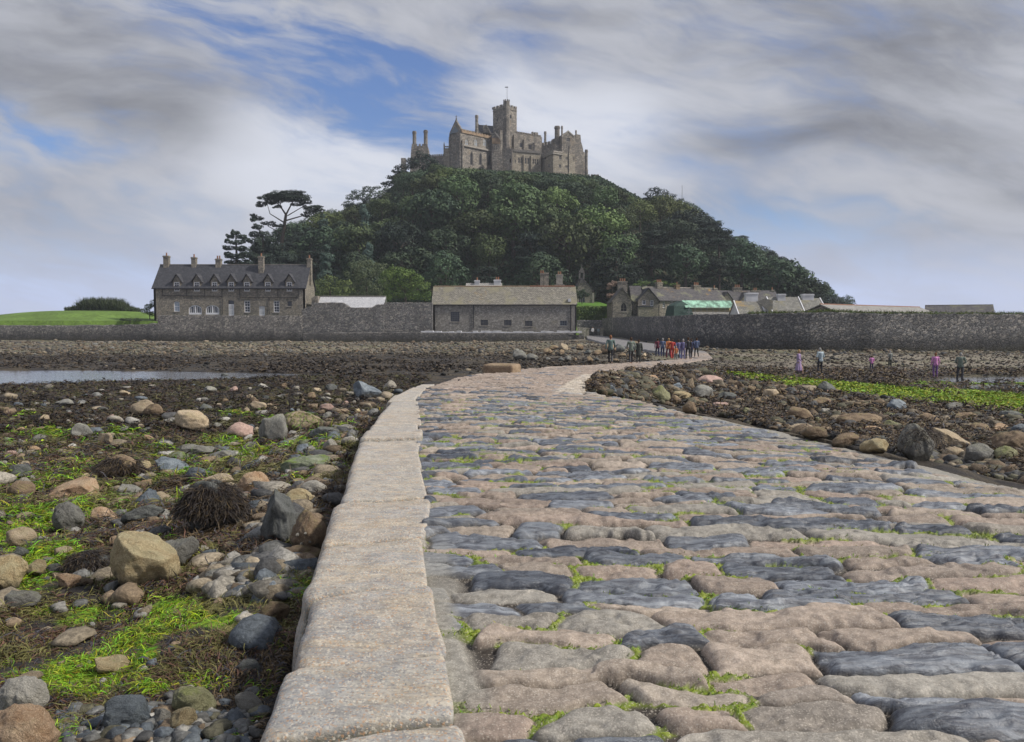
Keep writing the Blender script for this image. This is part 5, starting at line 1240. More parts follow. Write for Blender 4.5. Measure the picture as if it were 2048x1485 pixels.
mb = MB(); fbox(mb, f, f.u(1184), f.u(1188), -.1, 1.2, z0, f.z(586)); fbox(mb, f, f.u(1148), f.u(1151)-.01, -.1, 1.2, z0, f.z(586)); mb.build('buttress', M['trim'], CP)
# ------------------------------------------------------------------ village on the right
def gable_front(mb, f, u0, u1, z0, ze, za, dep, uc=None, holes=()):
    wallmb(mb, f, u0, u1, z0, ze, holes, .5); uc = (u0+u1)/2 if uc is None else uc
    mb.prism([f.P(u0, 0, ze), f.P(u1, 0, ze), f.P(uc, 0, za)], f.n*.5)
    fbox(mb, f, u0, u0+.4, .5, dep, z0, ze-.01); fbox(mb, f, u1-.4, u1, .5, dep, z0, ze-.01)
def gable_front_roof(mb, f, u0, u1, ze, za, dep, ov=.3, th=.16, uc=None):
    uc = (u0+u1)/2 if uc is None else uc
    for u in (u0, u1):
        s = -1 if u == u0 else 1; sl = (za-ze)/abs(uc-u); mb.prism([f.P(u+s*ov, -ov, ze-sl*ov), f.P(uc, -ov, za), f.P(uc, -ov, za+th), f.P(u+s*ov, -ov, ze-sl*ov+th)], f.n*(dep+ov))
A_ = empty('arched_cottage', at(1245, 626, 160), 'gable fronted stone cottage with a tall blind arch, left end of the village', 'cottage')
f = Fac(1223, 160, 1264, 160); h = (f.u(1240.5), f.u(1254), f.z(624), f.z(604), 1.0, True)
mb = MB(); gable_front(mb, f, 0, f.L, 1.5, f.z(603), f.z(578), 8, holes=[h]); mb.build('wall', M['wall_house'], A_)
mb = MB(); gable_front_roof(mb, f, 0, f.L, f.z(603), f.z(577.5), 6); mb.build('roof', M['slate_purple'], A_)
window(A_, f, h, 2, 3, .12, 'trim', 'dark_open', name='blind_arch', pw=.14)
for p_ in (1224, 1264): mb = MB(); mb.tube(f.P(f.u(p_), -.1, 1.6), f.P(f.u(p_), -.1, f.z(603)), .07, n=6); mb.build('drainpipe', M['black'], A_)
chimney(A_, f, f.u(1249), 3.5, 5, zat(563, 163.5), 1.9, 1., 'wall_house', 3)
# slate range between, and gable B with white windows
B_ = empty('twin_window_cottage', at(1297, 626, 161), 'gable fronted cottage with two white framed upper windows and a slate side roof', 'cottage')
f = Fac(1276, 160.5, 1317, 160.5); hs = [(f.u(1284), f.u(1291.5), f.z(610), f.z(598)), (f.u(1300), f.u(1306.5), f.z(612), f.z(601))]
mb = MB(); gable_front(mb, f, 0, f.L, 1.5, f.z(601), f.z(579), 7, holes=hs); mb.build('wall', M['wall_house'], B_)
mb = MB(); gable_front_roof(mb, f, 0, f.L, f.z(601), f.z(577), 7); mb.build('roof', M['slate_dark'], B_)
for h in hs: window(B_, f, h, 2, 2, .1, 'white', 'glass')
f2 = Fac(1262, 162, 1300, 162); mb = MB(); wallmb(mb, f2, .2, f2.L-1.7, 1.5, f2.z(602), [], 5); mb.build('side_wall', M['wall_house'], B_)
mb = MB(); gable_roof(mb, f2, .0, f2.L-1.5, 5.5, f2.z(602), zat(573.5, 164.7), .0); mb.build('side_roof', M['slate_purple'], B_)
mb = MB(); fbox(mb, f, f.u(1273), f.u(1304), -1.6, -.02, f.z(615), f.z(612.5)); mb.build('porch_roof', M['slate_dark'], B_)
mb = MB(); fbox(mb, f, f.u(1273)+.1, f.u(1304)-.1, -1.5, -.03, 1.4, f.z(615)-.005); mb.build('porch', M['wall_house'], B_)
# long slate terrace
T_ = empty('slate_terrace', at(1370, 626, 166), 'long slate roofed terrace with lichened ridge and a row of chimney stacks', 'terrace')
f = Fac(1316, 166, 1452, 172); dep = 7; ze = f.z(600.5, 0); zr = zat(576.5, 169.5); hs = [(f.u(p), f.u(p+5), f.z(616, 1), f.z(602.8, 1)) for p in (1325, 1340, 1357)]
mb = MB(); wallmb(mb, f, 0, f.L, 1.5, ze, hs, .5); gable_end(mb, f, 0.003, dep-.01, 1.5, ze-.01, zr-.1); gable_end(mb, f, f.L-.4, dep-.01, 1.5, ze-.01, zr-.1); mb.build('wall', M['wall_house'], T_)
for h in hs: window(T_, f, h, 2, 3, .09, 'white', 'glass')
mb = MB(); gable_roof(mb, f, -1.9, f.L, dep, ze, zr, .1); rf = mb.build('roof', M['slate_purple'], T_)
mb = MB(); mb.tube(f.P(-1.5, dep/2, zr+.15), f.P(f.L, dep/2, zr+.15), .12, n=6); mb.build('ridge_tiles', M['trim'], rf)
for pa, pb, y0, pots in ((1327.5, 1342, 563, 3), (1366, 1376, 567, 1), (1401, 1419, 567, 3), (1442, 1451.5, 572, 1)):
    uc = f.u((pa+pb)/2); Yc = 170; chimney(T_, f, uc, 3.5, ze+1.2, zat(y0+3, Yc+2), (pb-pa)*Yc/1600*.85, 1., 'trim_orange' if pots == 1 and pa < 1400 else 'wall_house', pots)
mb = MB(); mb.tube(f.P(.1, -.1, 1.6), f.P(.1, -.1, ze), .07, n=6); fbox(mb, f, 0, f.L, -.32, -.2, ze-.26, ze-.14); mb.build('drainpipes', M['black'], T_)
# second terrace beyond, with cross gables
U_ = empty('far_terrace', at(1500, 626, 184), 'farther slate terrace with pointed cross gables and three stacks', 'terrace')
f = Fac(1424, 177, 1560, 178); dep = 7; ze = f.z(601); zr = zat(582.5, 181)
mb = MB(); wallmb(mb, f, 0, f.L, 1.5, ze, [], .5); gable_end(mb, f, 0, dep, 1.5, ze, zr-.1); gable_end(mb, f, f.L-.4, dep, 1.5, ze, zr-.1)
for p in (1452, 1491): uc = f.u(p); mb.prism([f.P(uc-2.2, -.7, ze-1.2), f.P(uc+2.2, -.7, ze-1.2), f.P(uc, -.7, f.z(587))], f.n*.4)
mb.build('wall', M['wall_house'], U_)
mb = MB(); gable_roof(mb, f, 0, f.L, dep, ze, zr, .1); rf = mb.build('roof', M['slate_purple'], U_)
for p in (1452, 1491):
    uc = f.u(p); mb = MB()
    for s in (-1, 1): mb.prism([f.P(uc, -.8, f.z(585.5)), f.P(uc+s*2.5, -.8, ze-1.4), f.P(uc+s*2.5, -.8, ze-1.25), f.P(uc, -.8, f.z(585.5)+.15)], f.n*4)
    mb.build('gable_roof', M['slate_purple'], U_)
for pa, pb, y0, pots in ((1474, 1494, 572, 3), (1510, 1531, 578, 2), (1551, 1559, 577, 1)): chimney(U_, f, f.u((pa+pb)/2), 3.5, ze+.5, zat(y0+3, 181), (pb-pa)*181/1600*.85, 1., 'wall_house', pots)
# scaffold with green sheeting
S_ = empty('sheeted_scaffold', at(1410, 632, 150), 'roof under repair in scaffold with bright green sheeting and dark netted end', 'scaffold')
f = Fac(1350, 150, 1472, 153); mb = MB()
za, zb_, zc_ = f.z(602, f.L*.5), f.z(616, f.L*.5), f.z(630)
mb.prism([f.P(f.u(1372), 1.8, za), f.P(f.u(1372), .2, zb_), f.P(f.u(1372), .25, zb_+.1), f.P(f.u(1372), 1.85, za+.1)], f.d*(f.L-f.u(1372)-.2)); mb.build('green_sheeting', M['green_sheet'], S_)
mb = MB(); mb.prism([f.P(f.u(1374), .6, f.z(624)), f.P(f.u(1374), 1.2, zb_-.03), f.P(f.u(1374), 1.3, zb_-.03), f.P(f.u(1374), .7, f.z(624))], f.d*(f.L-f.u(1374)-.1)); mb.build('boarding', M['wood'], S_)
mb = MB(); mb.prism([f.P(f.u(1374), -.1, zc_), f.P(f.u(1374), .6, f.z(624)-.03), f.P(f.u(1374), 4, f.z(624)-.03), f.P(f.u(1374), 4, 1.5), f.P(f.u(1374), -.1, 1.5)], f.d*(f.L-f.u(1374)-.1)); mb.build('lower_roof', M['slate_pale'], S_)
mb = MB()
mb.v = [tuple(f.P(f.u(1347), 0, f.z(636))), tuple(f.P(f.u(1386), -.4, f.z(634))), tuple(f.P(f.u(1383), .5, f.z(613))), tuple(f.P(f.u(1371), 1.6, f.z(602))), tuple(f.P(f.u(1351), .6, f.z(612))), tuple(f.P(f.u(1347), 4, f.z(636))), tuple(f.P(f.u(1386), 4, f.z(634))), tuple(f.P(f.u(1371), 4, f.z(602))), tuple(f.P(f.u(1352), 4, f.z(612)))]
mb.f = [[0, 1, 2, 4], [4, 2, 3], [0, 4, 8, 5], [4, 3, 7, 8], [1, 6, 7, 3, 2]]; mb.build('netted_end', M['green_net'], S_)
mb = MB()
for p in range(1376, 1474, 12): mb.tube(f.P(f.u(p), -.35, 1.8), f.P(f.u(p), -.35, f.z(608)), .035, n=6)
for y in (615, 625): mb.tube(f.P(f.u(1372), -.38, f.z(y)), f.P(f.L, -.38, f.z(y)), .035, n=6)
mb.build('scaffold_pole', M['steel'], S_)
# lichened roofs with white stacks
def plainhouse(name, label, pa, pb, Y, ye, yr, mat, dep=6, skew=0, Yb=None, wallm='render_white', z0=1.0):
    R = empty(name, at((pa+pb)/2, 634, Y), label, 'house'); f = Fac(pa, Y, pb, Yb or Y); ze = f.z(ye); zr = zat(yr, Y+dep/2)
    mb = MB(); wallmb(mb, f, 0, f.L, z0, ze, [], .5); gable_end(mb, f, 0.003, dep-.01, z0, ze-.01, zr-.1); gable_end(mb, f, f.L-.4, dep-.01, z0, ze-.01, zr-.1); mb.build('wall', M[wallm], R)
    mb = MB(); gable_roof(mb, f, 0, f.L, dep, ze, zr, .15); rf = mb.build('roof', M[mat], R)
    mb = MB()
    for u in (-.2, f.L+.1): mb.prism([f.P(u, -.35, ze-.3), f.P(u, dep/2, zr+.02), f.P(u, dep/2, zr+.26), f.P(u, -.35, ze-.02)], f.d*.14)
    mb.build('verge_board', M['white'] if 'white' in label else M['trim'], rf)
    return R, f, zr
R, f, zr = plainhouse('low_house', 'low house with orange lichened roof and white verge right of the scaffold', 1478, 1528, 140, 628, 603.5, 'slate_harbour')
chimney(R, f, f.u(1513), 3.4, 2, zat(586, 143), 2.1, 1.2, 'render_white', 0)
R, f, zr = plainhouse('harbour_house', 'broad house with yellow lichened roof and a small white stack', 1545, 1606, 139, 623, 596, 'slate_harbour')
chimney(R, f, f.u(1571), 2.6, 3, zat(588.5, 142), 1.35, .9, 'render_white', 0)
R, f, zr = plainhouse('harbour_house', 'grey roofed house with a tall white stack at its right end', 1604, 1650, 141, 620, 598.5, 'slate_harbour')
chimney(R, f, f.u(1626), 3., 3, zat(588.5, 144), 2.0, 1.1, 'render_white', 0)
mb = MB(); f = Fac(1512, 139, 1545, 139); mb.prism([f.P(0, 0, f.z(604)), f.P(f.L, 0, f.z(627)), f.P(f.L, 0, f.z(597)-.4), f.P(f.L*.5, 0, f.z(597))], f.n*.3)
o = mb.build('lean_to_roof', M['slate_harbour']); tag(o, 'sloping lichened lean-to roof between the low house and harbour house', 'roof')
# harbour sheds
def shed(label, pa, Ya, pb, Yb, ye, yra, yrb, mat, dep):
    f = Fac(pa, Ya, pb, Yb); R = empty('harbour_shed', (f.A+f.d*f.L/2+Vector((0, 0, 1)))[:], label, 'shed'); ze = .5; z1 = zat(yra, Ya+dep/2); z2 = zat(yrb, Yb+dep/2)
    mb = MB()
    for wa in (0, dep): mb.prism([f.P(0, wa, f.z(ye, 0)), f.P(0, dep/2, z1), f.P(0, dep/2, z1+.15), f.P(0, wa, f.z(ye, 0)+.15)], f.d*f.L)
    rf = mb.build('roof', M[mat], R)
    mb = MB(); fbox(mb, f, .2, f.L-.2, .2, dep-.2, -1, f.z(ye, 0)-.02); gable_end(mb, f, .2, dep-.2, -1, f.z(ye, 0)-.02, z1-.12, .3); gable_end(mb, f, f.L-.5, dep-.2, -1, f.z(ye, 0)-.02, z1-.12, .3); mb.build('wall', M['wall_house'], R)
    mb = MB(); mb.tube(f.P(0, dep/2, z1+.15), f.P(f.L, dep/2, z1+.15), .1, n=6); mb.build('ridge_tiles', M['red_tile'] if 'pale' in label else M['trim_dark'], rf)
shed('long harbour shed with pale grouted roof just above the pier wall', 1690, 118, 1886, 140, 632, 611, 618, 'slate_pale', 8)
shed('dark roofed harbour shed at the right end of the village', 1850, 150, 1990, 145, 632, 613, 614, 'slate_purple', 9)

# ------------------------------------------------------------------ castle
CA = empty('castle', at(1010, 345, 285), 'grey granite castle with a battlemented tower on the hilltop', 'castle')
ZB = zat(392, 285)
def part(nm, mat, build, parent=CA):
    mb = MB(); build(mb); return mb.build(nm, M[mat], parent)
# -- west wing (ballroom side) : gable face turned left, long face turned right
fg = Fac(899, 282, 921.5, 276, 270); fl = Fac(922, 276, 1001, 289, 270)
ctr = (fg.A+fl.B)/2
gz1, gz2 = fg.z(262), fg.z(259); gap_ = fg.z(240.5)
gh = [(fg.u(904), fg.u(911), fg.z(290), fg.z(273), 1.0, True)]
def b(mb):
    wallmb(mb, fg, 0, fg.L, ZB, gz1, gh, .5, back=False)
    mb.prism([fg.P(0, 0, gz1), fg.P(fg.L, 0, gz1), fg.P(fg.L*.55, 0, gap_)], fg.n*.6)
    fbox(mb, fg, 0, .7, -.35, 0, ZB, gz1-1.5); fbox(mb, fg, fg.L-.7, fg.L, -.35, 0, ZB, gz1-1.5)
    fbox(mb, fg, 0, fg.L, -.12, -.003, fg.z(297), fg.z(294))
ww = part('west_gable', 'wall_castle', b)
window(ww, fg, gh[0], 2, 2, .2, 'trim_dark', 'glass', bars=.15)
up = [(fl.u(c_-3.6), fl.u(c_+3.6), fl.zp(c_, 293.5-(0)), fl.zp(c_, 276), 1.2, True) for c_ in (933.5, 952, 969.8)]
lo = [(fl.u(c_-3.1), fl.u(c_+3.1), fl.zp(c_, 331), fl.zp(c_, y_), 1.2, True) for c_, y_ in ((943, 303.5), (961, 306), (979, 308.5))]
zt = fl.z(262.5, 0)
def b(mb):
    wallmb(mb, fl, 0, fl.L, ZB, zt, up+lo, .8)
    for c_ in (922.8, 930+13, 961, 979, 990): fbox(mb, fl, fl.u(c_ if c_ < 925 else c_)-.01, fl.u(c_)+.01, -.01, 0, ZB, ZB+1)
    for k in (0.2, fl.L-.9): fbox(mb, fl, k, k+.7, -.5, 0, ZB, zt-3)
lw = part('hall_wing', 'wall_castle', b)
part('string_course', 'trim', lambda mb: fbox(mb, fl, .1, fl.L*.86, -.5, 0, fl.z(299, fl.L/2)-.2, fl.z(297, fl.L/2)), lw)
def b(mb):
    fbox(mb, fl, .1, fl.L*.82, -.25, .5, zt-.5, zt); fbox(mb, fl, .1, fl.L*.82, -.2, .3, zt, zt+.35); merlons(mb, fl, .1, fl.L*.82, -.2, .3, zt+.35, .35, 12)
part('orange_parapet', 'trim_orange', b, lw)
def b(mb):
    mb.prism([fl.P(.2, .6, zt), fl.P(.2, 3.5, zt+2.0), fl.P(.2, 6.6, zt)], fl.d*(fl.L-.2))
part('roof', 'lead', b, lw)
part('hall_back_wall', 'wall_castle', lambda mb: (fbox(mb, fl, .5, fl.L, 6.3, 6.8, ZB, zt-.1), fbox(mb, fl, .6, fl.L, .9, 6.2, ZB, zt-.2)), lw)
for h in up: window(lw, fl, h, 2, 2, .3, 'trim', 'glass_pale', bars=.25, name='traceried_window')
for h in lo: window(lw, fl, h, 1, 1, .25, 'trim_dark', 'dark_open', name='arched_opening', sill=False)
def b(mb):
    c_ = fg.P(fg.L*.55, .3, gap_-.3); mb.tube(c_, c_+Vector((0, 0, 1.)), .35, .18, 6); mb.box(c_+Vector((-.07, -.07, .9)), (.14, 0, 0), (0, .14, 0), (0, 0, 1.)); mb.box(c_+Vector((-.35, -.06, 1.3)), (.7, 0, 0), (0, .12, 0), (0, 0, .15))
part('cross_finial', 'trim_dark', b, ww)
def rstack(mb, px0, px1, y0, y1, Y, n=8, cap=.12):
    xc = xat((px0+px1)/2, y0, Y); r_ = (px1-px0)/2*Y/F; z0, z1 = zat(y1, Y), zat(y0, Y)
    mb.tube((xc, Y, z0-1), (xc, Y, z1-.9), r_*.92, r_*.86, n); mb.tube((xc, Y, z1-.9), (xc, Y, z1-.45), r_*1.02, r_*1.08, n); mb.tube((xc, Y, z1-.45), (xc, Y, z1), r_*.95, r_*.9, n)
part('chimney', 'wall_castle', lambda mb: rstack(mb, 950, 956.8, 231, 262, 284))
# -- church body behind with two little gables
fc = Fac(958, 288, 1012, 291, 260)
def b(mb):
    zE = fc.z(266); wallmb(mb, fc, 0, fc.L, ZB, zE, [], 1); mb.prism([fc.P(0, 0, zE), fc.P(0, 8, zE), fc.P(0, 4, fc.z(246, 0))], fc.d*.6)
part('church_wall', 'wall_castle', b)
def b(mb):
    zE = fc.z(266); 
    for w_ in (0, 8): mb.prism([fc.P(.3, w_, zE), fc.P(.3, 4, fc.z(247.5)), fc.P(.3, 4, fc.z(247.5)+.2), fc.P(.3, w_, zE+.2)], fc.d*(fc.L-.3))
part('church_roof', 'slate_dark', b)
def b(mb):
    c_ = fc.P(.7, 4, fc.z(246, 0)-.2); mb.box(c_, (.2, 0, 0), (0, .2, 0), (0, 0, 1.0)); mb.box(c_+Vector((-.25, 0, .5)), (.7, 0, 0), (0, .18, 0), (0, 0, .18))
    for (p0, y0, p1, y1, Y) in ((973, 249.5, 982, 265.5, 284.5), (989.5, 263, 1001, 277, 283.5)):
        a_ = Vector(at(p0, y0, Y)); b_ = Vector(at(p1, y1, Y)); mb.prism([a_, b_, b_-Vector((0, 0, .6)), a_-Vector((0, 0, .6))], (0, .8, 0))
part('gable_coping', 'trim', b)
def b(mb):
    for P4 in (((966, 252), (973, 249.5), (982, 265.5), (966, 266)),): mb.prism([Vector(at(p, y, 285)) for p, y in P4], (0, 4, 0))
    mb.prism([Vector(at(p, y, 284)) for p, y in ((983, 270), (989.5, 263), (1001.5, 277), (1001.5, 330), (983, 330))], (0, 5, 0))
part('lean_gable', 'wall_castle', b)
fb_ = Fac(983, 283.8, 1001, 283.8, 290)
part('brown_panel', 'trim_orange', lambda mb: fbox(mb, fb_, .2, fb_.L-.1, -.1, 0, fb_.z(288), fb_.z(276)))
hb = [(fb_.u(c_-1.3), fb_.u(c_+1.3), fb_.z(301), fb_.z(291)) for c_ in (989, 993.5)]
for h in hb:
    window(CA, fb_, h, 1, 2, .12, 'trim', 'glass', pw=-.03)
# -- main tower
tl = Fac(986, 290, 1010, 285, 240); tr = Fac(1010, 285, 1033.5, 289.5, 240)
TB, TT_ = zat(345, 287), zat(214.5, 287)
tw = [(tr.u(1019.5), tr.u(1023), tr.z(238), tr.z(230.5))]; tlw = [(tl.u(993), tl.u(995.5), tl.z(243), tl.z(236))]
def b(mb):
    wallmb(mb, tl, 0, tl.L, TB, TT_, tlw, 1., back=False); wallmb(mb, tr, 0, tr.L, TB, TT_, tw, 1., back=False)
    a_, b_, c_ = tl.A, tl.B, tr.B; d_ = a_+(c_-b_)
    for z_ in (TT_-.05,): mb.poly([a_+Vector((0, 0, z_)), b_+Vector((0, 0, z_)), c_+Vector((0, 0, z_)), d_+Vector((0, 0, z_))])
    mb.poly([c_+Vector((0, 0, TB)), d_+Vector((0, 0, TB)), d_+Vector((0, 0, TT_)), c_+Vector((0, 0, TT_))]); mb.poly([d_+Vector((0, 0, TB)), a_+Vector((0, 0, TB)), a_+Vector((0, 0, TT_)), d_+Vector((0, 0, TT_))])
    fbox(mb, tl, 0, tl.L, -.18, -.003, TT_-.9, TT_-.6); fbox(mb, tr, 0, tr.L, -.18, -.003, TT_-.9, TT_-.6)
to = part('main_tower', 'wall_castle', b)
def b(mb):
    merlons(mb, tl, 0, tl.L, -.05, .5, TT_, .75, 4); merlons(mb, tr, .0, tr.L, -.05, .5, TT_, .75, 4)
    bk = Fac.__new__(Fac); bk.A = tl.A+(tr.B-tl.B); bk.d = tl.d; bk.n = tl.n; bk.L = tl.L; merlons(mb, bk, 0, bk.L, -.6, 0, TT_, .75, 4)
    bk2 = Fac.__new__(Fac); bk2.A = tl.A.copy(); bk2.d = tr.d; bk2.n = tr.n; bk2.L = tr.L; merlons(mb, bk2, 0, bk2.L, -.1, .5, TT_, .75, 4)
part('tower_battlement', 'wall_castle', b, to)
window(to, tr, tw[0], 2, 1, .12, 'trim_dark', 'glass', name='tower_window'); window(to, tl, tlw[0], 1, 1, .1, 'trim_dark', 'glass', name='tower_window')
def b(mb):
    xc, Y = xat(1013, 215, 286), 286.; r_ = 6.4*286/F; z1 = zat(203.5, 286)
    mb.tube((xc, Y, TB), (xc, Y, z1), r_, r_, 8)
    for k in range(8):
        a_ = 2*pi*(k+.5)/8; mb.box((xc+cos(a_)*r_*.88-.2, Y+sin(a_)*r_*.88-.2, z1), (.42, 0, 0), (0, .42, 0), (0, 0, .5))
part('stair_turret', 'wall_castle', b, to)
def b(mb):
    xc = xat(1014.2, 200, 286); mb.tube((xc, 286, zat(204, 286)), (xc, 286, zat(173, 286)), .09, .05, 6); mb.box((xc-.75, 285.97, zat(176, 286)), (1.1, 0, 0), (0, .05, 0), (0, 0, .35))
part('flagpole', 'steel', b)
# -- nave range right of the tower
fn = Fac(1000, 284.5, 1084, 295, 285); NT = fn.zp(1060, 270.5)
nh = [(fn.u(1038.5), fn.u(1045), fn.zp(1042, 296), fn.zp(1042, 284), 1., True), (fn.u(1056.5), fn.u(1064), fn.zp(1060, 300), fn.zp(1060, 289))]
def b(mb):
    wallmb(mb, fn, 0, fn.L, ZB, NT, nh, .8); fbox(mb, fn, fn.u(1026), fn.u(1031), -.6, 0, ZB, NT-1); fbox(mb, fn, fn.u(1046), fn.u(1048), -.5, 0, ZB, NT-2)
na = part('nave_range', 'wall_castle', b)
part('nave_battlement', 'wall_castle', lambda mb: merlons(mb, fn, fn.u(1033), fn.L-.5, -.1, .5, NT, .55, 11), na)
part('nave_roof', 'lead', lambda mb: mb.prism([fn.P(fn.u(1031), .8, NT+.1), fn.P(fn.u(1031), 5, NT+1.6), fn.P(fn.u(1031), 9, NT+.1)], fn.d*(fn.u(1069)-fn.u(1031))), na)
part('corner_turret', 'wall_castle', lambda mb: (fbox(mb, fn, fn.u(1071), fn.u(1077), .2, 1.8, NT-.2, fn.zp(1074, 265)), fbox(mb, fn, fn.u(1078), fn.u(1083), .2, 1.8, NT-.4, fn.zp(1080, 272.5)), fbox(mb, fn, fn.u(1066.5), fn.u(1068.5), .4, 1.2, NT-.2, fn.zp(1067, 263.5))), na)
window(na, fn, nh[0], 2, 1, .2, 'trim', 'glass', name='traceried_window'); window(na, fn, nh[1], 1, 1, .2, 'trim_dark', 'dark_open', name='window')
# -- lower front range with mullioned windows
fr = Fac(1026, 281, 1082, 285, 315); FT = fr.z(306)
cs_ = [(1030, 1.3, 309, 315), (1030.5, 1.5, 319, 326), (1038, 1.6, 315, 326.5), (1042.5, 1.6, 315, 327), (1051.5, 1.7, 316, 328), (1056.3, 1.7, 316.5, 328.5), (1066.5, 1.5, 318, 328.5), (1070.6, 1.5, 318, 329), (1075, 1.5, 318.5, 329.5)]
hr = [(fr.u(c_-hw_), fr.u(c_+hw_), fr.zp(c_, y1), fr.zp(c_, y0)) for c_, hw_, y0, y1 in cs_]
def b(mb):
    wallmb(mb, fr, 0, fr.L, ZB, FT, hr, 4.5); 
    for c_ in (1047, 1061.5): fbox(mb, fr, fr.u(c_-.7), fr.u(c_+.7), -.5, 0, ZB, FT-1)
lr_ = part('front_range', 'wall_castle_pale', b)
part('string_course', 'trim_dark', lambda mb: fbox(mb, fr, -.1, fr.L, -.3, .4, FT+.004, FT+.8), lr_)
for h in hr: window(lr_, fr, h, 1, 2, .1, 'trim', 'glass', bars=.1, sill=False)
# -- projecting bay under the lean gable
fy = Fac(1004, 280, 1024, 279.5, 315)
part('projecting_bay', 'wall_castle', lambda mb: (wallmb(mb, fy, 0, fy.L, ZB, fy.z(299), [(fy.u(1019), fy.u(1022), fy.z(326), fy.z(318))], 4), merlons(mb, fy, 0, fy.L, -.05, .4, fy.z(299), .6, 5)))
part('low_terrace', 'wall_castle', lambda mb: (wallmb(mb, Fac(984, 279.5, 1005, 279.5, 315), 0, Fac(984, 279.5, 1005, 279.5, 315).L, ZB, fy.z(308), [], 3),))
# -- south east block
sl_ = Fac(1079, 289, 1106.5, 279, 320); sr_ = Fac(1106.5, 279, 1150, 284, 320)
ST = zat(305.5, 280)
hl = [(sl_.u(1088.8), sl_.u(1092), sl_.zp(1090, 319.5), sl_.zp(1090, 313.2)), (sl_.u(1096), sl_.u(1099.3), sl_.zp(1098, 335), sl_.zp(1098, 328))]
hr2 = [(sr_.u(a), sr_.u(b_), sr_.zp(a, y1), sr_.zp(a, y0)) for a, b_, y0, y1 in ((1118.3, 1123, 312, 319.5), (1131, 1135.6, 314, 319.5), (1117.8, 1122.5, 329, 336), (1130.5, 1135.5, 331, 336), (1145.5, 1148, 313.5, 322), (1149, 1150.5-.6, 313.5, 322))]
def b(mb):
    wallmb(mb, sl_, 0, sl_.L, ZB-3, ST, hl, .8); wallmb(mb, sr_, 0, sr_.L, ZB-3, ST, hr2, .8)
    mb.poly([sl_.A+Vector((0, 0, ST-.05)), sl_.B+Vector((0, 0, ST-.05)), sr_.B+Vector((0, 0, ST-.05)), sl_.A+(sr_.B-sl_.B)+Vector((0, 0, ST-.05))])
se = part('corner_block', 'wall_castle_pale', b)
def b(mb):
    fbox(mb, sl_, 0, sl_.L, -.3, -.003, ST-.7, ST-.3); fbox(mb, sr_, -.3, sr_.L*.42, -.3, -.003, ST-.7, ST-.3); fbox(mb, sl_, 0, sl_.L, -.12, .35, ST+.002, ST+.5); fbox(mb, sr_, 0, sr_.L*.42, -.12, .35, ST+.002, ST+.5)
    fbox(mb, sr_, -.1, sr_.L*.6, -.14, -.003, sr_.z(346), sr_.z(345))
part('cornice', 'trim', b, se)
for h in hl: window(se, sl_, h, 2, 2, .12, 'trim', 'glass', bars=.08)
for h in hr2: window(se, sr_, h, 2, 2, .12, 'trim', 'glass', bars=.08)
part('drainpipe', 'black', lambda mb: mb.tube(sr_.P(sr_.u(1136.6), -.15, sr_.z(345)), sr_.P(sr_.u(1136.6), -.15, sr_.z(292)), .13, n=6), se)
su = Fac(1083, 291, 1118, 285, 290); ub_ = su.z(290)
def b(mb):
    wallmb(mb, su, 0, su.L, ST-1, su.z(289), [(su.u(1094.5), su.u(1097), su.zp(1096, 296.5), su.zp(1096, 292.5))], 1); merlons(mb, su, .2, su.L, -.1, .5, su.z(289), 1.1, 6)
part('upper_storey', 'wall_castle', b)
part('upper_roof', 'lead', lambda mb: mb.prism([su.P(.5, .9, su.z(288)), su.P(.5, 5, su.z(279)), su.P(.5, 9, su.z(288))], su.d*(su.L-.5)))
part('chimney', 'wall_castle', lambda mb: rstack(mb, 1088, 1093, 263.5, 284, 292))
part('round_stack', 'wall_castle', lambda mb: rstack(mb, 1108.6, 1120.2, 253, 300, 285.5, 12))
part('chimney', 'wall_castle', lambda mb: rstack(mb, 1122, 1126, 252.5, 280, 287))
sg = Fac(1120, 283, 1168, 287, 280)
hg = [(sg.u(1132.8), sg.u(1140.2), sg.zp(1136, 283.8), sg.zp(1136, 276)), (sg.u(1132), sg.u(1135), sg.zp(1133, 298.5), sg.zp(1133, 290)), (sg.u(1137), sg.u(1139.5), sg.zp(1137, 299.5), sg.zp(1137, 291))]
def b(mb):
    zs_ = sg.z(272); wallmb(mb, sg, sg.u(1124), sg.u(1148), ST-8, zs_, hg, 1); mb.prism([sg.P(sg.u(1124), 0, zs_), sg.P(sg.u(1148), 0, zs_), sg.P(sg.u(1136), 0, sg.zp(1136, 262.3))], sg.n*1.)
    fbox(mb, sg, sg.u(1124), sg.u(1148), 1, 8, ST-8, zs_-.1)
    q = [(1148.1, 272), (1153, 268.6), (1161.5, 270), (1162.5, 284), (1165, 291), (1167.5, 304), (1171, 306), (1171, 385), (1148.1, 385)]
    mb.prism([sg.P(sg.u(p, y), .15, sg.zp(p, y)) for p, y in q][::-1], sg.n*6)
gb = part('gabled_block', 'wall_castle', b)
def b(mb):
    for sd, p in ((-1, 1123.4), (1, 1148.6)):
        a_ = sg.P(sg.u(p), -.15, sg.zp(p, 272)); c_ = sg.P(sg.u(1136), -.15, sg.zp(1136, 261.2)); mb.prism([a_, c_, c_-Vector((0, 0, .45)), a_-Vector((0, 0, .45))], sg.n*.5)
part('gable_coping', 'trim', b, gb)
for h in hg: window(gb, sg, h, 2, 2, .14, 'trim', 'glass', bars=.1)
part('chimney', 'wall_castle', lambda mb: rstack(mb, 1150.2, 1153.8, 261, 275, 286))
part('east_turret', 'wall_castle', lambda mb: (rstack(mb, 1169.6, 1176, 300, 352, 284, 8), mb.tube((xat(1172.8, 350, 284), 284, ZB-3), (xat(1172.8, 350, 284), 284, zat(340, 284)), .6, .58, 8)))
fo = Fac(1176, 284, 1197.5, 284, 355)
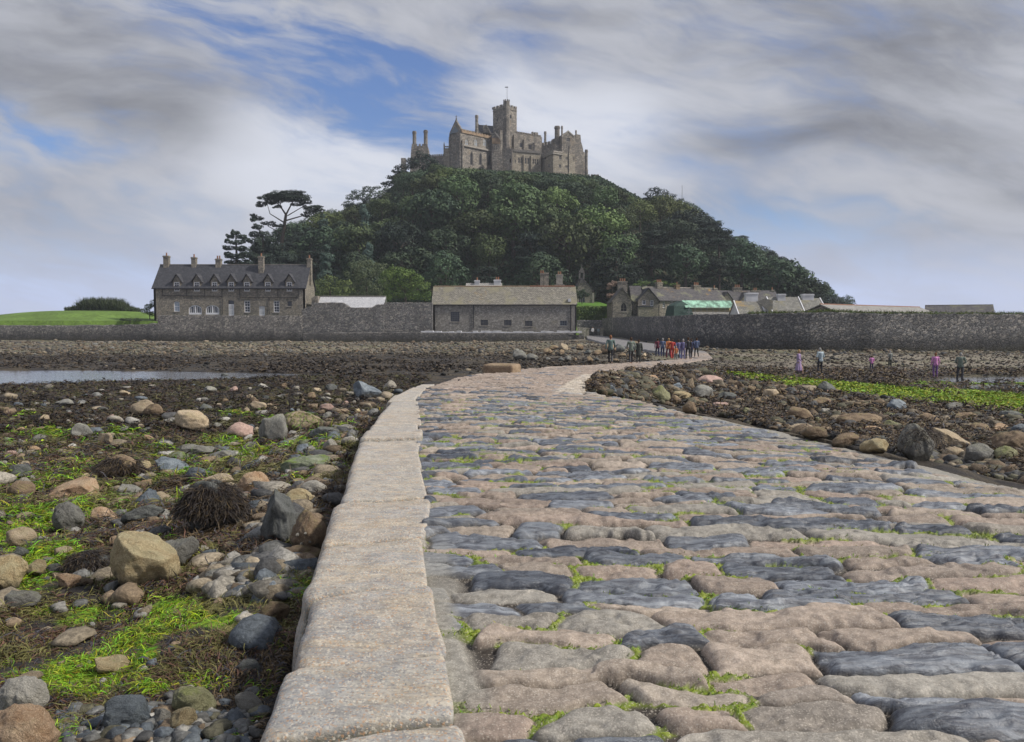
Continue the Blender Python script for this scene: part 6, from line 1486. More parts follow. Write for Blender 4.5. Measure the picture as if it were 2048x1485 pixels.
part('outer_battlement', 'wall_castle', lambda mb: (wallmb(mb, fo, 0, fo.L, 42, fo.z(354), [], 2), merlons(mb, fo, 0, fo.L, 0, .6, fo.z(354), .85, 4), fbox(mb, fo, fo.L-1, fo.L, -.3, 2, 42, fo.z(350))))
# -- west outworks
fw_ = Fac(821.6, 286, 858.6, 286, 300)
def b(mb):
    mb.prism([fw_.P(fw_.u(p), 0, fw_.z(y)) for p, y in ((817, 385), (821.6, 309), (823, 292.5), (855, 292), (857, 300), (862, 385))][::-1], fw_.n*4); merlons(mb, fw_, fw_.u(823.5), fw_.u(855), 0, .5, fw_.z(292.3), .7, 5)
wt = part('west_tower', 'wall_castle', b)
part('chimney', 'wall_castle', lambda mb: rstack(mb, 824.6, 833, 263, 294, 287)); part('chimney', 'wall_castle', lambda mb: rstack(mb, 847, 855.8, 261, 294, 287))
fq = Fac(860, 286, 900, 284, 310)
part('curtain_wall', 'wall_castle', lambda mb: (wallmb(mb, fq, 0, fq.L, 45, fq.z(312), [], 1.5), merlons(mb, fq, 0, fq.L*.7, 0, .5, fq.z(312), .6, 7)))
fz = Fac(887, 281.5, 899.5, 281.5, 300)
part('pinnacled_terrace', 'wall_castle_pale', lambda mb: (wallmb(mb, fz, 0, fz.L, 45, fz.z(297), [], 4), fbox(mb, fz, 0, fz.L, 0, .2, fz.z(294.3), fz.z(292.5)), [fbox(mb, fz, k*.42, k*.42+.15, 0, .2, fz.z(297), fz.z(294.3)) for k in range(5)], fbox(mb, fz, 0, .45, -.1, .35, fz.z(297), fz.z(290)), mb.tube(fz.P(.2, .1, fz.z(290)), fz.P(.2, .1, fz.z(284.5)), .25, .03, 6)))
part('ruined_wall', 'wall_castle', lambda mb: (fbox(mb, Fac(802, 286, 811, 286, 320), 0, 1.6, 0, 2, 45, zat(316.5, 286)),))
# flagpole on the eastern shoulder
x_, y_, z_ = at(1364, 402, 262); mb = MB(); mb.tube((x_, y_, z_-12), (x_, y_, zat(371.5, 262)), .1, .06, 6); o = mb.build('flagpole', M['steel']); tag(o, 'bare thin flagpole standing above the trees on the eastern shoulder', 'flagpole')
# ------------------------------------------------------------------ trees
def leaf_cloud(lobes, n, size, r, shell=.35, up=.25, aspect=.6):
    """small leaf-clump faces spread through a set of ellipsoids (cx, cy, cz, rx, ry, rz)"""
    L = np.array(lobes, float); area = (L[:, 3]*L[:, 4]+L[:, 3]*L[:, 5]+L[:, 4]*L[:, 5]); pr = area/area.sum()
    k = r.choice(len(L), n, p=pr); d = r.normal(size=(n, 3)); d /= np.linalg.norm(d, axis=1, keepdims=True)
    rad = 1-shell*r.uniform(0, 1, n)**1.6+r.normal(0, .05, n)
    P = L[k, :3]+d*L[k, 3:]*rad[:, None]
    N = d/L[k, 3:]; N /= np.linalg.norm(N, axis=1, keepdims=True); N = N+r.normal(0, .28, (n, 3))+np.array([0, 0, up]); N /= np.linalg.norm(N, axis=1, keepdims=True)
    inside = np.zeros(n, bool)
    for l in L: inside |= (((P-l[:3])/l[3:])**2).sum(1) < .42
    P, N = P[~inside], N[~inside]; n = len(P)
    t = np.cross(N, r.normal(size=(n, 3))); t /= np.linalg.norm(t, axis=1, keepdims=True)+1e-9; b_ = np.cross(N, t)
    s = size*r.uniform(.55, 1.35, n)[:, None]
    a, c = t*s*.5, b_*s*.5*aspect
    V = np.stack([P-a-c*.4, P+c, P+a+c*.3, P-c*1.1+a*.2], 1).reshape(-1, 3)
    return V, np.arange(4*n).reshape(-1, 4)
def limb_mesh(segs, n=7):
    mb = MB()
    for a, b_, r1, r2 in segs: mb.tube(a, b_, r1, r2, n, False)
    me = bpy.data.meshes.new('trunk'); me.from_pydata(mb.v, [], mb.f); me.update(); me.polygons.foreach_set('use_smooth', [True]*len(me.polygons)); return me
TP = {}
def proto(key, kind, seed, fol, leaves=2600, size=.5):
    r = np.random.default_rng(seed); lobes = []; segs = []
    if kind == 'round':
        for k in range(26):
            th = r.uniform(0, 2*pi); ph = np.arccos(r.uniform(-.25, 1)); R = np.array([2.9, 2.9, 2.9])*r.uniform(.75, 1.1)
            rr_ = r.uniform(1.0, 2.1); c = np.array([sin(ph)*cos(th)*R[0], sin(ph)*sin(th)*R[1], 5.4+cos(ph)*R[2]]); lobes.append((*c, rr_, rr_, rr_*.8))
        lobes.append((0, 0, 5, 3, 3, 2.6))
    elif kind == 'dome':
        for k in range(34):
            th = r.uniform(0, 2*pi); q = sqrt(r.uniform(0, 1)); c = np.array([cos(th)*q*3.9, sin(th)*q*3.9, 3.6+4.0*sqrt(1-q*q*.9)*r.uniform(.75, 1.)]); rr_ = r.uniform(.8, 1.5); lobes.append((*c, rr_, rr_, rr_*.75))
        lobes.append((0, 0, 4.2, 3.3, 3.3, 2.6))
    elif kind == 'pine':
        for k in range(30):
            h = r.uniform(2.5, 10.); q = (1-((h-5.5)/6.)**2); R = 3.2*max(.2, q)*r.uniform(.4, 1.1); th = r.uniform(0, 2*pi); rr_ = r.uniform(.7, 1.5); lobes.append((cos(th)*R, sin(th)*R, h, rr_*1.2, rr_*1.2, rr_*.55))
        lobes.append((0, 0, 5.5, 1.6, 1.6, 3.4))
    elif kind == 'spire':
        for k in range(26):
            h = r.uniform(1.2, 10.); R = 2.3*(1-h/11.5)*r.uniform(.6, 1.1); th = r.uniform(0, 2*pi); rr_ = r.uniform(.6, 1.1); lobes.append((cos(th)*R, sin(th)*R, h, rr_, rr_, rr_*.8))
        lobes.append((0, 0, 5, 1, 1, 4.5))
    elif kind == 'flat':
        for k in range(26):
            th = r.uniform(0, 2*pi); q = sqrt(r.uniform(0, 1)); lobes.append((cos(th)*q*4.2, sin(th)*q*4.2, r.choice([5.2, 6.8, 8.2])+r.normal(0, .3)+(1-q)*.8, r.uniform(1., 1.9), r.uniform(1., 1.9), r.uniform(.45, .75)))
    top = max(l[2] for l in lobes)
    segs.append(((0, 0, -1.), (0.1, .05, top*.45), .34, .24)); segs.append(((0.1, .05, top*.45), (-.1, .1, top*.8), .24, .1))
    for k in r.choice(len(lobes), min(9, len(lobes)), replace=False):
        l = lobes[k]; z0 = min(l[2]*.7, top*.6); segs.append(((0, 0, z0), (l[0]*.9, l[1]*.9, l[2]-.1), .12, .05))
    V, Fc = leaf_cloud(lobes, leaves, size, r); cm = np_mesh('crown', V, Fc, False); cm.materials.append(M[fol]); tm = limb_mesh(segs); tm.materials.append(M['bark'])
    H = float(np.percentile(V[:, 2], 99.5)); W = float(np.percentile(np.abs(V[:, 0]), 97))
    TP[key] = (cm, tm, H, W)
for i in range(4): proto(('mid', i), 'round' if i % 2 else 'dome', 300+i, 'fol_mid', 4200, .46)
for i in range(4): proto(('deep', i), 'dome' if i % 2 else 'round', 310+i, 'fol_deep', 4200, .46)
for i in range(2): proto(('yel', i), 'dome' if i % 2 else 'round', 320+i, 'fol_yel', 4200, .42)
for i in range(2): proto(('grey', i), 'round', 330+i, 'fol_grey', 3600, .42)
for i in range(4): proto(('dark', i), ['pine', 'flat', 'pine', 'dome'][i], 340+i, 'fol_dark', 4200, .42)
for i in range(2): proto(('blue', i), 'spire', 350+i, 'fol_blue', 3000, .4)
TREES = []
def plant(kind, i, X, Y, h, wscale, zb=None, rz=None, name=None):
    cm, tm, H, W = TP[kind, i]; z = float(zhill(np.array([X]), np.array([Y]))[0]) if zb is None else zb
    s = h/H; nm = name or {'dark': 'pine_tree', 'blue': 'cypress_tree'}.get(kind, 'broadleaf_tree')
    root = bpy.data.objects.new(nm, None); COL.objects.link(root); root.location = (X, Y, z-.3); root.scale = (s*wscale, s*wscale, s); root.rotation_euler = (0, 0, random.uniform(0, 6.28) if rz is None else rz)
    c = bpy.data.objects.new('crown', cm); COL.objects.link(c); c.parent = root
    t = bpy.data.objects.new('trunk', tm); COL.objects.link(t); t.parent = root
    root['category'] = 'tree'
    px, py = project(X, Y, z+h*.75); TREES.append([root, float(px), float(py), kind, h]); return root
SIL = np.array([(430, 560), (500, 520), (530, 480), (600, 436), (640, 426), (690, 412), (760, 400), (800, 345), (850, 330), (870, 322), (895, 333), (925, 331), (1000, 337), (1060, 342), (1100, 352), (1125, 347), (1150, 347), (1190, 358), (1250, 384), (1285, 396), (1300, 385), (1330, 385), (1365, 402), (1400, 430), (1450, 462), (1500, 487), (1560, 515), (1620, 560), (1690, 590), (1725, 604), (1800, 640)], float)
def top_limit(px): return float(np.interp(px, SIL[:, 0], SIL[:, 1]))
rt = np.random.default_rng(88)
# trees that make the skyline
for px in list(range(610, 800, 24))+list(range(1205, 1720, 21)):
    Y = 262.+rt.uniform(-6, 6); X = _sx(px, Y); zb = float(zhill(np.array([X]), np.array([Y]))[0]); jit = rt.uniform(-8, 13)
    h = zat(top_limit(px)+jit, Y)-zb
    if px > 1285: k = 'dark' if rt.uniform() < .8 else 'deep'
    elif px > 1200: k = 'mid'
    else: k = 'deep' if rt.uniform() < .7 else 'dark'
    h = float(np.clip(h, 3., 15.)); plant(k, int(rt.integers(4)), X, Y, h, np.clip(8.5/h, .75, 1.5), zb=zat(top_limit(px)+jit, Y)-h if h < 14.9 else zat(top_limit(px)+jit, Y)-h)
pts = []
tries = 0
while len(pts) < 215 and tries < 20000:
    tries += 1
    Y = 181+84*rt.uniform()**.9; px = rt.uniform(470, 1730); X = _sx(px, Y)
    z = float(zhill(np.array([X]), np.array([Y]))[0])
    if z < 3.2 and not (500 < px < 1260): continue
    if px > 1700: continue
    if 1235 < px < 1620 and Y < 194: continue
    h = rt.uniform(8.5, 15.) if Y < 250 else rt.uniform(4.5, 7)
    lim = zat(top_limit(px)+3, Y); h = min(h, lim-z)
    if h < 3: continue
    if 1140 < px < 1230 and Y < 196: continue
    m_ = 6.2 if Y > 240 else 8.
    if any((X-a)**2+((Y-b_)*1.0)**2 < m_*m_ for a, b_ in pts): continue
    pts.append((X, Y))
    py = project(X, Y, z+h)[1]
    if px > 1380 and (py < 545 or px > 1480): k = ['dark', 'dark', 'deep'][rt.integers(3)]
    elif px < 640: k = ['dark', 'deep'][rt.integers(2)]
    elif py > 500: k = ['deep', 'dark', 'deep', 'mid', 'dark', 'grey', 'blue'][rt.integers(7)]
    elif py > 400: k = ['mid', 'deep', 'mid', 'deep', 'yel', 'dark', 'mid', 'blue'][rt.integers(8)]
    else: k = ['mid', 'mid', 'deep', 'yel', 'mid'][rt.integers(5)]
    if k == 'blue' and 1030 < px < 1150: k = 'deep'
    i = int(rt.integers(4 if (k in ('mid', 'deep', 'dark')) else 2))
    plant(k, i, X, Y, h, np.clip(rt.uniform(.95, 1.3)*(9/h)**.35, .8, 1.5))
# label every hill tree by look, landmark below it and rank up the slope
LMK = [(0, 520, 'above the third chimney of the cottage row'), (520, 570, 'below the umbrella shaped pine'), (570, 620, 'above the right gable of the cottage row'), (620, 665, 'above the left end of the white shed'), (665, 715, 'above the middle of the white shed'), (715, 768, 'above the right end of the white shed'),
       (768, 815, 'above the garden wall beside the barn'), (815, 865, 'above the two chimney west tower side'), (865, 910, 'above the left end of the barn roof'), (910, 950, 'above the barn roof left of the white house'), (950, 1000, 'above the white house chimneys'), (1000, 1040, 'below the castle main tower'),
       (1040, 1080, 'above the right half of the barn roof'), (1080, 1130, 'above the tall granite chimneys'), (1130, 1190, 'above the chapel bellcote'), (1190, 1235, 'above the flowering cabbage palm'), (1235, 1280, 'above the arched cottage'), (1280, 1325, 'above the twin window cottage'), (1325, 1370, 'above the first terrace chimney'),
       (1370, 1420, 'above the green sheeting'), (1420, 1470, 'above the right end of the green sheeting'), (1470, 1530, 'above the first white stack'), (1530, 1590, 'above the small white stack'), (1590, 1650, 'above the right white stack'), (1650, 2100, 'beyond the pale harbour shed')]
KN = {'mid': 'green leafy tree', 'deep': 'deep green tree', 'yel': 'yellow green tree', 'grey': 'grey green tree', 'dark': 'dark pine', 'blue': 'slim blue green cypress'}
NTH = ['lowest', 'second', 'third', 'fourth', 'fifth', 'sixth', 'seventh', 'eighth', 'ninth', 'tenth', 'eleventh', 'twelfth', 'thirteenth', 'fourteenth', 'fifteenth', 'sixteenth', 'seventeenth', 'eighteenth', 'nineteenth', 'twentieth']
for a, b_, ph in LMK:
    for kd in KN:
        T = sorted([t for t in TREES if a <= t[1] < b_ and t[3] == kd], key=lambda t: -t[2])
        for n_, t in enumerate(T):
            rk_ = '' if len(T) == 1 else (' lowest on the slope' if n_ == 0 else ' highest on the slope' if n_ == len(T)-1 else f' {NTH[n_]} up the slope')
            tag(t[0], f'{KN[kd]} {ph}{"," if rk_ else ""}{rk_}', None, 'trees of the castle hill wood')
# hand placed trees: lobes and limbs given where the photograph shows them
def px_tree(name, Y, lobes, limbs, fol, label, n=4000, size=.4, base=None, dz=1.0, group=None, cat='tree', up=.25):
    r = np.random.default_rng(len(label)); bx, by = base; org = Vector(at(bx, by, Y)); 
    root = empty(name, tuple(org), label, cat, group)
    L = []
    for cx, cy, rx, ry in lobes:
        X, _, Z = at(cx, cy, Y); R = rx*Y/F; q_ = ry*Y/F; yo = r.uniform(-.35, .35)*R*2; L.append((X-org.x, yo, Z-org.z, R*.9, R*dz*.85, q_*.95)); [L.append((X-org.x+r.uniform(-.95, .95)*R, yo+r.uniform(-.8, .8)*R*dz, Z-org.z+r.uniform(-.45, .7)*q_, R*r.uniform(.25, .5), R*r.uniform(.25, .5), q_*r.uniform(.4, .7))) for _ in range(5)]
    V, Fc = leaf_cloud(L, n, size, r, up=up); cm = np_mesh('crown', V, Fc, False); cm.materials.append(M[fol]); o = bpy.data.objects.new('crown', cm); COL.objects.link(o); o.parent = root
    segs = []
    for a, b_, ra_, rb_ in limbs: segs.append((Vector(at(a[0], a[1], Y))-org, Vector(at(b_[0], b_[1], Y))-org, ra_, rb_))
    tm = limb_mesh(segs); tm.materials.append(M['bark']); o = bpy.data.objects.new('trunk', tm); COL.objects.link(o); o.parent = root
    return root
px_tree('stone_pine', 205, [(580, 397, 30, 8), (548, 400, 24, 7), (600, 399, 24, 7), (566, 390, 30, 8), (628, 418, 20, 6), (560, 388, 24, 7), (585, 386, 22, 6), (540, 394, 20, 7), (605, 393, 18, 6), (570, 398, 26, 7), (525, 408, 14, 5), (545, 405, 16, 6), (610, 404, 18, 5), (592, 408, 14, 4), (628, 414, 14, 4), (638, 420, 12, 4), (620, 425, 14, 4), (520, 413, 9, 3), (556, 414, 10, 3), (518, 438, 14, 5), (535, 446, 14, 5), (510, 432, 8, 3), (612, 432, 8, 3), (560, 452, 12, 4)],
        [((562, 500), (569, 450), .5, .42), ((569, 450), (572, 430), .42, .34), ((572, 430), (560, 412), .26, .15), ((560, 412), (545, 398), .15, .08), ((572, 430), (585, 405), .24, .14), ((585, 405), (600, 392), .14, .08), ((571, 442), (605, 432), .2, .13), ((605, 432), (630, 420), .13, .07), ((575, 432), (612, 410), .14, .08), ((569, 446), (540, 428), .18, .1), ((540, 428), (535, 410), .1, .06), ((566, 470), (535, 452), .14, .08), ((560, 412), (566, 392), .12, .06), ((600, 448), (620, 428), .1, .05)],
        'fol_dark', 'tall umbrella shaped pine with bare forking trunk against the sky, left of the hill', 17000, .42, (562, 500), .75)
px_tree('dark_conifer', 190, [(470, 466, 10, 5), (462, 474, 9, 4), (482, 474, 12, 5), (458, 484, 10, 4), (478, 486, 14, 5), (492, 480, 9, 4), (460, 497, 14, 5), (484, 498, 14, 6), (456, 508, 8, 4), (470, 514, 18, 6), (496, 510, 12, 6), (462, 524, 14, 6), (488, 526, 16, 6), (470, 540, 20, 8), (500, 540, 14, 10)],
        [((474, 560), (473, 500), .35, .25), ((473, 500), (471, 466), .25, .08), ((473, 510), (455, 505), .1, .04), ((473, 520), (495, 508), .1, .04)], 'fol_dark', 'layered dark conifer at the left foot of the hill behind the cottage roof', 7200, .45, (474, 560), .8)
px_tree('dark_conifer', 196, [(515, 455, 11, 6), (508, 468, 10, 7), (525, 470, 16, 8), (512, 484, 14, 8), (535, 480, 16, 9), (520, 500, 18, 10), (545, 496, 20, 12), (530, 520, 26, 14), (560, 515, 24, 16), (505, 440, 7, 4)],
        [((528, 560), (526, 480), .35, .2), ((526, 480), (515, 450), .2, .06)], 'fol_dark', 'dark ragged conifer under the left side of the umbrella shaped pine', 9500, .45, (528, 560), .8)
px_tree('cedar_tree', 252, [(842, 312, 16, 8), (825, 322, 16, 7), (858, 322, 18, 8), (812, 335, 18, 7), (845, 332, 20, 9), (875, 336, 18, 8), (800, 346, 14, 6), (790, 354, 18, 6), (822, 352, 22, 9), (860, 352, 22, 9), (780, 366, 16, 5), (805, 370, 22, 8), (845, 372, 20, 8), (878, 368, 18, 10), (785, 384, 18, 7), (820, 392, 20, 8), (800, 405, 18, 6), (772, 372, 10, 4), (880, 388, 14, 8)],
        [((848, 440), (850, 385), .5, .4), ((850, 385), (846, 330), .4, .15), ((849, 395), (815, 385), .18, .08), ((848, 370), (878, 358), .15, .06), ((849, 410), (820, 398), .15, .06)], 'fol_dark', 'broad dark cedar in front of the two chimney west tower', 13000, .5, (848, 440), .7)
px_tree('oak_tree', 240, [(735, 378, 14, 7), (715, 384, 14, 7), (750, 388, 14, 8), (702, 394, 14, 7), (728, 396, 18, 8), (697, 408, 12, 7), (715, 412, 18, 8), (745, 408, 18, 9), (700, 418, 12, 6), (755, 375, 8, 4)],
        [((728, 450), (728, 405), .35, .25), ((728, 405), (712, 388), .16, .06), ((728, 405), (745, 382), .16, .06)], 'fol_deep', 'rounded oak on the skyline between the umbrella pine and the cedar', 5200, .4, (728, 450), .8)
px_tree('wind_pine', 240, [(1310, 380, 14, 5), (1298, 388, 12, 5), (1325, 384, 14, 6), (1340, 392, 14, 7), (1300, 400, 14, 8), (1320, 400, 20, 10), (1350, 404, 14, 7), (1310, 420, 22, 12), (1340, 420, 22, 12), (1365, 412, 8, 4), (1360, 424, 14, 8)],
        [((1322, 470), (1320, 410), .4, .25), ((1320, 410), (1335, 390), .15, .05)], 'fol_dark', 'dark jagged topped pine on the right shoulder just left of the flagpole', 6500, .4, (1322, 470), .8)
px_tree('tamarisk_tree', 162, [(662, 560, 20, 8), (640, 568, 18, 8), (684, 566, 18, 8), (632, 580, 16, 9), (660, 580, 26, 12), (690, 582, 18, 10), (650, 592, 26, 10), (680, 596, 22, 10)],
        [((662, 610), (660, 580), .2, .12)], 'fol_lime', 'low bright green bushy tree behind the left end of the white shed', 5200, .26, (662, 612), .8)
px_tree('tamarisk_tree', 170, [(732, 526, 16, 7), (715, 536, 16, 8), (750, 532, 18, 8), (705, 550, 18, 9), (735, 546, 24, 12), (762, 545, 18, 12), (720, 568, 26, 14), (755, 570, 26, 14), (700, 575, 16, 12), (740, 590, 34, 14), (700, 594, 18, 10)],
        [((735, 615), (733, 560), .25, .12), ((733, 575), (712, 548), .12, .05), ((733, 570), (755, 540), .12, .05)], 'fol_olive', 'tall olive green bushy tree in the middle, behind the white shed', 8000, .27, (735, 615), .8)
px_tree('tamarisk_tree', 158, [(790, 540, 20, 8), (815, 544, 18, 8), (775, 548, 16, 9), (800, 554, 26, 12), (832, 558, 18, 11), (780, 568, 22, 12), (815, 572, 26, 12), (848, 574, 14, 11), (790, 588, 26, 12), (825, 590, 26, 12), (852, 592, 12, 11), (775, 595, 12, 9)],
        [((812, 615), (810, 575), .25, .14), ((810, 585), (790, 560), .12, .05), ((810, 585), (832, 565), .12, .05)], 'fol_bright', 'dense bright green rounded tree between the white shed and the barn', 9500, .25, (812, 615), .8)
px_tree('slender_tree', 190, [(1214, 524, 9, 7), (1210, 534, 11, 8), (1220, 540, 12, 9), (1212, 550, 13, 10), (1220, 560, 10, 8)], [((1215, 600), (1215, 545), .15, .08)], 'fol_yel', 'slim pale green tree standing out right of the chapel', 2600, .3, (1215, 600), .9)
px_tree('cabbage_palm', 168, [(1222, 570, 9, 5), (1230, 566, 7, 4), (1218, 576, 6, 4), (1220, 592, 9, 5), (1228, 590, 6, 4)], [((1226, 620), (1224, 575), .12, .08), ((1226, 610), (1220, 592), .08, .05)], 'bloom', 'cabbage palm with cream flower heads beside the arched cottage', 1500, .26, (1226, 622), .9)
px_tree('dark_shrub', 172, [(1166, 584, 8, 6), (1160, 592, 8, 7), (1172, 590, 7, 5), (1150, 580, 6, 8)], [((1164, 612), (1164, 588), .1, .05)], 'fol_deep', 'dark round shrub in front of the small chapel', 1400, .25, (1164, 615), .9, cat='shrub')
px_tree('leafy_shrub', 172, [(1290, 566, 12, 4), (1275, 570, 10, 3), (1320, 566, 16, 4), (1345, 570, 10, 3)], [((1300, 590), (1300, 570), .1, .05)], 'fol_bright', 'green shrub tops peeping over the slate terrace roof', 1600, .25, (1300, 600), .8, cat='shrub')
# hedge behind the gateway
r = np.random.default_rng(4); n = 5200; f = Fac(1158, 166, 1221, 168); P0 = np.array([f.P(r.uniform(0, f.L), r.uniform(0, 2.4), 0)[:] for _ in range(n)]); tt = (P0[:, 0]-f.A.x)/(f.B.x-f.A.x); P0[:, 2] = 1.5+r.uniform(0, 1, n)**.5*(zat(613, 167)-1.5)
u = r.normal(size=(n, 3)); u /= np.linalg.norm(u, axis=1, keepdims=True); v = np.cross(u, r.normal(size=(n, 3))); v /= np.linalg.norm(v, axis=1, keepdims=True); s = .13
V = np.stack([P0-u*s, P0+v*s, P0+u*s, P0-v*s], 1).reshape(-1, 3); org = P0.mean(0); org[2] = 1.5
hm_ = np_mesh('garden_hedge', V-org, np.arange(4*n).reshape(-1, 4), False); hm_.materials.append(M['fol_bright']); o = add('garden_hedge', hm_, None, loc=tuple(org)); tag(o, 'bright green clipped hedge behind the gateway wall', 'hedge')
# terrace lawn rising behind the hedge
mb = MB(); f = Fac(1150, 168.6, 1224, 170.5); mb.prism([f.P(0, 0, 1.4), f.P(0, 0, zat(612, 169)), f.P(0, 9, zat(603.5, 178)), f.P(0, 9, 1.4)], f.d*f.L)
M['lawn'] = plain('lawn_grass', (.1, .2, .035), .9, .1, .2, 3.); o = mb.build('lawn', M['lawn']); tag(o, kind='structure')
# feathery shrubs on the grass mound
def strand_shrub(name, label, boxes, n, Y, h, seed, colr=(.07, .09, .045)):
    r = np.random.default_rng(seed); P = []
    for pa, pb in boxes: P.append(np.stack([_sx(r.uniform(pa, pb, n), Y), Y+r.uniform(-2, 2, n), np.zeros(n)], 1))
    P = np.concatenate(P); P[:, 2] = zhill(P[:, 0], P[:, 1])-.05; m_ = len(P)
    edge_ = np.clip(np.minimum(P[:, 0]-P[:, 0].min(), P[:, 0].max()-P[:, 0])/4., .35, 1)
    d_ = strands(name, P-np.array([P[:, 0].mean(), Y, P[:, 2].min()]), r.uniform(.5, 1., m_)*h*edge_, r.uniform(.05, .12, m_), np.array(colr)[None]*r.uniform(.5, 1.5, (m_, 1)), M['turf'], r, .22, 9., 3)
    d_.location = (P[:, 0].mean(), Y, P[:, 2].min()); tag(d_, label, 'shrubs'); return d_
strand_shrub('feathery_hedge', 'feathery dark green hedge along the top of the grass mound', [(140, 278)], 5200, 174, 3.3, 3)
px_tree('low_shrub', 158, [(296, 614, 10, 6), (305, 606, 8, 8), (290, 622, 10, 6), (302, 628, 9, 6)], [((300, 640), (298, 620), .1, .05)], 'fol_mid', 'low green shrub against the left gable of the cottage row', 1500, .25, (300, 640), .8, cat='shrub')
px_tree('low_shrub', 151, [(255, 640, 14, 3), (275, 640, 10, 3)], [((262, 646), (262, 640), .05, .04)], 'fol_deep', 'small dark shrub on the lawn edge near the cottage row', 700, .22, (262, 645), .8, cat='shrub')
# undergrowth covering the slope between the trunks
r = np.random.default_rng(7); n = 90000; Y = r.uniform(181, 275, n); X = _sx(r.uniform(420, 1715, n), Y); Z = zhill(X, Y); k = Z > 3.; X, Y, Z = X[k], Y[k], Z[k]; n = len(X)
P0 = np.stack([X, Y, Z+r.uniform(0, 1.8, n)*fbm(X/5, Y/5, 9)], 1); u = r.normal(size=(n, 3)); u /= np.linalg.norm(u, axis=1, keepdims=True); v = np.cross(u, r.normal(size=(n, 3))); v /= np.linalg.norm(v, axis=1, keepdims=True); s = r.uniform(.2, .42, n)[:, None]
um = np_mesh('undergrowth', np.stack([P0-u*s, P0+v*s, P0+u*s, P0-v*s], 1).reshape(-1, 3), np.arange(4*n).reshape(-1, 4), False); um.materials.append(M['fol_deep']); o = add('undergrowth', um, None); tag(o, kind='stuff')
# ------------------------------------------------------------------ people
def cap(mb, a, b_, r1, r2, n=10):
    """tapered limb with rounded ends"""
    a, b_ = Vector(a), Vector(b_); d = (b_-a).normalized(); u = d.orthogonal().normalized(); w = d.cross(u); k0 = len(mb.v); rings = []
    for t in (-90, -50, -15): rings.append((a+d*r1*sin(radians(t)), r1*cos(radians(t))+1e-4))
    for t in (15, 50, 90): rings.append((b_+d*r2*sin(radians(t)), r2*cos(radians(t))+1e-4))
    for p, r_ in rings:
        for i in range(n): q = 2*pi*i/n; mb.v.append(tuple(p+u*cos(q)*r_+w*sin(q)*r_))
    for k in range(5):
        for i in range(n): j = (i+1) % n; mb.f.append([k0+k*n+i, k0+k*n+j, k0+(k+1)*n+j, k0+(k+1)*n+i])
    mb.f.append([k0+i for i in range(n)][::-1]); mb.f.append([k0+5*n+i for i in range(n)])
def ell(mb, c, r_, sub=2):
    V, Fc = ico(sub); k = len(mb.v); mb.v += [tuple(np.array(c)+v*np.array(r_)) for v in V]; mb.f += [[int(i)+k for i in t] for t in Fc]
def remesh(mb, vox, name):
    me = bpy.data.meshes.new('tmp'); me.from_pydata(mb.v, [], mb.f); me.update(); o = bpy.data.objects.new('tmp', me); COL.objects.link(o)
    md = o.modifiers.new('r', 'REMESH'); md.mode = 'VOXEL'; md.voxel_size = vox; md.use_smooth_shade = True
    s = o.modifiers.new('s', 'SMOOTH'); s.iterations = 3; s.factor = .5
    dg = bpy.context.evaluated_depsgraph_get(); out = bpy.data.meshes.new_from_object(o.evaluated_get(dg)); out.name = name
    bpy.data.objects.remove(o); out.polygons.foreach_set('use_smooth', [True]*len(out.polygons)); return out
def skeleton(pose):
    """joints for a 1.75 m figure facing -Y; x to its left"""
    J = dict(pelvis=(0, 0, .95), chest=(0, 0, 1.28), neck=(0, .01, 1.48), head=(0, -.02, 1.63), hl=(.1, 0, .92), hr=(-.1, 0, .92), kl=(.11, -.02, .5), kr=(-.11, -.02, .5), al=(.11, .03, .08), ar=(-.11, .03, .08),
             sl=(.19, 0, 1.42), sr=(-.19, 0, 1.42), el=(.25, .03, 1.14), er=(-.25, .03, 1.14), wl=(.26, -.06, .9), wr=(-.26, -.06, .9))
    if pose == 'walk': J.update(kl=(.1, -.2, .54), al=(.1, -.26, .1), kr=(-.1, .02, .49), ar=(-.1, .3, .14), el=(.26, .12, 1.16), wl=(.27, .1, .91), er=(-.25, -.06, 1.15), wr=(-.25, -.24, .98))
    if pose == 'stride': J.update(kr=(-.1, -.16, .53), ar=(-.1, -.2, .09), kl=(.1, .06, .49), al=(.1, .26, .12), er=(-.27, .1, 1.16), wr=(-.26, .05, .92), el=(.25, -.08, 1.16), wl=(.2, -.3, 1.08))
    if pose == 'look': J.update(head=(0, -.07, 1.6), neck=(0, -.02, 1.47), el=(.27, .0, 1.15), wl=(.12, -.2, 1.08), er=(-.27, .0, 1.15), wr=(-.12, -.2, 1.06), kl=(.13, -.03, .5), al=(.16, .02, .08))
    return J
def hand(mb, w_, e_, sd):
    w_, e_ = Vector(w_), Vector(e_); d = (w_-e_).normalized(); s = Vector((0, 1, 0)); s = (s-d*s.dot(d)).normalized(); nrm = d.cross(s)*sd
    cap(mb, w_, w_+d*.07, .026, .03); 
    for k, (o_, l) in enumerate(((-.03, .07), (-.01, .08), (.01, .075), (.03, .06))):
        a = w_+d*.09+s*o_; m_ = a+d*l*.55+nrm*.008; cap(mb, a, m_, .0095, .0088, 7); cap(mb, m_, m_+d*l*.42+nrm*.022, .0088, .0078, 7)
    t = w_+d*.03-s*.028; cap(mb, t, t+d*.035-s*.025+nrm*.01, .012, .0105, 7); cap(mb, t+d*.035-s*.025+nrm*.01, t+d*.065-s*.028+nrm*.02, .0105, .009, 7)
BODY = {}
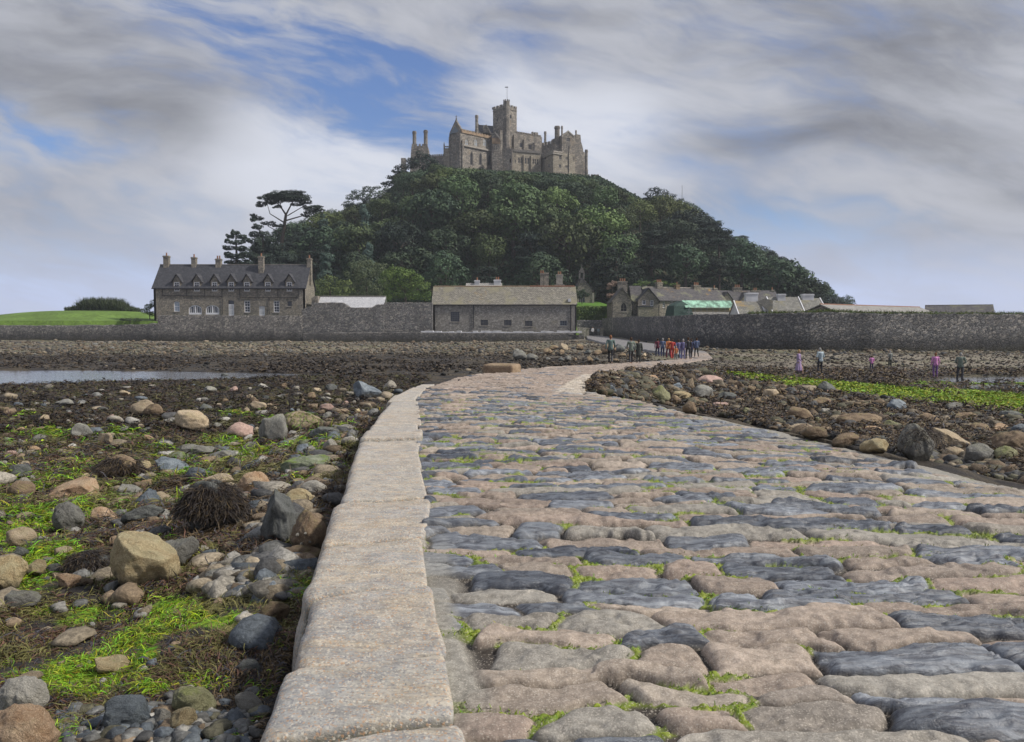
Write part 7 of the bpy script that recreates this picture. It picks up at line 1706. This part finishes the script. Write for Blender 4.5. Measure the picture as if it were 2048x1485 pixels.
def make_body(pose, outfit):
    J = skeleton(pose); mb = MB()
    ell(mb, (J['head'][0], J['head'][1], J['head'][2]+.005), (.078, .096, .115)); h = J['head']; ell(mb, (h[0], h[1]-.03, h[2]-.06), (.055, .06, .055))
    ell(mb, (h[0], h[1]-.1, h[2]-.01), (.014, .02, .025)); ell(mb, (h[0]-.078, h[1], h[2]), (.012, .02, .03)); ell(mb, (h[0]+.078, h[1], h[2]), (.012, .02, .03)); ell(mb, (h[0], h[1]-.088, h[2]-.055), (.026, .012, .009))
    for s in (-1, 1): ell(mb, (h[0]+s*.03, h[1]-.088, h[2]+.012), (.012, .01, .008))
    cap(mb, J['neck'], (h[0], h[1]+.01, h[2]-.05), .058, .052); cap(mb, (0, .005, 1.02), (0, .005, 1.34), .12, .14)
    cap(mb, (-.14, 0, 1.4), (.14, 0, 1.4), .07, .07); cap(mb, (-.06, 0, .95), (.06, 0, .95), .11, .11)
    for s in 'lr':
        cap(mb, J['h'+s], J['k'+s], .085, .056); cap(mb, J['k'+s], J['a'+s], .056, .038); a = Vector(J['a'+s]); cap(mb, a+Vector((0, .03, -.03)), a+Vector((0, -.14, -.05)), .04, .03)
        cap(mb, J['s'+s], J['e'+s], .052, .04); cap(mb, J['e'+s], J['w'+s], .04, .027); hand(mb, J['w'+s], J['e'+s], 1 if s == 'l' else -1)
    body = remesh(mb, .0095, 'person')
    mt = MB(); g = .018+(.03 if outfit == 'coat' else 0)
    cap(mt, (0, .005, 1.0), (0, .005, 1.34), .125+g, .14+g); cap(mt, (-.14, 0, 1.4), (.14, 0, 1.4), .07+g*.7, .07+g*.7); cap(mt, (-.05, 0, .93), (.05, 0, .93), .118+g, .118+g)
    for s in 'lr':
        cap(mt, J['s'+s], J['e'+s], .056+g*.6, .045+g*.5); e, w_ = Vector(J['e'+s]), Vector(J['w'+s]); cap(mt, e, e+(w_-e)*.93, .045+g*.5, .034+g*.4)
    if outfit == 'coat': cap(mt, (0, .01, .66), (0, .01, .95), .2, .17)
    top = remesh(mt, .013, 'jacket')
    mp = MB()
    if outfit == 'dress':
        for k in range(8):
            q = 2*pi*k/8; cap(mp, (cos(q)*.06, sin(q)*.05, .98), (cos(q)*.2, sin(q)*.17, .38), .09, .07)
        cap(mp, (0, 0, .4), (0, 0, .95), .18, .12)
    else:
        cap(mp, (-.06, 0, .95), (.06, 0, .95), .122, .122)
        for s in 'lr': cap(mp, J['h'+s], J['k'+s], .097, .07); cap(mp, J['k'+s], J['a'+s], .07, .056)
    bot = remesh(mp, .014, 'trousers')
    mh = MB(); ell(mh, (h[0], h[1]+.018, h[2]+.03), (.088, .1, .11)); ell(mh, (h[0], h[1]+.05, h[2]-.03), (.08, .06, .09)); hair = remesh(mh, .014, 'hair')
    # bring the hairline back off the face
    BODY[pose, outfit] = (body, top, bot, hair)
SK = plain('skin', (.45, .28, .2), .6, var=.05)
def cloth(name, c):
    if name not in M: M[name] = plain(name, c, .85, .2, .15, 9.)
    return M[name]
CLO = dict(navy=(.03, .035, .08), black=(.025, .025, .03), maroon=(.13, .03, .05), red=(.42, .06, .05), orange=(.45, .17, .07), violet=(.15, .14, .27), lilac=(.34, .25, .42), pink=(.6, .25, .5), purple=(.17, .09, .25), paleblue=(.38, .45, .5), greygreen=(.17, .2, .17), white=(.75, .75, .78), charcoal=(.05, .055, .05), teal=(.12, .17, .16), denim=(.1, .13, .22), stonegrey=(.22, .23, .22))
HR = {'brown_hair': (.06, .035, .02), 'fair_hair': (.35, .22, .1), 'grey_hair': (.3, .29, .28), 'ginger_hair': (.22, .1, .05)}
PPL = [
 (1185, 672.5, 1.7, 'walk', 'plain', 'white', 'black', 'brown_hair', 0, 'person in white shirt and dark trousers walking through the gateway'),
 (1197, 671.8, 1.6, 'stand', 'plain', 'paleblue', 'stonegrey', 'grey_hair', 20, 'person in pale clothes standing at the right of the gateway'),
 (1221, 728, 1.72, 'walk', 'plain', 'teal', 'black', 'ginger_hair', 170, 'ginger haired person with a walking stick on the causeway bend'),
 (1262, 728, 1.6, 'stride', 'plain', 'greygreen', 'black', 'brown_hair', 185, 'person in grey green top and black trousers right of the walker with stick'),
 (1277, 727, 1.45, 'stand', 'coat', 'charcoal', 'charcoal', 'brown_hair', 180, 'stooped person in a bulky charcoal coat seen from behind'),
 (1315, 714, 1.65, 'walk', 'plain', 'maroon', 'navy', 'brown_hair', 180, 'person in maroon top at the left of the walking group'),
 (1325, 715, 1.68, 'stride', 'plain', 'denim', 'navy', 'grey_hair', 170, 'person in denim blue jacket beside the maroon top'),
 (1337, 717, 1.7, 'walk', 'plain', 'orange', 'maroon', 'fair_hair', 190, 'person in orange red jacket in the middle of the group'),
 (1344, 718.5, 1.66, 'stride', 'plain', 'red', 'red', 'brown_hair', 180, 'person all in bright red in the middle of the group'),
 (1357, 719, 1.62, 'walk', 'plain', 'violet', 'denim', 'brown_hair', 180, 'person in violet blue top right of the red one'),
 (1352, 720.5, 1.05, 'walk', 'plain', 'orange', 'stonegrey', 'fair_hair', 180, 'small child in orange walking behind the red figure'),
 (1366, 719, 1.66, 'stand', 'plain', 'violet', 'violet', 'grey_hair', 175, 'person all in violet blue between the red and navy walkers'),
 (1376, 720, 1.74, 'walk', 'plain', 'black', 'black', 'brown_hair', 180, 'person in black clothes with a striding step in the group'),
 (1382, 718, 1.68, 'stride', 'plain', 'navy', 'black', 'brown_hair', 185, 'person in navy top and black trousers near the right of the group'),
 (1393, 715, 1.72, 'walk', 'plain', 'denim', 'charcoal', 'brown_hair', 180, 'person in denim blue top and charcoal trousers, last on the right'),
 (1597, 751, 1.62, 'walk', 'dress', 'lilac', 'lilac', 'fair_hair', 60, 'person in a long lilac dress stepping over the stones'),
 (1640, 749, 1.74, 'look', 'plain', 'paleblue', 'black', 'grey_hair', 200, 'person in pale blue shirt and dark trousers right of the lilac dress'),
 (1743, 742, 1.1, 'look', 'plain', 'pink', 'navy', 'brown_hair', 180, 'child in faded pink top far out on the flats'),
 (1780, 737, 1.35, 'look', 'plain', 'stonegrey', 'charcoal', 'grey_hair', 200, 'bending person in grey right of the child in pink'),
 (1870, 755, 1.52, 'stand', 'plain', 'pink', 'purple', 'ginger_hair', 175, 'person in bright pink top and purple trousers near the right pool'),
 (1920, 763, 1.78, 'look', 'plain', 'greygreen', 'black', 'grey_hair', 150, 'tall person in grey green top standing at the edge of the right pool'),
]
for px, py, hgt, pose, fit, tc, bc_, hc_, face, lab in PPL:
    if (pose, fit) not in BODY: make_body(pose, fit)
    road_ = px < 1420; X, Y, Z = ground_pt(px, py, road_)
    Z = float(zroad(np.array([X]), np.array([Y]))[0])-.01 if road_ else float(zbeach(np.array([X]), np.array([Y]), False)[0])-.02
    if road_ and Y > 150: Z = zc0(Y)+.02
    bm_, tm, pm, hm2 = BODY[pose, fit]; s = hgt/1.745
    if not bm_.materials: bm_.materials.append(SK); [q.materials.append(None) for q in (tm, pm, hm2)]
    root = bpy.data.objects.new('person', bm_); COL.objects.link(root); root.location = (X, Y, float(Z)); root.scale = (s, s, s); root.rotation_euler = (0, 0, radians(face))
    tag(root, lab, 'person', 'visitors walking on the causeway and the flats')
    for nm, me_, cn in (('jacket', tm, tc), ('dress' if fit == 'dress' else 'trousers', pm, bc_), ('hair', hm2, hc_)):
        c = bpy.data.objects.new(nm, me_); COL.objects.link(c); c.parent = root; c.material_slots[0].link = 'OBJECT'; c.material_slots[0].material = cloth(cn, CLO.get(cn) or HR[cn])
X, Y, Z = ground_pt(1228, 728, True); mb = MB(); mb.tube((X+.05, Y-.1, Z), (X-.02, Y-.05, Z+1.15), .014, .012, 6); o = mb.build('walking_stick', M['black']); tag(o, 'thin walking stick beside the ginger haired walker', 'stick')
# ------------------------------------------------------------------ sky, sun, camera
SUN_EL, SUN_AZ = radians(43), radians(101)     # azimuth clockwise from the view direction (+Y)
w = bpy.data.worlds.new('World'); sc.world = w; w.use_nodes = True; nt = w.node_tree
bg = nt.nodes['Background']
sky = nt.nodes.new('ShaderNodeTexSky'); sky.sky_type = 'NISHITA'; sky.sun_disc = False
sky.sun_elevation = SUN_EL; sky.sun_rotation = SUN_AZ; sky.air_density = 1.2; sky.dust_density = .6; sky.ozone_density = 2.5
D = coords(nt, 'Generated'); S = nd(nt, 'ShaderNodeSeparateXYZ', {0: D}).outputs
ny = mth(nt, 'MAXIMUM', mth(nt, 'ABSOLUTE', S[1]), .12)
U = mth(nt, 'DIVIDE', S[0], ny); Vv = mth(nt, 'DIVIDE', S[2], ny)
uv = nd(nt, 'ShaderNodeCombineXYZ', {0: U, 1: Vv, 2: 0.}).outputs[0]
wn = nt.nodes.new('ShaderNodeTexNoise'); nt.links.new(stretch(nt, uv, (3., 5., 1)), wn.inputs['Vector']); wn.inputs['Scale'].default_value = 1.; wn.inputs['Detail'].default_value = 3.
wv = nd(nt, 'ShaderNodeVectorMath', {0: wn.outputs['Color'], 1: (-.5, -.5, -.5)}, operation='ADD').outputs[0]
wv = nd(nt, 'ShaderNodeVectorMath', {0: wv, 1: (.22, .10, 0)}, operation='MULTIPLY').outputs[0]
uw = nd(nt, 'ShaderNodeVectorMath', {0: uv, 1: wv}, operation='ADD').outputs[0]
def blob(px, py, rx, ry, ang=0.):
    """soft patch of sky seen in the direction of a pixel"""
    mp = nt.nodes.new('ShaderNodeMapping'); mp.vector_type = 'TEXTURE'; nt.links.new(uw, mp.inputs[0])
    a, s = ray(px, py); mp.inputs['Location'].default_value = (float(a), float(s), 0); mp.inputs['Rotation'].default_value = (0, 0, radians(ang))
    mp.inputs['Scale'].default_value = (rx/F, ry/F, 1)
    g = nt.nodes.new('ShaderNodeTexGradient'); g.gradient_type = 'SPHERICAL'; nt.links.new(mp.outputs[0], g.inputs[0])
    n = nt.nodes.new('ShaderNodeMapRange'); n.interpolation_type = 'SMOOTHSTEP'; nt.links.new(g.outputs['Fac'], n.inputs[0])
    return n.outputs[0]
def addall(L):
    t = None
    for g, k in L: t = mth(nt, 'MULTIPLY', g, k) if t is None else mth(nt, 'MULTIPLY_ADD', g, k, t)
    return t
# streaky cloud texture on a plane overhead
rot = nt.nodes.new('ShaderNodeMapping'); nt.links.new(uw, rot.inputs[0]); rot.inputs['Rotation'].default_value = (0, 0, radians(16))
n1 = noise(nt, stretch(nt, rot.outputs[0], (2.8, 8., 1)), 1., 7, .58, .15)
n2 = noise(nt, stretch(nt, uw, (1.5, 5.2, 1)), 2.0, 7, .58, .12)
n3 = noise(nt, stretch(nt, rot.outputs[0], (7., 26., 1)), 1., 7, .62, .15)
fib = mth(nt, 'ADD', mth(nt, 'MULTIPLY', n1, .4), mth(nt, 'ADD', mth(nt, 'MULTIPLY', n2, .3), mth(nt, 'MULTIPLY', n3, .3)))
gap = addall([(blob(820, 110, 260, 60, -6), .5), (blob(740, 205, 470, 175, -24), 1.2), (blob(520, 50, 420, 130, -12), .75), (blob(1010, 60, 200, 60, 8), .25), (blob(60, 270, 330, 85, -4), 1.), (blob(1560, 440, 380, 60, -2), .75),
              (blob(1500, 480, 300, 40, 0), .3), (blob(60, 560, 600, 120, 0), .75), (blob(1800, 590, 700, 75, 0), .75), (blob(330, 370, 200, 40, -5), .35), (blob(1060, 60, 160, 60, -10), .4), (blob(860, 200, 120, 60), .2)])
cover = mth(nt, 'ADD', mth(nt, 'SUBTRACT', 1.0, mth(nt, 'MULTIPLY', gap, ramp(nt, n3, .32, .62, 1.15, .62))), mth(nt, 'MULTIPLY_ADD', fib, 5.4, -2.7))
cov = ramp(nt, cover, -.35, 1.15)
dark = addall([(blob(130, 190, 560, 170, -6), .6), (blob(420, 290, 330, 60, -14), .4), (blob(140, 20, 500, 90, 0), .35), (blob(1750, 60, 900, 190, 0), .62), (blob(1650, 260, 560, 110, 0), .55), (blob(2000, 330, 420, 140, 0), .4),
               (blob(1480, 300, 300, 50, 6), .3), (blob(1900, 480, 420, 60, 0), .35), (blob(1100, 30, 300, 50, 0), .25)])
dk = ramp(nt, mth(nt, 'ADD', dark, mth(nt, 'MULTIPLY_ADD', n2, 1.7, -.85)), .0, 1.1)
white = addall([(blob(640, 330, 460, 140, -14), 1.), (blob(1160, 260, 360, 180, 0), 1.), (blob(1000, 140, 200, 90), .5), (blob(500, 420, 500, 130, 0), .4), (blob(1350, 370, 300, 70, 0), .3)])
ccol = mix(nt, dk, (.37, .385, .435), (.165, .172, .195))
ccol = mix(nt, ramp(nt, n3, .35, .62, 0., .45), ccol, mix(nt, 1., ccol, (1.35, 1.33, 1.28), 'MULTIPLY'))
ccol = mix(nt, ramp(nt, n1, .58, .4, 0., .55), ccol, mix(nt, 1., ccol, (.66, .68, .74), 'MULTIPLY'))
ccol = mix(nt, ramp(nt, white, .0, .9, 0., .75), ccol, (.67, .70, .78))
skc = mix(nt, 1., sky.outputs['Color'], (.060, .070, .098), 'MULTIPLY')
low = ramp(nt, Vv, .0, .16, .85, 0.)
skc = mix(nt, low, skc, (.46, .53, .78))
fin = mix(nt, cov, skc, ccol)
fin = mix(nt, ramp(nt, Vv, .01, .15, .55, 0.), fin, (.55, .62, .84))
nt.links.new(fin, bg.inputs['Color']); bg.inputs['Strength'].default_value = 1.0
sun = bpy.data.lights.new('sun', 'SUN'); sun.energy = 3.4; sun.angle = radians(6); sun.color = (1., .94, .85)
so = bpy.data.objects.new('sun', sun); COL.objects.link(so)
d = Vector((sin(SUN_AZ)*cos(SUN_EL), cos(SUN_AZ)*cos(SUN_EL), sin(SUN_EL)))
so.rotation_euler = d.to_track_quat('Z', 'Y').to_euler()
cam = bpy.data.cameras.new('camera'); co = bpy.data.objects.new('camera', cam); COL.objects.link(co)
cam.sensor_width = 36; cam.lens = 36*F/2048; cam.clip_end = 20000; cam.clip_start = .05
co.location = (0, 0, HC); co.rotation_euler = (pi/2-TH, 0, 0); sc.camera = co
if HAZE:
    mb = MB(); mb.box((-420, -40, -4), (840, 0, 0), (0, 540, 0), (0, 0, 104))
    m = bpy.data.materials.new('sea_haze'); m.use_nodes = True; nt = m.node_tree; nt.nodes.remove(nt.nodes['Principled BSDF'])
    v = nt.nodes.new('ShaderNodeVolumePrincipled'); v.inputs['Density'].default_value = HAZE; v.inputs['Color'].default_value = (.85, .9, 1., 1); v.inputs['Anisotropy'].default_value = .2
    nt.links.new(v.outputs[0], nt.nodes['Material Output'].inputs['Volume']); o = mb.build('haze', m); tag(o, kind='stuff')
sc.view_settings.view_transform = 'Standard'; sc.view_settings.look = 'None'; sc.view_settings.exposure = EXPO; sc.view_settings.gamma = 1
cy = sc.cycles; cy.max_bounces = 4; cy.diffuse_bounces = 3; cy.glossy_bounces = 2; cy.transmission_bounces = 2; cy.volume_bounces = 0; cy.transparent_max_bounces = 6
cy.use_denoising = True; cy.caustics_reflective = False; cy.caustics_refractive = False; cy.volume_step_rate = 20
